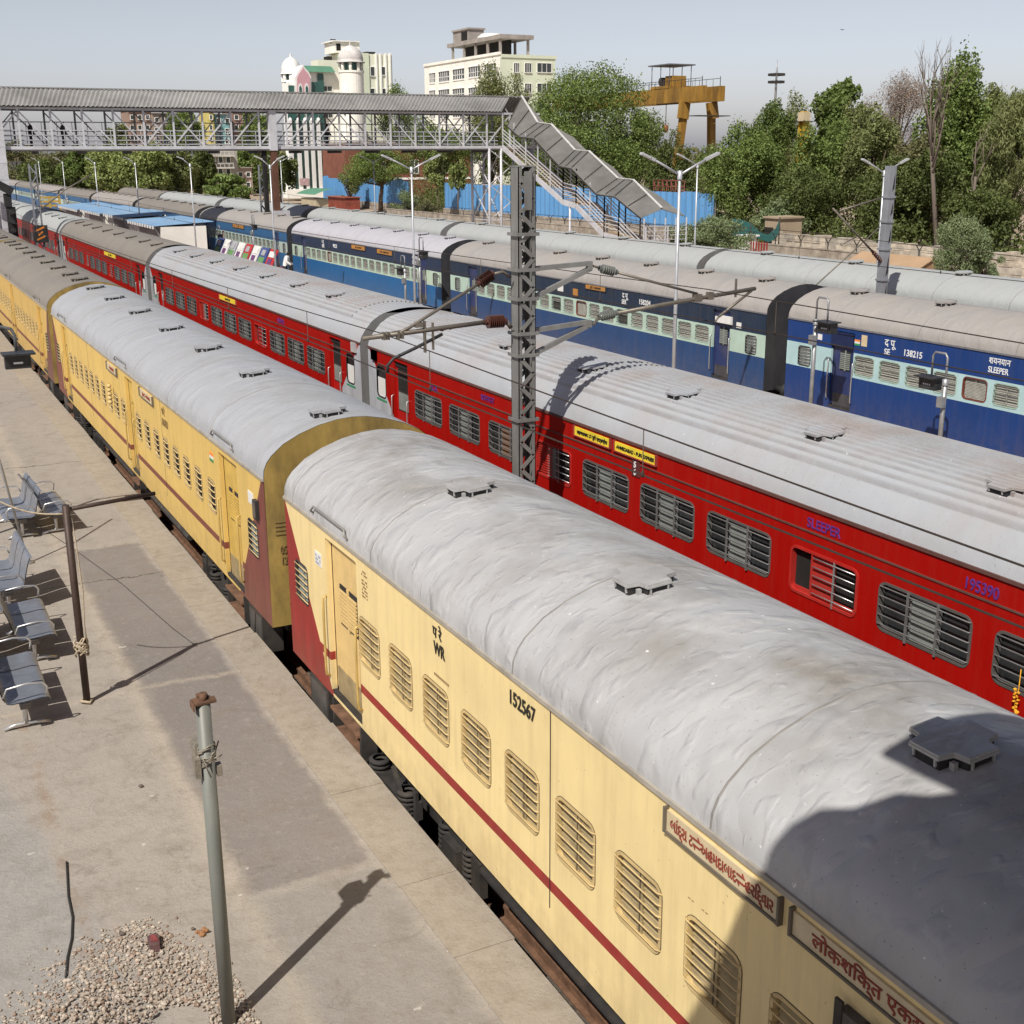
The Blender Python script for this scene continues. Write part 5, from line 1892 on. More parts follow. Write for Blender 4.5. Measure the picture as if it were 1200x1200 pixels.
mb.build('rafter', [BGY], t)
# columns
mb = MB()
for y in (-.35, 2.75):
    mb.b(1.75, 2.42, y, y + .5, -.5, 10.55)
    for z in range(0, 10):
        mb.b(1.73, 2.44, y - .012, y, z + .2, z + .32)
mb.build('column', [BW], t)
mb = MB()
mb.b(19.45, 19.95, -.30, .25, ZD - .1, 10.58, 0)
mb.b(19.0, 19.25, .1, .5, -.5, ZD - .1, 2)
mb.b(19.52, 19.92, -.25, .2, .4, ZD - .1, 1)
mb.b(19.3, 20.5, -.5, .5, -.5, 3.9, 0)
mb.build('column', [BW, BRN, INSIDE], t)
mb = MB()
for x in (36.3, 37.3, 39.9):
    for y in (0, 3.0):
        mb.tube([(x, y, -.5), (x, y, ZD)], .10, 10)
for z0, z1 in ((.2, 2.8), (2.8, 5.4), (5.4, 8.0)):
    for a, b_ in (((36.3, 0), (39.9, 0)), ((36.3, 0), (36.3, 3.0)), ((37.3, 0), (37.3, 3))):
        mb.bar((*a, z0), (*b_, z1), .07, .05)
        mb.bar((*b_, z0), (*a, z1), .07, .05)
        mb.bar((*a, z1), (*b_, z1), .07, .05)
mb.build('trestle', [BW], t)
# stair down to the far platform (towards the camera)
XE, XRG, XF = 37.15, 38.8, 40.45
ev = [(84.6, 9.62), (82.7, 8.86), (80.45, 8.70), (76.75, 6.84), (75.05, 6.68), (71.75, 5.08), (69.45, 4.97), (66.3, 3.75)]
rg = [(85.5, 11.72), (83.0, 9.78), (80.9, 9.60), (77.5, 7.80), (75.6, 7.73), (71.8, 5.98), (69.9, 5.90), (66.5, 4.22)]
for i in range(7):
    (ya, za), (yb, zb_) = ev[i], ev[i + 1]
    (yc, zc), (yd, zd) = rg[i], rg[i + 1]
    A0, A1 = Vector((XE, ya - 86, za)), Vector((XE, yb - 86, zb_))
    B0, B1 = Vector((XRG, yc - 86, zc)), Vector((XRG, yd - 86, zd))
    F0, F1 = Vector((XF, ya - 86, za)), Vector((XF, yb - 86, zb_))
    mb = MB()
    nr = 13                                                        # ribs run down the stair
    for P0, P1, Q0, Q1 in ((A0, A1, B0, B1), (B0, B1, F0, F1)):
        up_ = Vector((0, 0, .055))
        r0 = [P0.lerp(Q0, j / (2 * nr)) + up_ * (1 if j % 2 else -1) for j in range(2 * nr + 1)]
        r1 = [P1.lerp(Q1, j / (2 * nr)) + up_ * (1 if j % 2 else -1) for j in range(2 * nr + 1)]
        mb.sheet([r0, r1])
    mb.build('stair_roof', [M('stair_asbestos_sheet', (.165, .163, .155), .9, 0, .25, .6, dirt=(.10, .098, .092), dirt_amt=.6)], t)
    mb = MB()
    mb.bar(B0 + Vector((0, 0, .09)), B1 + Vector((0, 0, .09)), .16, .05)
    mb.build('ridge_flashing', [M('pale_flashing', (.55, .55, .53), .6, 0, .15, 3)], t)
    mb = MB()
    mb.bar(A0 + Vector((-.03, 0, -.06)), A1 + Vector((-.03, 0, -.06)), .05, .08)
    for s_ in (.0, .5):
        mb.bar(A0.lerp(A1, s_) + Vector((0, 0, .065)), B0.lerp(B1, s_) + Vector((0, 0, .065)), .05, .03)
    mb.build('roof_trim', [DARK], t)
st = [(85.6, 8.1), (76.4, 4.4), (74.6, 4.2), (70.9, 2.45), (69.1, 2.3), (65.9, .74)]
for x in (XE + .1, XE + 1.75):
    mb = MB()
    for (a, za), (b_, zb_) in zip(st[:-1], st[1:]):
        mb.bar((x, a - 86, za), (x, b_ - 86, zb_), .08, .36)
    mb.build('stringer', [BW], t)
    mb = MB()
    for (a, za), (b_, zb_) in zip(st[:-1], st[1:]):
        for h in (.40, .65, .90, 1.15):
            mb.bar((x, a - 86, za + h + .15), (x, b_ - 86, zb_ + h + .15), .045, .045)
        n = max(1, int(abs(a - b_) / 1.7))
        for k in range(n + 1):
            s = k / n
            mb.bar((x, lerp(a, b_, s) - 86, lerp(za, zb_, s)), (x, lerp(a, b_, s) - 86, lerp(za, zb_, s) + 2.45), .07, .07)
    mb.build('stair_railing', [BW], t)
mb = MB()
for (a, za), (b_, zb_) in zip(st[:-1], st[1:]):
    n = max(2, int(abs(a - b_) / .31))
    for k in range(n):
        y = lerp(a, b_, (k + .5) / n) - 86
        z = lerp(za, zb_, (k + .5) / n) + .1
        mb.b(XE + .15, XE + 1.7, y - .16, y + .16, z - .05, z, 0)
mb.build('stair_tread', [M('stair_tread_tan', (.52, .40, .27), .8, 0, .2, 3)], t)
mb = MB()
for x in (XE + .15, XF - .15):
    for y, z in ((75.5, 4.3), (70.0, 2.4)):
        mb.tube([(x, y - 86, -.3), (x, y - 86, z - .1)], .08, 8)
for k in range(9):
    mb.b(XE + .1, XF, 66.1 - 86, 66.16 - 86, .95 + k * .28, .98 + k * .28)
for k in range(5):
    x = lerp(XE + .1, XF, k / 4)
    mb.b(x - .03, x + .03, 66.08 - 86, 66.16 - 86, .74, 3.7)
mb.build('gate_grille', [BW], t)

# ------------------------------------------------------------------ people
SKIN = M('brown_skin', (.16, .085, .05), .6, 0, .1, 10)
HAIR = M('black_hair', (.012, .011, .01), .6, 0, .2, 20)


def person(label, loc, rz, shirt, legs, bag=None, bend=0.0, h=1.68, arm=0.0):
    t = thing('person', label, 'person', loc, rz)
    k = h / 1.70
    B = lambda y, z: (math.sin(bend) * (z - .95) if z > .95 else 0.0) + y
    V, E, Rr = [], [], []

    def v(x, y, z, r, p=None):
        zz = .95 + (z - .95) * math.cos(bend) if z > .95 else z
        V.append((x * k, -(B(y, z)) * k, zz * k))
        Rr.append(r * k)
        if p is not None:
            E.append((p, len(V) - 1))
        return len(V) - 1
    pel = v(0, 0, .95, .125)
    wa = v(0, 0, 1.10, .12, pel)
    ch = v(0, 0, 1.30, .15, wa)
    sh = v(0, -.01, 1.42, .10, ch)
    nk = v(0, .01, 1.49, .055, sh)
    hd = v(0, .03, 1.57, .085, nk)
    tp = v(0, .02, 1.66, .075, hd)
    for s in (-1, 1):
        a = v(s * .17, 0, 1.40, .055, sh)
        e = v(s * .23, .02 + arm * .08, 1.12, .042, a)
        w = v(s * .22, .10 + arm * .2, .90 + arm * .12, .032, e)
        v(s * .21, .13 + arm * .24, .82 + arm * .14, .026, w)
        hp = v(s * .095, 0, .86, .09, pel)
        kn = v(s * .10, .04 + .05 * s, .49, .062, hp)
        an = v(s * .10, -.02 + .07 * s, .09, .042, kn)
        v(s * .11, .10 + .07 * s, .04, .038, an)
    me = bpy.data.meshes.new('body')
    me.from_pydata(V, E, [])
    o = bpy.data.objects.new('body', me)
    COL.objects.link(o)
    md = o.modifiers.new('skin', 'SKIN')
    for i, sv in enumerate(me.skin_vertices[0].data):
        sv.radius = (Rr[i], Rr[i])
        sv.use_root = (i == 0)
    o.modifiers.new('sub', 'SUBSURF').levels = 1
    dg = bpy.context.evaluated_depsgraph_get()
    m2 = bpy.data.meshes.new_from_object(o.evaluated_get(dg))
    bpy.data.objects.remove(o)
    m2.materials.append(SKIN)
    m2.polygons.foreach_set('use_smooth', [True] * len(m2.polygons))
    # clothes: the faces of the body in each height range pushed outwards
    put('body', m2, t)

    def cloth(name, z0, z1, mat, push):
        mb = MB()
        idx = {}
        for p in m2.polygons:
            if z0 * k < p.center.z < z1 * k and (abs(p.center.x) < .24 * k or name == 'shirt'):
                f = []
                for i in p.vertices:
                    if i not in idx:
                        idx[i] = len(mb.v)
                        mb.v.append(tuple(m2.vertices[i].co + m2.vertices[i].normal * push))
                    f.append(idx[i])
                mb.f.append(f); mb.m.append(0); mb.s.append(True)
        mb.build(name, [mat], t)
    zs = lambda z: .95 + (z - .95) * math.cos(bend) if z > .95 else z
    cloth('trousers', .10, .96, legs, .022)
    cloth('shirt', .93, zs(1.47), shirt, .03)
    hb = MB()
    hz = zs(1.62)
    hy = -(B(.01, 1.62))
    hb.lathe((0, hy * k + .01, hz * k - .03), [(.095, -.03), (.105, .02), (.09, .075), (.05, .105), (0, .112)], 12, 0, (0, .25, 1))
    hb.build('hair', [HAIR], t)
    if bag:
        g_ = MB()
        g_.box((-.26 * k, .05, .98 * k), (.14, .30, .36))
        g_.build('bag', [bag], t)
    return t


SHW = M('white_shirt', (.72, .72, .72), .8, 0, .05, 4)
TRK = M('dark_trousers', (.03, .032, .04), .8, 0, .2, 4)
q = at(334, 312, X=14.6)
person('person in a white shirt walking bent forward beside the blue train', (q.x, q.y, PZ), R(60), SHW, TRK, None, .35, 1.72, 1)
for px, lab, sh in ((36, 'leftmost person in dark clothes crossing the footbridge', M('black_cloth', (.02, .02, .022), .8)), (74, 'second person from the left crossing the footbridge, in dark clothes', M('dark_green_cloth', (.025, .04, .03), .8)),
                    (383, 'person on the footbridge in front of the white domed building', M('charcoal_cloth', (.03, .03, .035), .8))):
    q = at(px, 160, Y=87.2)
    person(lab, (q.x, 87.2, ZD), R(90), sh, TRK, None, .05, 1.72, .5)

# signal by the bridge column
q = at(14, 258, Y=84.5)
t = thing('railway_signal', 'black colour light signal showing red, by the white bridge column', 'signal', (q.x, 84.5, 0))
mb = MB()
mb.tube([(0, 0, -.4), (0, 0, 5.6)], .09, 8)
mb.build('pole', [DARK], t)
mb = MB()
mb.b(-.28, .28, -.14, -.06, 2.7, 4.6)
mb.b(-.33, .1, -.2, .2, 4.6, 5.4)
for z in (3.15, 3.7, 4.25):
    mb.tube([(0, -.14, z), (0, -.40, z + .02)], .15, 10)
mb.build('signal_head', [BLACK], t)
mb = MB()
mb.lathe((0, -.30, 3.15), [(0, .0), (.12, 0), (.12, .02), (0, .03)], 12, 0, (0, -1, 0))
mb.build('red_lens', [emit('signal_red', (.9, .04, .03), 2.5)], t)
mb = MB()
mb.bar((-2.2, -.1, 6.9), (.2, -.1, 5.5), .45, .5)
mb.build('junction_arm', [BLACK], t)

# ------------------------------------------------------------------ sheds and stall on the island platform
SHW_ = M('whitewashed_wall', (.80, .78, .72), .8, 0, .06, 1, dirt=(.5, .44, .36), dirt_amt=.3)
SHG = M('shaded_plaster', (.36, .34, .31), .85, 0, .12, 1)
BLR = M('blue_roof_sheet', (.20, .34, .52), .5, .0, .15, .8, (1, .3, 1), dirt=(.36, .42, .48), dirt_amt=.6)
for y0, y1, lab, zz in ((79.0, 88.2, 'white shed with blue sheet roof nearest on the island platform', 3.52), (89.2, 97.6, 'second white shed from the near end, with a darker blue roof', 3.62),
                        (98.6, 108.6, 'third white shed from the near end, under a wide blue roof', 3.55), (109.6, 121.5, 'farthest white shed with blue roof behind the lattice mast', 3.45)):
    t = thing('platform_shed', lab, 'shed', (11.6, (y0 + y1) / 2, PZ), 0, 'white sheds in a row on the island platform')
    L = (y1 - y0) / 2
    mb = MB()
    mb.b(-1.4, 1.4, -L, L, 0, zz - PZ - .14)
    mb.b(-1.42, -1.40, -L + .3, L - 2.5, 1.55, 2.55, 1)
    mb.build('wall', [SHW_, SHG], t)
    for k in range(3):
        y = -L + 1.2 + k * 2.6
        if y < L - .8:
            w = MB()
            w.b(-1.46, -1.43, y - .4, y + .4, .8, 1.5, 0)
            w.b(-1.47, -1.425, y - .45, y + .45, 1.5, 1.56, 1)
            w.build('window', [GLASSD, WHITE], t)
    n = int(L * 2 / .22)
    m_ = corr(lambda s: (-1.80, lerp(-L - .02, L + .15, s), zz - PZ - .06), lambda s: (1.9, lerp(-L - .02, L + .15, s), zz - PZ + .12), n, .02)
    m_.b(-1.82, -1.78, -L - .02, L + .15, zz - PZ - .12, zz - PZ - .05)
    m_.build('roof', [BLR], t)
    mb = MB()
    for k in range(int(L * 2 / .8)):
        y = -L + k * .8
        mb.b(-1.85, -1.825, y, y + .45, zz - PZ - .26, zz - PZ - .08)
    mb.build('awning_fringe', [WHITE], t)
    mb = MB()
    for y in (-L + .2, L - .2):
        mb.bar((-1.4, y, zz - PZ - .8), (-1.75, y, zz - PZ - .15), .06, .06)
    mb.build('roof_bracket', [STEEL], t)
q0, q1 = at(249, 290, X=14.0), at(322, 312, X=14.0)
t = thing('bookstall', 'long bookstall with colourful slanted magazine racks before the steel blue coach', 'stall', (14.0, (q0.y + q1.y) / 2, PZ))
L = (q0.y - q1.y) / 2
mb = MB()
mb.b(-.5, .5, -L, L, .75, .82, 0)
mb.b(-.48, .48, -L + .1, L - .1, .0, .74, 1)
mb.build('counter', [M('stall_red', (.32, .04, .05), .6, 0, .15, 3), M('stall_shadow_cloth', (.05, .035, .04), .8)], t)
cols = [M('rack_' + n, c, .5, 0, .25, 6) for n, c in (('purple', (.13, .05, .16)), ('red', (.45, .03, .03)), ('white', (.68, .68, .66)), ('green', (.12, .28, .1)), ('blue', (.05, .08, .25)), ('grey', (.35, .36, .38)))]
nr = 8
for k in range(nr):
    y = -L + .3 + k * (2 * L - .6) / nr
    w = (2 * L - .6) / nr * .82
    mb = MB()
    ci = (1, 4, 2, 1, 2, 5, 2, 4)[k]
    mb.bar((-.1, y + w / 2, .84), (.35, y + w / 2, 1.75), w, .05, 0, up=(1, 0, 0))
    for r_ in range(2):
        mb.bar((-.10 + .19 * r_, y + w * .5, .93 + .40 * r_), (.05 + .19 * r_, y + w * .5, 1.24 + .40 * r_), w * (.5 + .25 * ((k + r_) % 2)), .02, 1 + (k * 3 + r_ * 2) % 6, up=(1, 0, 0))
    mb.build('magazine_rack', [cols[ci]] + cols, t)
q = at(296, 311, X=12.6)
tag(MB().b(-.55, .55, -.9, .9, 0, 1.05).b(-.57, .57, -.92, -.2, .55, 1.08).b(-.30, -.0, -.905, -.895, .3, .55, 1).build('carton', [M('brown_cardboard', (.24, .125, .075), .85, 0, .12, 2), WTAG], None, (q.x, q.y, PZ)), 'big brown carton stacked before the bookstall', 'carton')
q = at(311, 314, X=13.0)
tag(MB().b(-.45, .45, -.6, .6, 0, .55).b(-.46, .46, -.61, .61, .48, .57).build('carton', [M('brown_cardboard', (.24, .125, .075))], None, (q.x, q.y, PZ)), 'low brown carton right of the big carton', 'carton')
for (px, py, lab, w) in ((233, 232, 'yellow railing frame beyond the grey roofs at left centre', 26), (58, 233, 'yellow railing frame behind the far shed roof at left', 22)):
    q = at(px, py, Y=150)
    mb = MB()
    hw_ = w * mpp(q) / 2
    for z in (-.55, -.1, .35):
        mb.b(-hw_, hw_, -.05, .05, z - .1 - .2, z + .12 - .2)
    for x in (-hw_, 0, hw_):
        mb.b(x - .1, x + .1, -.08, .08, -q.z, .3)
    tag(mb.build('barrier_frame', [M('barrier_yellow', (.45, .30, .06), .6, 0, .15, 2)], None, q), lab, 'barrier')

# ------------------------------------------------------------------ fence, walls and small structures beyond the tracks
BLF = M('blue_sheet_paint', (.11, .30, .58), .45, 0, .12, .5, (1, 1, .3), dirt=(.17, .36, .60), dirt_amt=.5)
RUB = M('rubble_stone', (.52, .46, .37), .95, 0, .4, 1.1, (1, 1, 1.8), dirt=(.16, .13, .10), dirt_amt=.8, bump=.9, bscale=3)
LOW = M('low_wall_stone', (.34, .30, .25), .95, 0, .35, 1.5, dirt=(.16, .13, .1), dirt_amt=.6, bump=.6, bscale=5)
for y0, y1, z1, lab in ((98, 160.5, 3.95, 'long bright blue sheet fence behind the stair and the lamp posts'), (173, 212, 3.97, 'bright blue sheet fence left of the bushes, before the white domed building')):
    t = thing('sheet_fence', lab, 'fence', (66, y0, 0), 0, None)
    n = int((y1 - y0) / .55)
    m_ = MB()
    rows = [[], []]
    for i in range(n + 1):
        y = (y1 - y0) * i / n
        x = .05 if i % 2 else -.05
        zt_ = z1 + (.35 if int(i / 5) % 4 == 1 else .0) * (1 if y0 > 150 else .3)
        rows[0].append((x, y, .55)); rows[1].append((x, y, zt_))
    m_.sheet(rows, 0)
    m_.build('sheet_panel', [BLF], t)
    mb = MB()
    for i in range(int((y1 - y0) / 3) + 1):
        mb.b(.08, .18, i * 3 - .05, i * 3 + .05, 0, z1)
    mb.b(.08, .14, 0, y1 - y0, 2.2, 2.3)
    mb.build('post', [STEEL], t)
    mb = MB()
    mb.b(-.15, .15, -.1, y1 - y0 + .1, -.5, .56)
    mb.build('base_wall', [LOW], t)
t = thing('rubble_wall', 'pale rough stone retaining wall at the right below the trees', 'wall', (60, 40, -.5))
mb = MB()
rr = random.Random(8)
yy = 0.0
prev = 1.85
while yy < 41:
    w = rr.uniform(.35, .8)
    for z0 in (0, .45, .9, 1.35):
        hh = .44 if z0 < 1.3 else rr.uniform(.3, .55) + (.12 if yy > 30 else 0)
        mb.b(-.3 + rr.uniform(-.05, .04), .3, yy, yy + w - rr.uniform(.0, .015), z0, z0 + hh, rr.choice((0, 0, 1)))
    yy += w
mb.build('masonry', [RUB, M('rubble_stone_grey', (.47, .43, .36), .95, 0, .35, 1.2, dirt=(.15, .13, .11), dirt_amt=.7, bump=.8, bscale=3)], t)
t = thing('boundary_wall', 'low boundary wall with forked barbed wire brackets behind the grey roofs', 'wall', (56.5, 58, -.5))
mb = MB()
mb.b(-.12, .12, 0, 100, 0, 1.25)
mb.b(-.16, .16, 0, 100, 1.25, 1.33)
mb.build('masonry', [LOW], t)
mb = MB()
for k in range(33):
    y = 1 + k * 3
    mb.bar((0, y, 1.3), (0, y, 1.75), .06, .06)
    mb.bar((0, y, 1.75), (-.3, y, 2.15), .05, .05)
    mb.bar((0, y, 1.75), (.3, y, 2.15), .05, .05)
mb.build('wire_bracket', [DARK], t)
mb = MB()
for x, z in ((-.3, 2.12), (.3, 2.12), (0, 1.8)):
    mb.tube([(x, 0, z), (x, 100, z)], .012, 4)
mb.build('barbed_wire', [DARK], t)
# tan roofed hut
q = at(1050, 318, X=50)
t = thing('hut', 'small hut with tan gable roof behind the grey mast at right', 'hut', (50, q.y, 0))
mb = MB()
TANR = M('tan_tarpaulin', (.40, .27, .165), .8, 0, .08, 1)
za, zb_ = at(1040, 297, X=50).z, at(1040, 312, X=50).z
mb.sheet([[(-1.6, -3.1, zb_), (0, -3.1, za), (1.6, -3.1, zb_)], [(-1.6, 3.1, zb_), (0, 3.1, za), (1.6, 3.1, zb_)]])
mb.sheet([[(-1.6, -3.1, zb_ - .04), (0, -3.1, za - .04), (1.6, -3.1, zb_ - .04)], [(-1.6, 3.1, zb_ - .04), (0, 3.1, za - .04), (1.6, 3.1, zb_ - .04)]])
mb.build('roof', [TANR], t)
mb = MB()
mb.extr([(-1.5, -3.0, -.5), (1.5, -3.0, -.5), (1.5, -3.0, zb_ - .03), (0, -3.0, za - .05), (-1.5, -3.0, zb_ - .03)], (0, 6, 0))
mb.build('wall', [M('hut_wall_brown', (.30, .18, .10), .8, 0, .15, 1.5)], t)
mb = MB()
mb.b(-1.2, 1.2, -3.03, -3.005, zb_ - .55, zb_ - .15)
mb.build('sign_band', [M('sign_band_maroon', (.25, .12, .13), .7, 0, .4, 6)], t)
# green net shelter, white kiosk
q = at(868, 275, X=57.5)
t = thing('net_screen', 'dark green net sagging between poles beside the bush', 'net', (57.5, q.y, 0))
pts = [at(px, py, X=57.5) for px, py in ((858, 256), (870, 258), (880, 262), (890, 272), (900, 275), (908, 268), (914, 256))]
low = [at(px, py, X=57.5) for px, py in ((858, 276), (870, 276), (880, 277), (890, 280), (900, 284), (908, 280), (914, 270))]
mb = MB()
mb.sheet([[(0.06 * (i % 2), p.y - q.y, p.z) for i, p in enumerate(pts)], [(.05, p.y - q.y, p.z) for p in low]], 0, True)
mb.build('net', [M('green_net', (.03, .13, .12), .8, 0, .2, 4)], t)
mb = MB()
for p in (pts[0], pts[2], pts[-1]):
    mb.tube([(0, p.y - q.y, -.5), (0, p.y - q.y, p.z + .1)], .05, 6)
mb.build('pole', [DARK], t)
q = at(900, 284, X=60)
t = thing('kiosk', 'small tan plastered room with a dark doorway behind the green net', 'small building', (61.5, q.y, 0))
zt_ = at(900, 256, X=60).z
mb = MB()
mb.b(-1.2, 1.2, -.9, .9, -.5, zt_)
mb.b(-1.35, 1.3, -1.05, 1.05, zt_, zt_ + .15)
mb.build('wall', [M('tan_plaster', (.38, .30, .21), .9, 0, .12, 1)], t)
mb = MB()
mb.b(-1.53, -1.505, -.6, .5, -.5, zt_ - .7)
mb.build('door', [INSIDE], t)
q = at(876, 290, X=50)
t = thing('white_gate_post', 'white plastered post at the end of the platform bush', 'post', (50, q.y, -.5))
mb = MB()
zt_ = at(877, 277, X=50).z
mb.b(-.5, .5, -.35, .35, 0, zt_ + .5)
mb.b(-.65, .65, -.5, .5, zt_ + .5, zt_ + .62)
mb.build('post', [WHITE], t)
mb = MB()
for k in range(7):
    mb.b(-.05, .05, -2.2 + k * .3, -2.14 + k * .3, 0, zt_ + .2)
mb.build('red_railing', [M('railing_red', (.30, .04, .03), .6)], t)
q = at(403, 238, X=62)
t = thing('market_stall', 'rust red tin stall before the blue fence at centre left', 'stall', (62, q.y, 0))
mb = MB()
w = 30 * mpp(q) / 2
zt_ = at(403, 231, X=62).z
mb.b(-1.2, 1.2, -w * 2.0, w * 2.0, -.5, zt_)
mb.build('stall_body', [M('rust_red_tin', (.24, .055, .035), .7, 0, .3, .8, dirt=(.1, .04, .03))], t)
mb = MB()
mb.b(-1.5, 1.4, -w * 2.1, w * 2.1, zt_, zt_ + .12)
mb.build('roof', [M('rust_red_roof', (.30, .10, .07), .7, 0, .3, .8)], t)
q = at(370, 238, X=62)
t = thing('market_stall', 'cream stall with a curved green awning left of the red stall', 'stall', (62, q.y, 0))
mb = MB()
mb.b(-1.2, 1.2, -4.0, 4.0, -.5, at(370, 232, X=62).z)
mb.build('stall_body', [M('cream_tin', (.45, .40, .28), .7, 0, .15, 1)], t)
mb = MB()
za = at(370, 224, X=62).z
mb.sheet([[(-1.8 + .3 * k, y, za + .9 * math.sin(math.pi * min(1, (k + .3) / 12) * .5) - .5) for k in range(13)] for y in (-5, 5)], 0, True)
mb.build('awning', [M('green_awning', (.10, .26, .17), .6, 0, .1, 1)], t)

# ------------------------------------------------------------------ buildings
CRW = M('cream_wall', (.88, .87, .79), .85, 0, .08, .4, dirt=(.6, .57, .46), dirt_amt=.3)
WHW = M('white_wall', (.88, .88, .84), .85, 0, .06, .4, dirt=(.5, .48, .4), dirt_amt=.35)
PGW = M('pale_green_wall', (.66, .72, .56), .85, 0, .06, .4)
PNK = M('pink_wall', (.58, .33, .37), .85, 0, .06, .4)
GRN = M('green_roof_paint', (.10, .24, .16), .6, 0, .1, .4)
TEAL = M('dark_green_glazing', (.035, .10, .085), .25, 0, .2, .4, spec=.6)
WINB = M('building_window', (.05, .06, .06), .2, 0, .3, .8, spec=.6)
DOMEG = M('weathered_dome', (.58, .56, .54), .85, 0, .25, .6, dirt=(.22, .2, .2), dirt_amt=.6)
CONG = M('bare_concrete', (.34, .31, .28), .9, 0, .2, .5, dirt=(.2, .18, .16))
BRK = M('brick_red', (.22, .085, .055), .9, 0, .2, .7, dirt=(.16, .06, .04), dirt_amt=.5)


class Site:
    """a building site facing the railway on the plane Y=y : photo survey points become metres on that facade"""
    def __init__(s, t, y):
        s.t, s.y = t, y

    def p(s, px, py, d=0.0):
        q = at(px, py, Y=s.y + d)
        return q.x - s.t.location.x, q.z

    def blk(s, mb, px0, px1, pyt, pyb, d0, d1, mi=0):
        x0, z1 = s.p(px0, pyt, d0)
        x1, _ = s.p(px1, pyt, d0)
        _, z0 = s.p((px0 + px1) / 2, pyb, d0)
        return mb.b(x0, x1, d0, d1, z0, z1, mi)


def window(S, px0, px1, pyt, pyb, d, parent, frame=WHW, n=2):
    mb = MB()
    x0, z1 = S.p(px0, pyt, d)
    x1, z0 = S.p(px1, pyb, d)
    f = .12
    mb.b(x0 - f, x0, d - .12, d, z0 - f, z1 + f)
    mb.b(x1, x1 + f, d - .12, d, z0 - f, z1 + f)
    mb.b(x0, x1, d - .12, d, z1, z1 + f)
    mb.b(x0 - f, x1 + f, d - .25, d, z0 - f, z0)
    for k in range(1, n):
        x = lerp(x0, x1, k / n)
        mb.b(x - .05, x + .05, d - .06, d - .005, z0, z1)
    o = mb.build('window', [frame], parent)
    g_ = MB()
    g_.b(x0, x1, d - .02, d - .004, z0, z1)
    g_.build('pane', [WINB], o)
    return o


c0 = at(398, 222, Y=232)
t = thing('domed_building', 'white and green building with two domes, pink gable and tall white piers', 'building', (c0.x, 232, 0))
S = Site(t, 232)
mb = MB()
S.blk(mb, 337, 379, 97, 226, .6, 4, 0)
S.blk(mb, 362, 379, 84, 97, .6, 4, 1)
S.blk(mb, 379, 404, 84, 232, 1.2, 5, 1)
S.blk(mb, 400, 459, 62, 232, 9, 20, 2)
S.blk(mb, 424, 432, 62, 232, 8.7, 20, 3)
for px in (441, 446, 452, 457):
    S.blk(mb, px - .8, px + .8, 62, 110, 8.7, 9, 0)
S.blk(mb, 372, 400, 70, 84, 9, 13, 2)
S.blk(mb, 336, 380, 222, 232, -1, .6, 0)
S.blk(mb, 328, 337, 193, 232, 3, 6, 0)
S.blk(mb, 386, 397, 194, 232, -.5, 1.2, 0)
mb.build('wall', [WHW, CRW, M('cream_green_wall', (.74, .76, .62), .85, 0, .06, .4), PGW], t)
mb = MB()
for px in (340.5, 350, 358, 366, 373.5):
    S.blk(mb, px - 2.1, px + 1.5, 141, 222, -.5, .6, 0)
    x_, z_ = S.p(px - .3, 141)
    mb.lathe((x_, .05, z_), [(.37, 0), (.30, .35), (.0, .55)], 10)
mb.build('pier', [WHITE], t)
mb = MB()
for px in (345, 354, 362, 370):
    S.blk(mb, px - 2.6, px + 2.4, 128, 221, .3, .62, 0)
S.blk(mb, 338, 347, 100, 112, .5, .62, 0)
S.blk(mb, 363, 373, 96, 108, .5, .62, 0)
S.blk(mb, 372, 379, 86, 232, .4, 1.1, 0)
S.blk(mb, 337, 342, 128, 150, .5, .62, 0)
mb.build('glazing', [TEAL], t)
mb = MB()
og = [(346, 112), (346, 90), (349, 84), (352, 80), (354.5, 76), (357, 80), (361, 84), (364, 90), (364, 112)]
og2 = [(347.5, 112), (347.5, 91), (350, 86), (352.5, 82.5), (354.5, 79), (356.5, 82.5), (360, 86), (362.5, 91), (362.5, 112)]
mb.extr([(S.p(*q)[0], -.3, S.p(*q)[1]) for q in og], (0, 3.5, 0), 0)
mb.extr([(S.p(*q)[0], -.42, S.p(*q)[1]) for q in og2], (0, .3, 0), 1)
for px in (351, 358.5):
    x_, z_ = S.p(px, 101)
    w_ = .42
    mb.extr([(x_ - w_, -.50, z_ - 1.9), (x_ + w_, -.50, z_ - 1.9), (x_ + w_, -.50, z_ - .2), (x_ + w_ * .6, -.5, z_ + .3), (x_, -.50, z_ + .5), (x_ - w_ * .6, -.5, z_ + .3), (x_ - w_, -.50, z_ - .2)], (0, .07, 0), 0)
    mb.extr([(x_ - w_ * .6, -.53, z_ - 1.9), (x_ + w_ * .6, -.53, z_ - 1.9), (x_ + w_ * .6, -.53, z_ - .3), (x_, -.53, z_ + .15), (x_ - w_ * .6, -.53, z_ - .3)], (0, .04, 0), 2)
mb.build('gable', [WHITE, PNK, TEAL], t)
mb = MB()
x0, z0 = S.p(358, 84)
x1, z1 = S.p(392, 76.5)
mb.sheet([[(lerp(x0, x1, s_), lerp(-.3, 6, k / 8), z0 + (z1 - z0) * math.sin(math.pi * k / 8)) for k in range(9)] for s_ in (0, .5, 1)], 0, True)
mb.build('barrel_roof', [GRN], t)


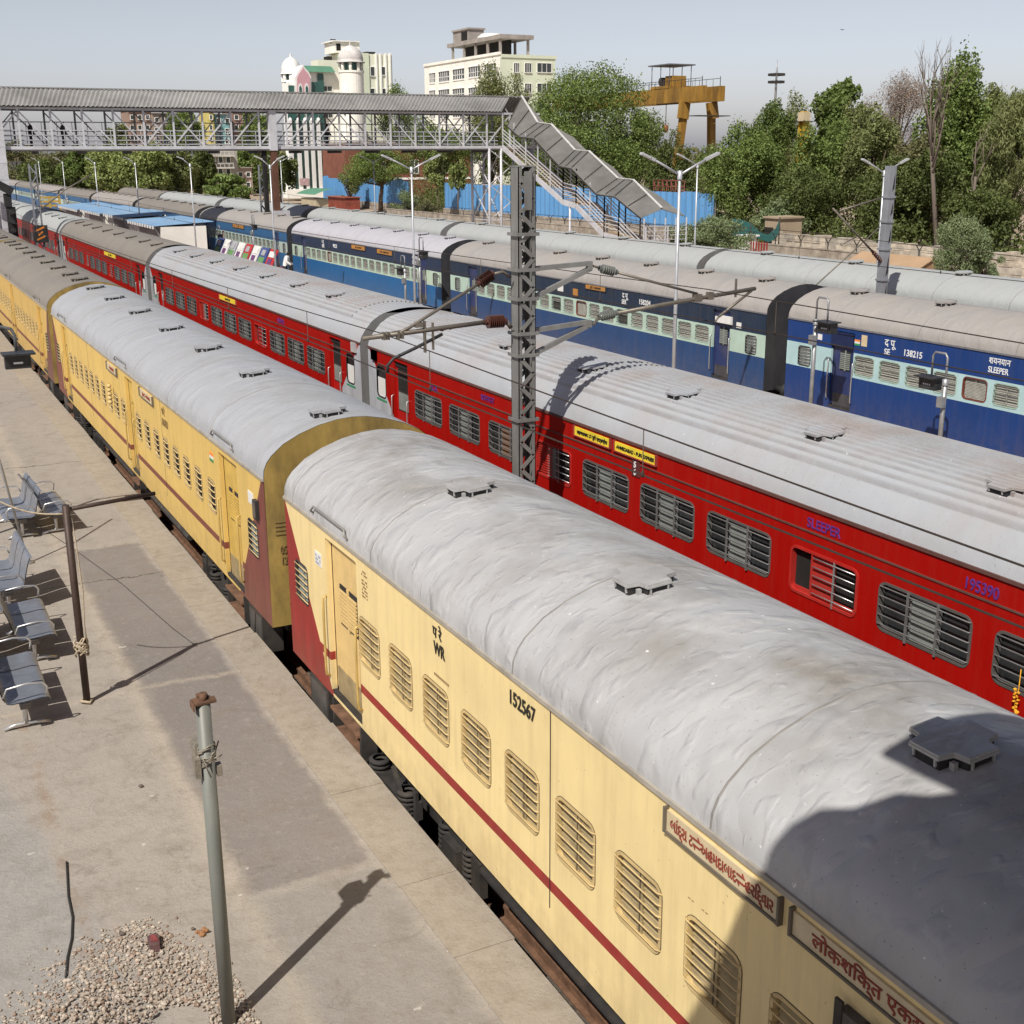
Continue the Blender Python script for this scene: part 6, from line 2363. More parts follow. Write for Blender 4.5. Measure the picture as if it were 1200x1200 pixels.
def chattri(S, parent, pxc, half_px, py_fin, py_top, py_eave, py_base, d, mat, cols, wallmat, wall_py=None):
    x, ze = S.p(pxc, py_eave)
    _, zt = S.p(pxc, py_top)
    _, zf = S.p(pxc, py_fin)
    _, zb2 = S.p(pxc, py_base)
    r = half_px * mpp((x + S.t.location.x, S.y, 10))
    mb = MB()
    h = zt - ze
    mb.lathe((x, d, ze), [(r * 1.16, -.05), (r * 1.16, .12), (r * .98, .16), (r * 1.02, h * .2), (r * .97, h * .45), (r * .80, h * .7), (r * .5, h * .9), (r * .14, h * 1.02), (.10, h + .15), (.22, h + .4), (.08, h + .6), (.05, zf - ze), (0, zf - ze + .1)], 24)
    o = mb.build('dome', [mat], parent)
    mb = MB()
    for k in range(8):
        a = 2 * math.pi * (k + .5) / 8
        mb.tube([(x + r * .88 * math.cos(a), d + r * .88 * math.sin(a), zb2), (x + r * .88 * math.cos(a), d + r * .88 * math.sin(a), ze)], .30 if cols else .2, 8)
    mb.lathe((x, d, zb2), [(r * .6, 0), (r * .6, ze - zb2)], 16, 1)
    mb.build('gallery', [wallmat, TEAL], parent)
    if wall_py:
        _, zw = S.p(pxc, wall_py)
        mb = MB()
        mb.lathe((x, d, zw), [(r, 0), (r, zb2 - zw), (r * 1.06, zb2 - zw), (r * 1.06, zb2 - zw + .35), (0, zb2 - zw + .35)], 28, smooth=False)
        for zz in (.4, .7):
            a0 = R(-100)
            mb.b(x - r * .95, x - r * .80, d - r * .6, d - r * .55, lerp(zw, zb2, zz) - .8, lerp(zw, zb2, zz) + .8, 1)
        mb.build('tower_wall', [wallmat, TEAL], parent)


chattri(S, t, 351, 11.5, 60, 65, 85, 95, 5.0, WHITE, True, WHW, 112)
chattri(S, t, 407.5, 14.2, 47, 54.5, 74, 86, -1.6, DOMEG, True, CRW, 232)
mb = MB()
S.blk(mb, 392, 421, 49, 62, 10, 16, 0)
S.blk(mb, 390, 422, 47, 49, 9.6, 16.5, 1)
S.blk(mb, 394, 399, 51, 59, 9.95, 10.05, 2)
S.blk(mb, 429, 440, 60.5, 62.5, 10, 13, 2)
S.blk(mb, 383, 389, 66, 70, 11, 13, 2)
mb.build('roof_tower', [CRW, WHW, INSIDE], t)
mb = MB()
x_, z_ = S.p(415.5, 49)
_, z2_ = S.p(415.5, 40)
mb.tube([(x_, 12, z_), (x_, 12, z2_)], .09, 6)
for k in (0.55, .8, 1):
    mb.b(x_ - .55, x_ + .55, 11.9, 12.1, lerp(z_, z2_, k) - .12, lerp(z_, z2_, k) + .06)
mb.build('antenna', [DARK], t)
for (a, b_, c_, d_) in ((434, 439, 78.5, 89), (447, 452, 78.5, 88), (434, 439, 104, 112), (447, 452, 104, 112)):
    window(S, a, b_, c_, d_, 9.0, t, WHW, 1)
for (a, b_, c_, d_) in ((378, 389, 101, 107), (379, 390, 130, 138), (380, 391, 178, 188), (381, 386, 203, 207)):
    window(S, a, b_, c_, d_, 1.2, t, WHW, 2)
mb = MB()
S.blk(mb, 351, 362, 209, 217, -.62, -.55, 0)
mb.build('sign_board', [M('pink_white_board', (.50, .35, .36), .7, 0, .3, 2)], t)

# office block : its long facade runs along the railway, the short green face looks to the camera
corner = at(586, 100, Y=262)
t = thing('office_building', 'cream office block with rows of windows and an open concrete roof storey', 'building', (corner.x, 262, 0))


def OF(px, py):
    q = at(px, py, X=corner.x)
    return q.y - 262, q.z


yl, zl = OF(497, 72)
y0_, ztop = OF(586, 60.5)
x1_ = at(652, 64, Y=262).x - corner.x
mb = MB()
mb.b(0, x1_ * .98, 0, yl, -2, ztop - .6, 0)
mb.b(-.25, .25, -.2, yl, ztop - .6, ztop, 0)
mb.b(.25, x1_, -.25, .2, ztop - 1.2, ztop - .5, 1)
mb.b(.02, x1_ * .98, -.06, 0, -2, ztop - 1.2, 1)
mb.build('wall', [CRW, PGW], t)
for row, (yt, yb) in enumerate(((80.5, 90.5), (104, 113.5), (127, 136))):
    for (a, b_) in ((503.5, 510), (514.5, 526.5), (531, 544), (549.5, 562.5), (568, 581)):
        k = (a - 540) * (-.16 if row == 0 else -.07)
        ya, za = OF(a, yt + k)
        yb_, zb2 = OF(b_, yb + k)
        w_ = MB()
        w_.b(-.15, 0, min(ya, yb_) - .15, max(ya, yb_) + .15, zb2 - .3, zb2, 0)
        w_.b(-.25, 0, min(ya, yb_) - .2, max(ya, yb_) + .2, za, za + .2, 0)
        for j in range(1, 5):
            yy_ = lerp(ya, yb_, j / 5)
            w_.b(-.1, -.005, yy_ - .09, yy_ + .09, zb2, za, 0)
        w_.b(-.1, -.005, min(ya, yb_), max(ya, yb_), lerp(zb2, za, .40), lerp(zb2, za, .46), 0)
        o = w_.build('window', [WHW], t)
        MB().b(-.03, -.004, min(ya, yb_), max(ya, yb_), zb2, za).build('pane', [WINB], o)
S = Site(t, 262)
for yt, yb in ((74, 85), (98, 109), (122, 132)):
    for (a, b_) in ((602, 608), (615, 622.5), (629.5, 646)):
        window(S, a, b_, yt, yb, -.06, t, WHW, 3)
mb = MB()
yq, zq = OF(513, 59)
yr, _ = OF(583, 52)
zs_, ze_ = OF(560, 52)[1], OF(560, 48)[1]
mb.b(1.0, 9.5, 1.5, yl - 12, ztop + 3.0, ztop + 3.9, 0)
for k in range(5):
    yy_ = lerp(3, yl - 14, k / 4)
    mb.b(1.4, 1.9, yy_ - .25, yy_ + .25, ztop - .6, ztop + 3.0, 0)
    mb.b(8.5, 9, yy_ - .25, yy_ + .25, ztop - .6, ztop + 3.0, 0)
mb.b(4.5, 5, 4, yl - 14, ztop - .6, ztop + 3.0, 1)
mb.b(2.5, 6.5, yl * .50, yl * .50 + 9, ztop + 3.9, ztop + 6.6, 0)
mb.b(2.2, 6.8, yl * .50 - .3, yl * .50 + 9.3, ztop + 6.6, ztop + 7.0, 0)
mb.b(2.46, 2.52, yl * .50 + .8, yl * .50 + 4.2, ztop + 4.3, ztop + 6.3, 1)
mb.build('roof_storey', [CONG, INSIDE], t)
mb = MB()
mb.lathe((5, yl * .34, ztop + 3.9), [(0, 1.2), (2.2, 1.2), (3.2, .5), (3.2, 0), (0, 0)], 16)
mb.build('water_tank', [WHITE], t)

c0 = at(485, 220, Y=208)
t = thing('brick_building', 'red brick building with white window frames behind the blue fence', 'building', (c0.x, 208, 0))
S = Site(t, 208)
mb = MB()
S.blk(mb, 404, 556, 168, 236, 0, 12, 0)
S.blk(mb, 553, 557, 168, 236, -.12, 0, 1)
S.blk(mb, 404, 556, 209, 210.5, -.1, 0, 1)
S.blk(mb, 404, 556, 166, 168, -.5, 12.4, 2)
mb.build('wall', [BRK, WHW, CONG], t)
for (a, b_, c_, d_) in ((521, 541, 191, 202), (481, 490, 188, 203), (505, 512, 180, 190), (440, 452, 190, 202)):
    window(S, a, b_, c_, d_, 0, t, WHITE, 2)

c0 = at(260, 200, Y=265)
t = thing('apartment_house', 'old grey white house with balconies between trees at left', 'building', (c0.x, 265, 0))
S = Site(t, 265)
mb = MB()
S.blk(mb, 243, 277, 170, 222, 0, 10, 0)
for py in (182, 196, 209):
    S.blk(mb, 241, 275, py, py + 1.6, -1.6, 0, 1)
    S.blk(mb, 242, 274, py - 5, py - 4.2, -1.6, -1.5, 1)
    for k in range(7):
        S.blk(mb, 243 + k * 5, 243.7 + k * 5, py - 5, py, -1.58, -1.5, 1)
mb.build('wall', [M('old_plaster', (.36, .34, .31), .9, 0, .25, .3, dirt=(.18, .16, .14), dirt_amt=.6), M('balcony_white', (.55, .53, .49), .85, 0, .2, .5)], t)
for py in (184, 198, 211):
    for px in (247, 256, 265):
        window(S, px, px + 5, py, py + 8, 0, t, WHW, 1)
c0 = at(280, 200, Y=262)
mb = MB()
S2 = Site(t, 262)
for (lab, a, b_, c_, d_, m_, Y_) in (('brown brick house seen through the bridge truss at left', 150, 177, 130, 200, M('brown_brick', (.27, .19, .15), .9, 0, .25, .4), 330), ('dull brown block right of the brown brick house behind the truss', 178, 213, 133, 200, M('dull_brown_wall', (.33, .28, .24), .9, 0, .2, .4), 345),
                                     ('yellow house behind the truss left of the domed building', 244, 250, 130, 185, M('yellow_wall', (.55, .48, .16), .85), 320), ('pale turquoise house behind the truss', 251, 271, 134, 185, M('turquoise_wall', (.22, .42, .44), .85), 322), ('reddish house behind the truss beside the turquoise one', 272, 300, 130, 185, M('reddish_wall', (.30, .19, .16), .9, 0, .2, .4), 325), ('pink sloping roofed house beside the balconied old house', 277, 295, 197, 222, M('pinkish_wall', (.40, .31, .28), .9, 0, .2, .4), 266)):
    c0 = at((a + b_) / 2, c_, Y=Y_)
    t = thing('house', lab, 'house', (c0.x, Y_, 0))
    S = Site(t, Y_)
    mb = MB()
    S.blk(mb, a, b_, c_, d_ + 20, 0, 10, 0)
    S.blk(mb, a - .5, b_ + .5, c_ - 1, c_, -.5, 10.4, 1)
    mb.build('wall', [m_, CONG], t)
    n = max(1, int((b_ - a) / 9))
    for k in range(n):
        for py in range(int(c_) + 5, int(d_) - 4, 12):
            px = a + (b_ - a) * (k + .3) / n
            window(S, px, px + min(4.5, (b_ - a) * .5 / n), py, py + 5, 0, t, WHW, 1)
mb = MB()
q = at(16, 193, Y=300)
mb.b(-2.5, 2.5, 0, 4, -6, 1)
mb.b(-2.7, 2.7, -.2, 4.2, 1, 1.2)
tag(mb.build('white_hut', [WHITE], None, (q.x, 300, q.z - .5)), 'tiny white hut among the dull trees at the far left', 'hut')

# ------------------------------------------------------------------ gantry crane and masts
YEL = M('crane_yellow', (.30, .165, .03), .7, 0, .3, 1, (1, 1, .3), dirt=(.10, .055, .025), dirt_amt=.85)
t = thing('gantry_crane', 'rusty yellow gantry crane with a roofed trolley above the trees', 'crane', (92, 128, 0))
cx = 92


def K(px, py, x=92.0):
    q = at(px, py, X=x)
    return q.y - 128, q.z


mb = MB()
y0, z0 = K(829, 122)
y1, z1 = K(740, 118)
zt_ = K(800, 104)[1]
for x in (-1.2, 1.6):
    mb.b(x - .35, x + .35, y0 - 1.0, y1 + 20, z0 + .35, z0 + 2.2)
    for k in range(12):
        mb.b(x - .42, x + .42, y0 - .5 + k * 2.1, y0 - .3 + k * 2.1, z0 + .35, z0 + 2.2)
mb.build('girder', [YEL], t)
mb = MB()
for x in (-1.2, 1.6):
    mb.tube([(x, y0 - .4, z0 + 2.2), (x, y0 - .4, z0 + 3.4)], .05, 5)
    for k in range(14):
        mb.tube([(x - .4, y0 - .9 + k * 1.5, z0 + 2.2), (x - .4, y0 - .9 + k * 1.5, z0 + 3.1)], .035, 4)
    mb.tube([(x - .4, y0 - .9, z0 + 3.1), (x - .4, y0 + 18.6, z0 + 3.1)], .035, 4)
mb.b(-2.5, 2.6, y0 - 1.5, y0 + .6, z0 - 1.5, z0 - 1.4)
mb.build('walkway_rail', [DARK], t)
for s, x in ((1, -1.2), (-1, 1.6)):
    mb = MB()
    ya = K(811, 130)[0]
    za = K(811, 130)[1]
    yb = K(806, 225)[0]
    off = 0 if s == 1 else -2.0
    mb.bar((x, ya + off, z0 + .3), (x - .3 * s, ya + off - .1, za - 1.0), 1.3, .8)
    mb.bar((x, ya + off, z0 - .2), (x - 1.2 * s, ya + off + .8, -.5), .85, .75)
    mb.build('leg', [YEL], t)
mb = MB()
ya = K(785, 100)[0]
zb2 = z0 + 2.2
mb.b(-1.6, 2.0, ya - 2.2, ya + 2.2, zb2, zb2 + .35, 0)
mb.b(-.9, 1.2, ya - 2.0, ya - .2, zb2 + .35, zb2 + 1.6, 0)
mb.tube([(-.9, ya + .9, zb2 + .95), (1.3, ya + .9, zb2 + .95)], .55, 12, 1)
mb.b(-.9, .9, ya + .0, ya + .6, zb2 + .35, zb2 + 1.2, 1)
mb.build('trolley', [YEL, DARK], t)
mb = MB()
for x in (-1.5, 1.9):
    for dy in (-2.1, 0, 2.1):
        mb.tube([(x, ya + dy, zb2 + .3), (x, ya + dy, zb2 + 2.9)], .06, 5)
mb.b(-1.9, 2.3, ya - 2.5, ya + 2.5, zb2 + 2.9, zb2 + 3.05)
mb.build('trolley_roof', [M('trolley_roof_grey', (.12, .13, .15), .6)], t)
mb = MB()
yh, zh = K(780, 151)
mb.tube([(0, yh, zb2), (0, yh, zh + .5)], .05, 5)
mb.lathe((0, yh, zh), [(.1, -.5), (.35, -.2), (.4, .3), (.2, .5)], 10)
mb.build('hook_block', [M('hook_orange', (.26, .10, .03), .6)], t)
t = thing('crane_tower', 'yellow crane tower with a pale cabin top among the trees at right', 'crane', (84, 0, 0))
q = at(941, 160, X=84)
t.location.y = q.y
mb = MB()
zt_ = at(941, 142, X=84).z
for s in (-.35, .35):
    mb.b(-.35, .35, s - .12, s + .12, -.5, zt_)
for k in range(14):
    mb.b(-.3, .3, -.3, .3, k * .9, k * .9 + .16)
mb.b(-.05, .05, -.3, .3, -.5, zt_)
mb.build('tower', [M('bright_crane_yellow', (.55, .33, .02), .6, 0, .12, 1)], t)
mb = MB()
mb.b(-.45, .45, -.45, .45, zt_, zt_ + .9, 0)
mb.b(-.7, .7, -.7, .7, zt_ - .08, zt_, 1)
mb.build('cabin', [CREAMB, DARK], t)
q = at(909, 108, X=125)
t = thing('floodlight_mast', 'tall floodlight mast with a ring of lamps above the trees', 'floodlight', (125, q.y, 0))
mb = MB()
zt_ = at(909, 86, X=125).z
mb.tube([(0, 0, -.5), (0, 0, zt_), (0, 0, zt_ + 2)], [.35, .16, .03], 8)
mb.build('pole', [STEEL], t)
for j, zz in enumerate((zt_ - .2, zt_ - 1.3)):
    mb = MB()
    for k in range(10):
        a = 2 * math.pi * k / 10 + j * .3
        mb.box((1.05 * math.cos(a), 1.05 * math.sin(a), zz), (.42, .42, .36))
    for k in range(5):
        a = 2 * math.pi * k / 5
        mb.bar((0, 0, zz), (1.05 * math.cos(a), 1.05 * math.sin(a), zz), .06)
    mb.build('lamp_ring', [DARK], t)
q = at(700, 217, X=72)
mb = MB()
for k in range(4):
    z = k * .65
    mb.tube([(0, -3.2, q.z - 1.2 + z), (0, 2.6, q.z - 1.2 + z)], .06, 5)
for k in range(8):
    y = -3.2 + k * .83
    mb.tube([(0, y, -.5), (0, y, q.z + .8)], .05, 5)
    if k < 7:
        mb.tube([(0, y, q.z - 1.2), (0, y + .83, q.z + .75)], .04, 5)
q = at(782, 217, X=72)
tag(mb.build('steel_lattice_frame', [M('red_oxide_lattice', (.20, .05, .045), .7)], None, (72, q.y, 0)), 'dark red steel lattice stack behind the blue fence right of the big tree', 'steel frame')
q = at(987, 35, X=90)
mb = MB()
mb.lathe((0, 0, 0), [(.0, -.28), (.07, -.18), (.11, 0), (.06, .2), (0, .34)], 8, 0, (0, 1, .15))
for s in (-1, 1):
    mb.add([(s * .06, .1, .03), (s * .42, .16, .16), (s * .75, -.02, .06), (s * .40, -.10, .12), (s * .06, -.12, .02),
            (s * .06, .1, .0), (s * .42, .16, .13), (s * .75, -.02, .03), (s * .40, -.10, .09), (s * .06, -.12, -.01)],
           [(0, 1, 3, 4), (1, 2, 3), (5, 8, 6), (5, 9, 8), (6, 8, 7), (0, 5, 6, 1), (1, 6, 7, 2), (2, 7, 8, 3), (3, 8, 9, 4)])
_bird = mb.build('bird', [BLACK], None, q)
_bird.scale = (.5, .5, .5)
tag(_bird, 'small dark bird flying high at upper right', 'bird')

# ------------------------------------------------------------------ trees
L_MID = leafmat('leaf_mid_green', (0.095, 0.144, 0.038), (0.305, 0.404, 0.125))
L_BRI = leafmat('leaf_bright_green', (.085, .130, .034), (.225, .300, .095))
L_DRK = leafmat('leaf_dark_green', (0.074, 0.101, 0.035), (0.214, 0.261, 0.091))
L_OLV = leafmat('leaf_olive', (0.138, 0.160, 0.061), (0.359, 0.396, 0.168))
L_YEL = leafmat('leaf_speckled_yellow_green', (0.099, 0.160, 0.036), (0.504, 0.556, 0.220))
L_GRY = leafmat('leaf_grey_green', (0.151, 0.200, 0.102), (0.360, 0.436, 0.234))
L_DRY = leafmat('twig_dry_pinkish', (0.213, 0.159, 0.121), (0.354, 0.270, 0.213), .1)
L_DUL = leafmat('leaf_dull_brown_green', (0.151, 0.150, 0.074), (0.278, 0.269, 0.139))
BARK = M('bark_brown', (.11, .08, .06), .95, 0, .3, 2, (1, 1, .3), dirt=(.2, .16, .13))
BARKP = M('bark_pale', (.16, .13, .105), .95, 0, .3, 1.5, (1, 1, .3), dirt=(.15, .12, .1), dirt_amt=.6)


def leaf_mesh(name, C, Nn, size, mat, asp=.55, droop=0.0, rng=RNG):
    n = len(C)
    rnd = rng.normal(size=(n, 3))
    d = rnd + np.array([0, 0, -droop])
    d /= np.linalg.norm(d, axis=1)[:, None]
    nn = Nn * .9 + rng.normal(size=(n, 3)) * .8 + np.array([0, 0, .35])
    b = np.cross(d, nn)
    b /= (np.linalg.norm(b, axis=1)[:, None] + 1e-6)
    s = size * rng.uniform(.55, 1.3, n)[:, None]
    bend = np.cross(b, d) * s * .18
    v = np.empty((n, 4, 3))
    v[:, 0] = C - d * s * .5
    v[:, 1] = C + b * s * asp * .5 + bend
    v[:, 2] = C + d * s * .5 - bend * .6
    v[:, 3] = C - b * s * asp * .5 + bend
    me = bpy.data.meshes.new(name)
    me.vertices.add(n * 4)
    me.vertices.foreach_set('co', v.reshape(-1))
    me.loops.add(n * 4)
    me.loops.foreach_set('vertex_index', np.arange(n * 4, dtype=np.int32))
    me.polygons.add(n)
    me.polygons.foreach_set('loop_start', np.arange(0, n * 4, 4, dtype=np.int32))
    me.update(calc_edges=True)
    me.materials.append(mat)
    return me


def tree(label, px, hw, pt, pb, X=None, Y=None, mat=L_MID, n=7000, size=.36, lobes=22, droop=0.0, asp=.6, bark=BARK, seed=1, z0=-.3, name='tree', group=None, lean=0.0, fill=.35, trunk=True, skew=0.0, rag=1.0, depth=1.0):
    rng = np.random.default_rng(seed)
    rr = random.Random(seed)
    base = at(px, 240, X=X, Y=Y)
    m = mpp(base)
    if X is not None:
        zt, zb2 = at(px, pt, X=X).z, at(px, pb, X=X).z
    else:
        zt, zb2 = at(px, pt, Y=Y).z, at(px, pb, Y=Y).z
    w = hw * m * 1.13
    size *= .76
    n = int(n * 1.65)
    zc, h = (zt + zb2) / 2, (zt - zb2) / 2 * 1.05
    t = thing(name, label, 'tree' if name != 'bush' else 'bush', (base.x, base.y, z0), 0, group)
    cs, rs = [], []
    lobes = int(lobes * 1.7)
    for k in range(lobes):
        for _ in range(40):
            u = rng.uniform(-1, 1, 3)
            if .25 < np.linalg.norm(u) < 1:
                break
        rad = rng.uniform(.15, .33) * (.8 + .2 * rag)
        k_ = 1 - rad * .8
        zz = u[2] * k_
        ww = 1.0 - .35 * max(0, zz) ** 2
        cs.append((u[0] * k_ * ww + skew * zz, u[1] * k_ * ww, zz))
        rs.append(rad * (1.0 if k % 5 else .6))
    cs, rs = np.array(cs), np.array(rs)
    pr = rs ** 2
    idx = rng.choice(lobes, n, p=pr / pr.sum())
    u = rng.normal(size=(n, 3))
    u /= np.linalg.norm(u, axis=1)[:, None]
    lump = 1 + .25 * np.sin(u[:, 0] * 5 + idx) * np.cos(u[:, 1] * 6 + idx * 2.1) * rag
    rad = rs[idx] * (fill + (1 - fill) * rng.uniform(0, 1, n) ** .6) * lump
    P = cs[idx] + u * rad[:, None]
    stray = rng.uniform(0, 1, n) < .05 * rag
    P[stray] *= rng.uniform(1.0, 1.16, stray.sum())[:, None]
    if droop:
        P[:, 2] -= droop * .06 * rng.uniform(0, 1, n) * (P[:, 0] ** 2 + P[:, 1] ** 2)
    C_ = P * np.array([w, w * depth, h]) + np.array([lean, 0, zc - z0])
    put('crown', leaf_mesh('crown', C_, u, size, mat, asp, droop, rng), t)
    if trunk:
        mb = MB()
        r0 = max(.10, min(.42, w * .055))
        zlow = max(.5, (zb2 - z0))
        fork = Vector((lean * .5 + rr.uniform(-.2, .2), 0, zlow * .9 + h * .25))
        mb.tube([(0, 0, -.3), (lean * .2 + rr.uniform(-.1, .1), 0, fork.z * .5), fork], [r0 * 1.25, r0, r0 * .8], 8)
        mb.tube([fork, (lean, 0, zc - z0 + h * .3)], [r0 * .75, r0 * .2], 6)
        for k in range(0, lobes, max(1, lobes // 9)):
            p = Vector((cs[k][0] * w + lean, cs[k][1] * w * depth, cs[k][2] * h + zc - z0))
            mid = fork.lerp(p, .55) + Vector((rr.uniform(-.1, .1) * w, rr.uniform(-.1, .1) * w, -.06 * h))
            mb.tube([fork, mid, p], [r0 * .5, r0 * .3, r0 * .08], 5)
        mb.build('trunk', [bark], t)
    return t


def bare(parent, base, top, r0, mat, seed, spread=.5, levels=3, name='trunk', n0=5):
    """bare trunk with forked twigs"""
    rr = random.Random(seed)
    mb = MB()

    def br(a, d, L, r, lev):
        p1 = a + d * L * .5 + Vector((rr.uniform(-1, 1), rr.uniform(-1, 1), rr.uniform(-.3, .5))) * L * .06
        p2 = a + d * L + Vector((rr.uniform(-1, 1), rr.uniform(-1, 1), rr.uniform(-.2, .6))) * L * .10
        mb.tube([a, p1, p2], [r, r * .75, r * .45], 5 if lev < levels else 6)
        if lev > 0:
            for k in range(rr.choice((2, 3, 3))):
                dd = (d + Vector((rr.uniform(-1, 1), rr.uniform(-1, 1), rr.uniform(-.25, .7))) * spread).normalized()
                s0 = p1.lerp(p2, rr.uniform(.1, 1))
                br(s0, dd, L * rr.uniform(.5, .75), r * .5, lev - 1)
    base, top = Vector(base), Vector(top)
    d = top - base
    mid = base.lerp(top, .5) + Vector((rr.uniform(-.2, .2), rr.uniform(-.2, .2), 0))
    mb.tube([base, mid, base.lerp(top, .72)], [r0, r0 * .8, r0 * .6], 8)
    for k in range(n0):
        a = base.lerp(top, .5 + .22 * k / n0) if k else base.lerp(top, .72)
        dd = (d.normalized() + Vector((rr.uniform(-1, 1), rr.uniform(-1, 1), rr.uniform(-.1, .3))) * spread * .8).normalized() if k else d.normalized()
        br(a, dd, d.length * .28, r0 * .45, levels)
    return mb.build(name, [mat], parent)


G1, G2 = 'trees beyond the right wall and fence', 'trees in the left background'
tree('largest rounded green tree right of the stair roof, behind the blue fence', 688, 90, 72, 238, X=76, mat=L_MID, n=26000, size=.40, lobes=46, seed=2, group=G1)
tree('loose pale green tree against the cream office block, left of the largest tree', 585, 40, 66, 190, X=84, mat=L_OLV, n=9000, size=.42, lobes=26, seed=3, group=G1)
tree('green treetop peeping over the bridge roof between the two tall buildings', 470, 24, 97, 190, X=90, mat=L_MID, n=4000, size=.45, lobes=18, seed=4, group=G1)
tree('tree left of the largest tree behind the stair top', 628, 34, 96, 236, X=72, mat=L_MID, n=8000, size=.38, lobes=24, seed=44, group=G1)
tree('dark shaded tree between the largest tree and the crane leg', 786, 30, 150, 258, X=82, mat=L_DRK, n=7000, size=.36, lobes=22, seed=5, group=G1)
tree('bright green bushy tree right of the crane legs', 896, 34, 112, 232, X=82, mat=L_BRI, n=11000, size=.36, lobes=28, seed=6, group=G1)
tree('wide mid green tree in front of the bright one, above the green net', 868, 52, 140, 268, X=70, mat=L_MID, n=15000, size=.34, lobes=32, seed=7, group=G1)
tree('pale loose treetop around the floodlight mast', 922, 30, 100, 230, X=96, mat=L_OLV, n=5000, size=.38, lobes=22, seed=8, group=G1)
tree('broad leaved bright tree standing tall right of the yellow crane tower', 978, 31, 88, 186, X=80, mat=L_BRI, n=4200, size=.52, lobes=22, asp=.8, seed=9, group=G1)
tree('mid green lower tree under the broad leaved bright tree', 968, 44, 132, 262, X=74, mat=L_MID, n=11000, size=.34, lobes=28, seed=10, group=G1)
tree('dry pinkish brown tree left of the tallest dark tree', 1046, 42, 82, 190, X=86, mat=L_DRY, n=8000, size=.34, asp=.18, lobes=26, seed=11, group=G1, fill=.2)
tree('dusty olive tree below the dry brown tree', 1020, 44, 130, 262, X=74, mat=L_OLV, n=11000, size=.33, lobes=30, seed=12, group=G1)
tree('tallest dark green tree behind the bare dead tree', 1108, 42, 62, 255, X=76, mat=L_MID, n=17000, size=.40, lobes=38, seed=13, group=G1, rag=1.4)
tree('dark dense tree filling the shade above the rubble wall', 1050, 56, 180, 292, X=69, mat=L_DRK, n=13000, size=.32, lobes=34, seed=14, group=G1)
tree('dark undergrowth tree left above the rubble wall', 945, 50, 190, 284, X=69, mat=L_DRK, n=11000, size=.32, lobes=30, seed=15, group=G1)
tree('sunlit drooping olive tree at the right edge', 1186, 46, 104, 262, X=70, mat=L_OLV, n=15000, size=.50, asp=.22, droop=1.6, lobes=34, seed=16, group=G1, bark=BARKP)
tree('dull feathery tree behind the drooping one', 1165, 38, 96, 230, X=84, mat=L_OLV, n=7000, size=.40, asp=.3, lobes=26, seed=17, group=G1)
tree('dark green bush tree between the drooping tree and the rubble wall', 1152, 44, 215, 296, X=66, mat=L_DRK, n=9000, size=.30, lobes=26, seed=18, group=G1)
tree('shaded leafy tree low behind the dead trunk', 1090, 36, 170, 290, X=70, mat=L_DRK, n=9000, size=.34, lobes=26, seed=19, group=G1)
tree('thin speckled shrub tree with pale leaves above the tan room', 915, 34, 230, 286, X=66, mat=L_GRY, n=6000, size=.32, lobes=22, seed=20, group=G1)
for a_ in (('dusty olive tree between the dry tree and the yellow crane tower', 1005, 36, 112, 230, 80, L_OLV, 8000, 61), ('brownish green tree above the tan roofed hut', 1072, 34, 150, 285, 72, L_DUL, 8000, 62),
           ('olive tree closing the gap right of the tallest dark tree', 1150, 30, 100, 250, 80, L_OLV, 8000, 63), ('dusty tree between the green net and the dark undergrowth tree', 905, 34, 175, 275, 73, L_OLV, 8000, 64),
           ('dark tree filling the gap behind the stair foot', 745, 36, 120, 232, 84, L_DRK, 9000, 65), ('dull tree seen below the crane girder', 835, 30, 168, 250, 88, L_DUL, 6000, 66)):
    tree(a_[0], a_[1], a_[2], a_[3], a_[4], X=a_[5], mat=a_[6], n=a_[7], size=.34, lobes=28, seed=a_[8], group=G1)
# bare tree
a_, b_ = at(1101, 287, X=64), at(1092, 45, X=64)
t = thing('dead_tree', 'bare grey dead tree with a pale trunk rising above the others at right', 'tree', (64, a_.y, -.3), 0, G1)
bare(t, (0, 0, -.2), (.3, b_.y - a_.y + .2, b_.z * .80), .20, BARKP, 6, .40, 3, n0=7)
a_, b_ = at(1140, 240, X=66), at(1140, 160, X=66)
t = thing('broken_tree', 'short broken pale trunk right of the dead tree', 'tree', (66, a_.y, -.3), 0, G1)
bare(t, (0, 0, -.2), (.1, .1, b_.z), .16, BARKP, 9, .5, 1, n0=3)
# bushes
tree('rounded grey green bush beside the foot of the stair', 834, 54, 252, 312, X=44, mat=L_GRY, n=11000, size=.20, lobes=30, seed=21, name='bush', trunk=False, z0=.7)
tree('tall grey green thorn bush right of the tan roofed hut', 1130, 34, 244, 332, X=46, mat=L_GRY, n=10000, size=.19, asp=.35, lobes=30, seed=22, name='bush', z0=-.3)
tree('small grey green bush right of the tall thorn bush', 1162, 24, 285, 336, X=48, mat=L_GRY, n=5000, size=.18, asp=.35, lobes=18, seed=23, name='bush', z0=-.3)
tree('bluish grey bush before the gap of the blue fence', 478, 22, 222, 262, X=60, mat=L_GRY, n=5000, size=.24, lobes=18, seed=24, name='bush')
tree('brownish thorn bush right of the bluish grey bush', 497, 16, 224, 266, X=58, mat=L_DUL, n=3500, size=.22, lobes=14, seed=25, name='bush')
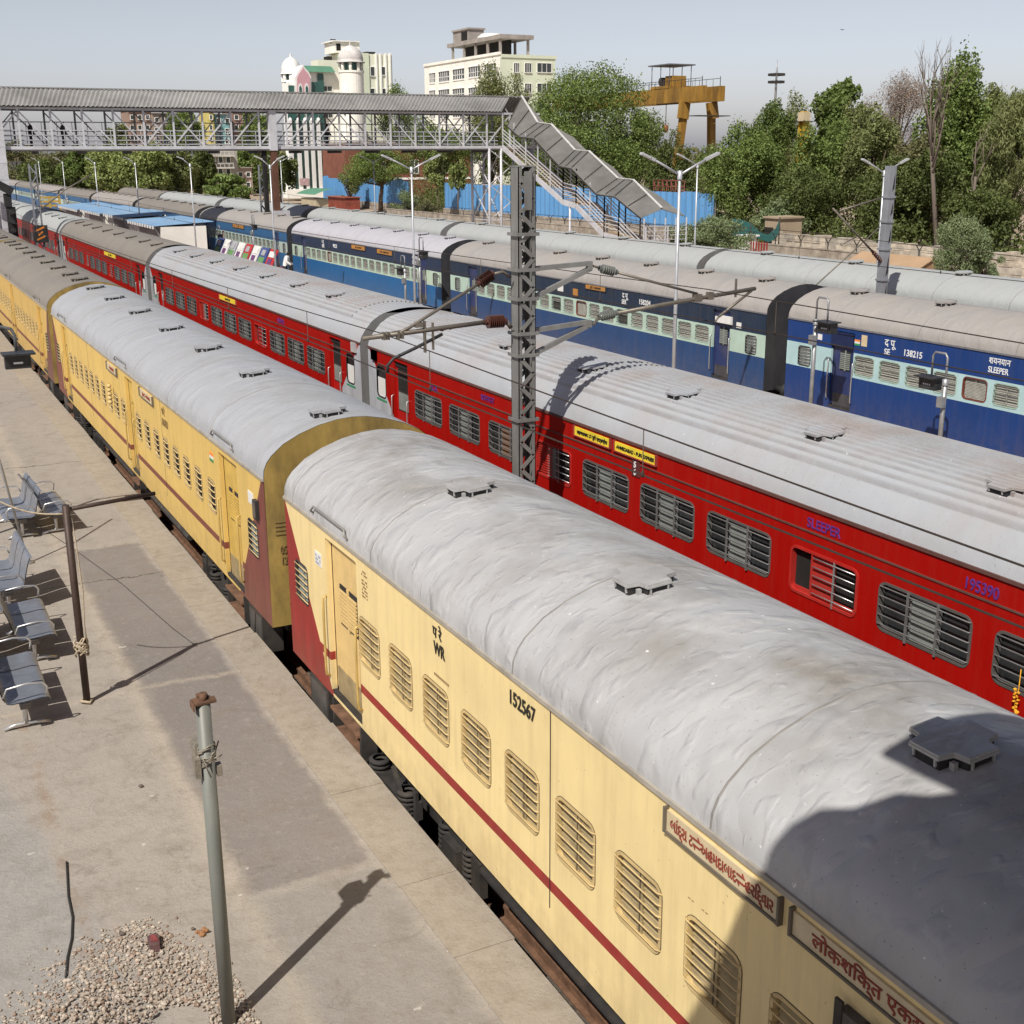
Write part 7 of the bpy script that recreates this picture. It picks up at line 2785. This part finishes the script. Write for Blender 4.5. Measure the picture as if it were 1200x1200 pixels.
# trees before the blue fence
tree('dark leaning tree with a thin trunk before the left blue fence', 446, 44, 168, 222, X=62, mat=L_MID, n=9000, size=.34, lobes=26, seed=26, group='trees standing before the blue fence', lean=.5)
tree('slim olive tree left of the dark leaning one', 410, 18, 195, 244, X=62.5, mat=L_OLV, n=3500, size=.30, lobes=14, seed=27, group='trees standing before the blue fence')
tree('slim hanging pale green tree before the brick building', 514, 15, 172, 222, X=62, mat=L_YEL, n=2600, size=.36, lobes=12, seed=28, droop=1.0, group='trees standing before the blue fence')
tree('short hanging pale green tree just left of the stair trestle', 537, 11, 172, 228, X=62, mat=L_YEL, n=1800, size=.36, lobes=10, seed=29, droop=1.0, group='trees standing before the blue fence')
tree('dark tree behind the bridge truss above the brick building', 520, 46, 128, 212, X=78, mat=L_MID, n=9000, size=.42, lobes=26, seed=30, group=G1)
tree('dark tree behind the stair trestle', 578, 26, 130, 225, X=74, mat=L_DRK, n=6000, size=.40, lobes=20, seed=31, group=G1)
# left background
for px, hw, pt, pb, Y, mat, n, sd, lab in ((25, 26, 165, 226, 300, L_DUL, 3500, 41, 'dull brownish tree farthest left under the bridge'), (66, 26, 172, 228, 285, L_DUL, 3500, 42, 'dull olive tree second from the left under the bridge'),
                                           (52, 30, 186, 236, 262, L_DRK, 4500, 43, 'dark shrubby tree behind the lattice mast at left'), (96, 22, 173, 232, 255, L_BRI, 4500, 45, 'bright green tree behind the lamps at left'),
                                           (132, 30, 168, 234, 240, L_YEL, 7000, 46, 'speckled pale leaved tree left of the middle in the left row'), (172, 32, 165, 236, 232, L_YEL, 8500, 47, 'largest speckled pale leaved tree above the blue shed roofs'),
                                           (208, 26, 168, 236, 238, L_OLV, 6000, 48, 'olive tree just right of the largest speckled tree'), (236, 18, 166, 232, 250, L_DRK, 5000, 49, 'dark green tree left of the balconied house'),
                                           (268, 28, 206, 240, 205, L_MID, 5000, 50, 'low dense green tree in front of the balconied house'), (296, 22, 164, 236, 285, L_MID, 5000, 51, 'dark tree just left of the brown bridge leg'),
                                           (330, 18, 172, 232, 215, L_DRK, 4000, 52, 'dark tree between the bridge leg and the domed building'), (222, 22, 128, 190, 300, L_MID, 3500, 53, 'tree seen through the truss right of the brown houses'),
                                           (145, 14, 142, 190, 290, L_OLV, 2500, 54, 'low treetop seen through the truss left of the brown houses'), (306, 20, 126, 190, 310, L_MID, 3500, 55, 'treetop seen through the truss beside the bridge column')):
    tree(lab, px, hw * 1.12, pt - 2, pb, Y=Y, mat=mat, n=int(n * 1.3), size=.66, lobes=24, seed=sd, group=G2, asp=.7)
# undergrowth along the wall and behind the fence
rng = np.random.default_rng(5)
n = 60000
xx = rng.uniform(62, 82, n)
yy = rng.uniform(44, 190, n)
xx = np.where(yy > 96, np.maximum(xx, 67.8), xx)
hh = 2.6 + 1.2 * np.sin(yy * .35) + .8 * np.sin(yy * .9 + xx)
zz = -.3 + rng.uniform(0, 1, n) ** .8 * hh * np.clip((xx - 60) / 8, .5, 1.3)
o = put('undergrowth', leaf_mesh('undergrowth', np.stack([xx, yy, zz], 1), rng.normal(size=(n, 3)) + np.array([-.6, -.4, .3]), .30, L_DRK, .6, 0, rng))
tag(o, 'tangled dark undergrowth between the trees and the rubble wall', 'undergrowth', kind='stuff')
# far woods closing the horizon
rng = np.random.default_rng(77)
n = 26000
xx = rng.uniform(-60, 520, n)
yy = 430 + rng.uniform(-20, 40, n) - np.maximum(0, xx - 150) * .62
hh = 7.5 + 2.5 * np.sin(xx * .11) + 1.5 * np.sin(xx * .37 + 1)
zz = rng.uniform(0, 1, n) ** .7 * hh
o = put('far_woods', leaf_mesh('far_woods', np.stack([xx, yy, zz], 1), rng.normal(size=(n, 3)) + np.array([0, -1, 0]), 1.9, L_DUL, .8, 0, rng))
tag(o, 'distant band of dull woods along the horizon', 'woods', kind='stuff')
mb = MB()
hx = [(-80, 0), (-40, 12), (0, 15), (40, 13), (90, 9), (140, 4), (180, -1)]
mb.sheet([[(x, 520 + dy, -1 if j == 2 else z * k) for x, z in hx] for j, (dy, k) in enumerate(((-60, 0.0), (0, .72), (200, 0)))], 0, True)
struct('hill', mb, [zone('dry_scrub_hill', (.16, .115, .07), (.12, .10, .055), .06, .4, 1.2)])
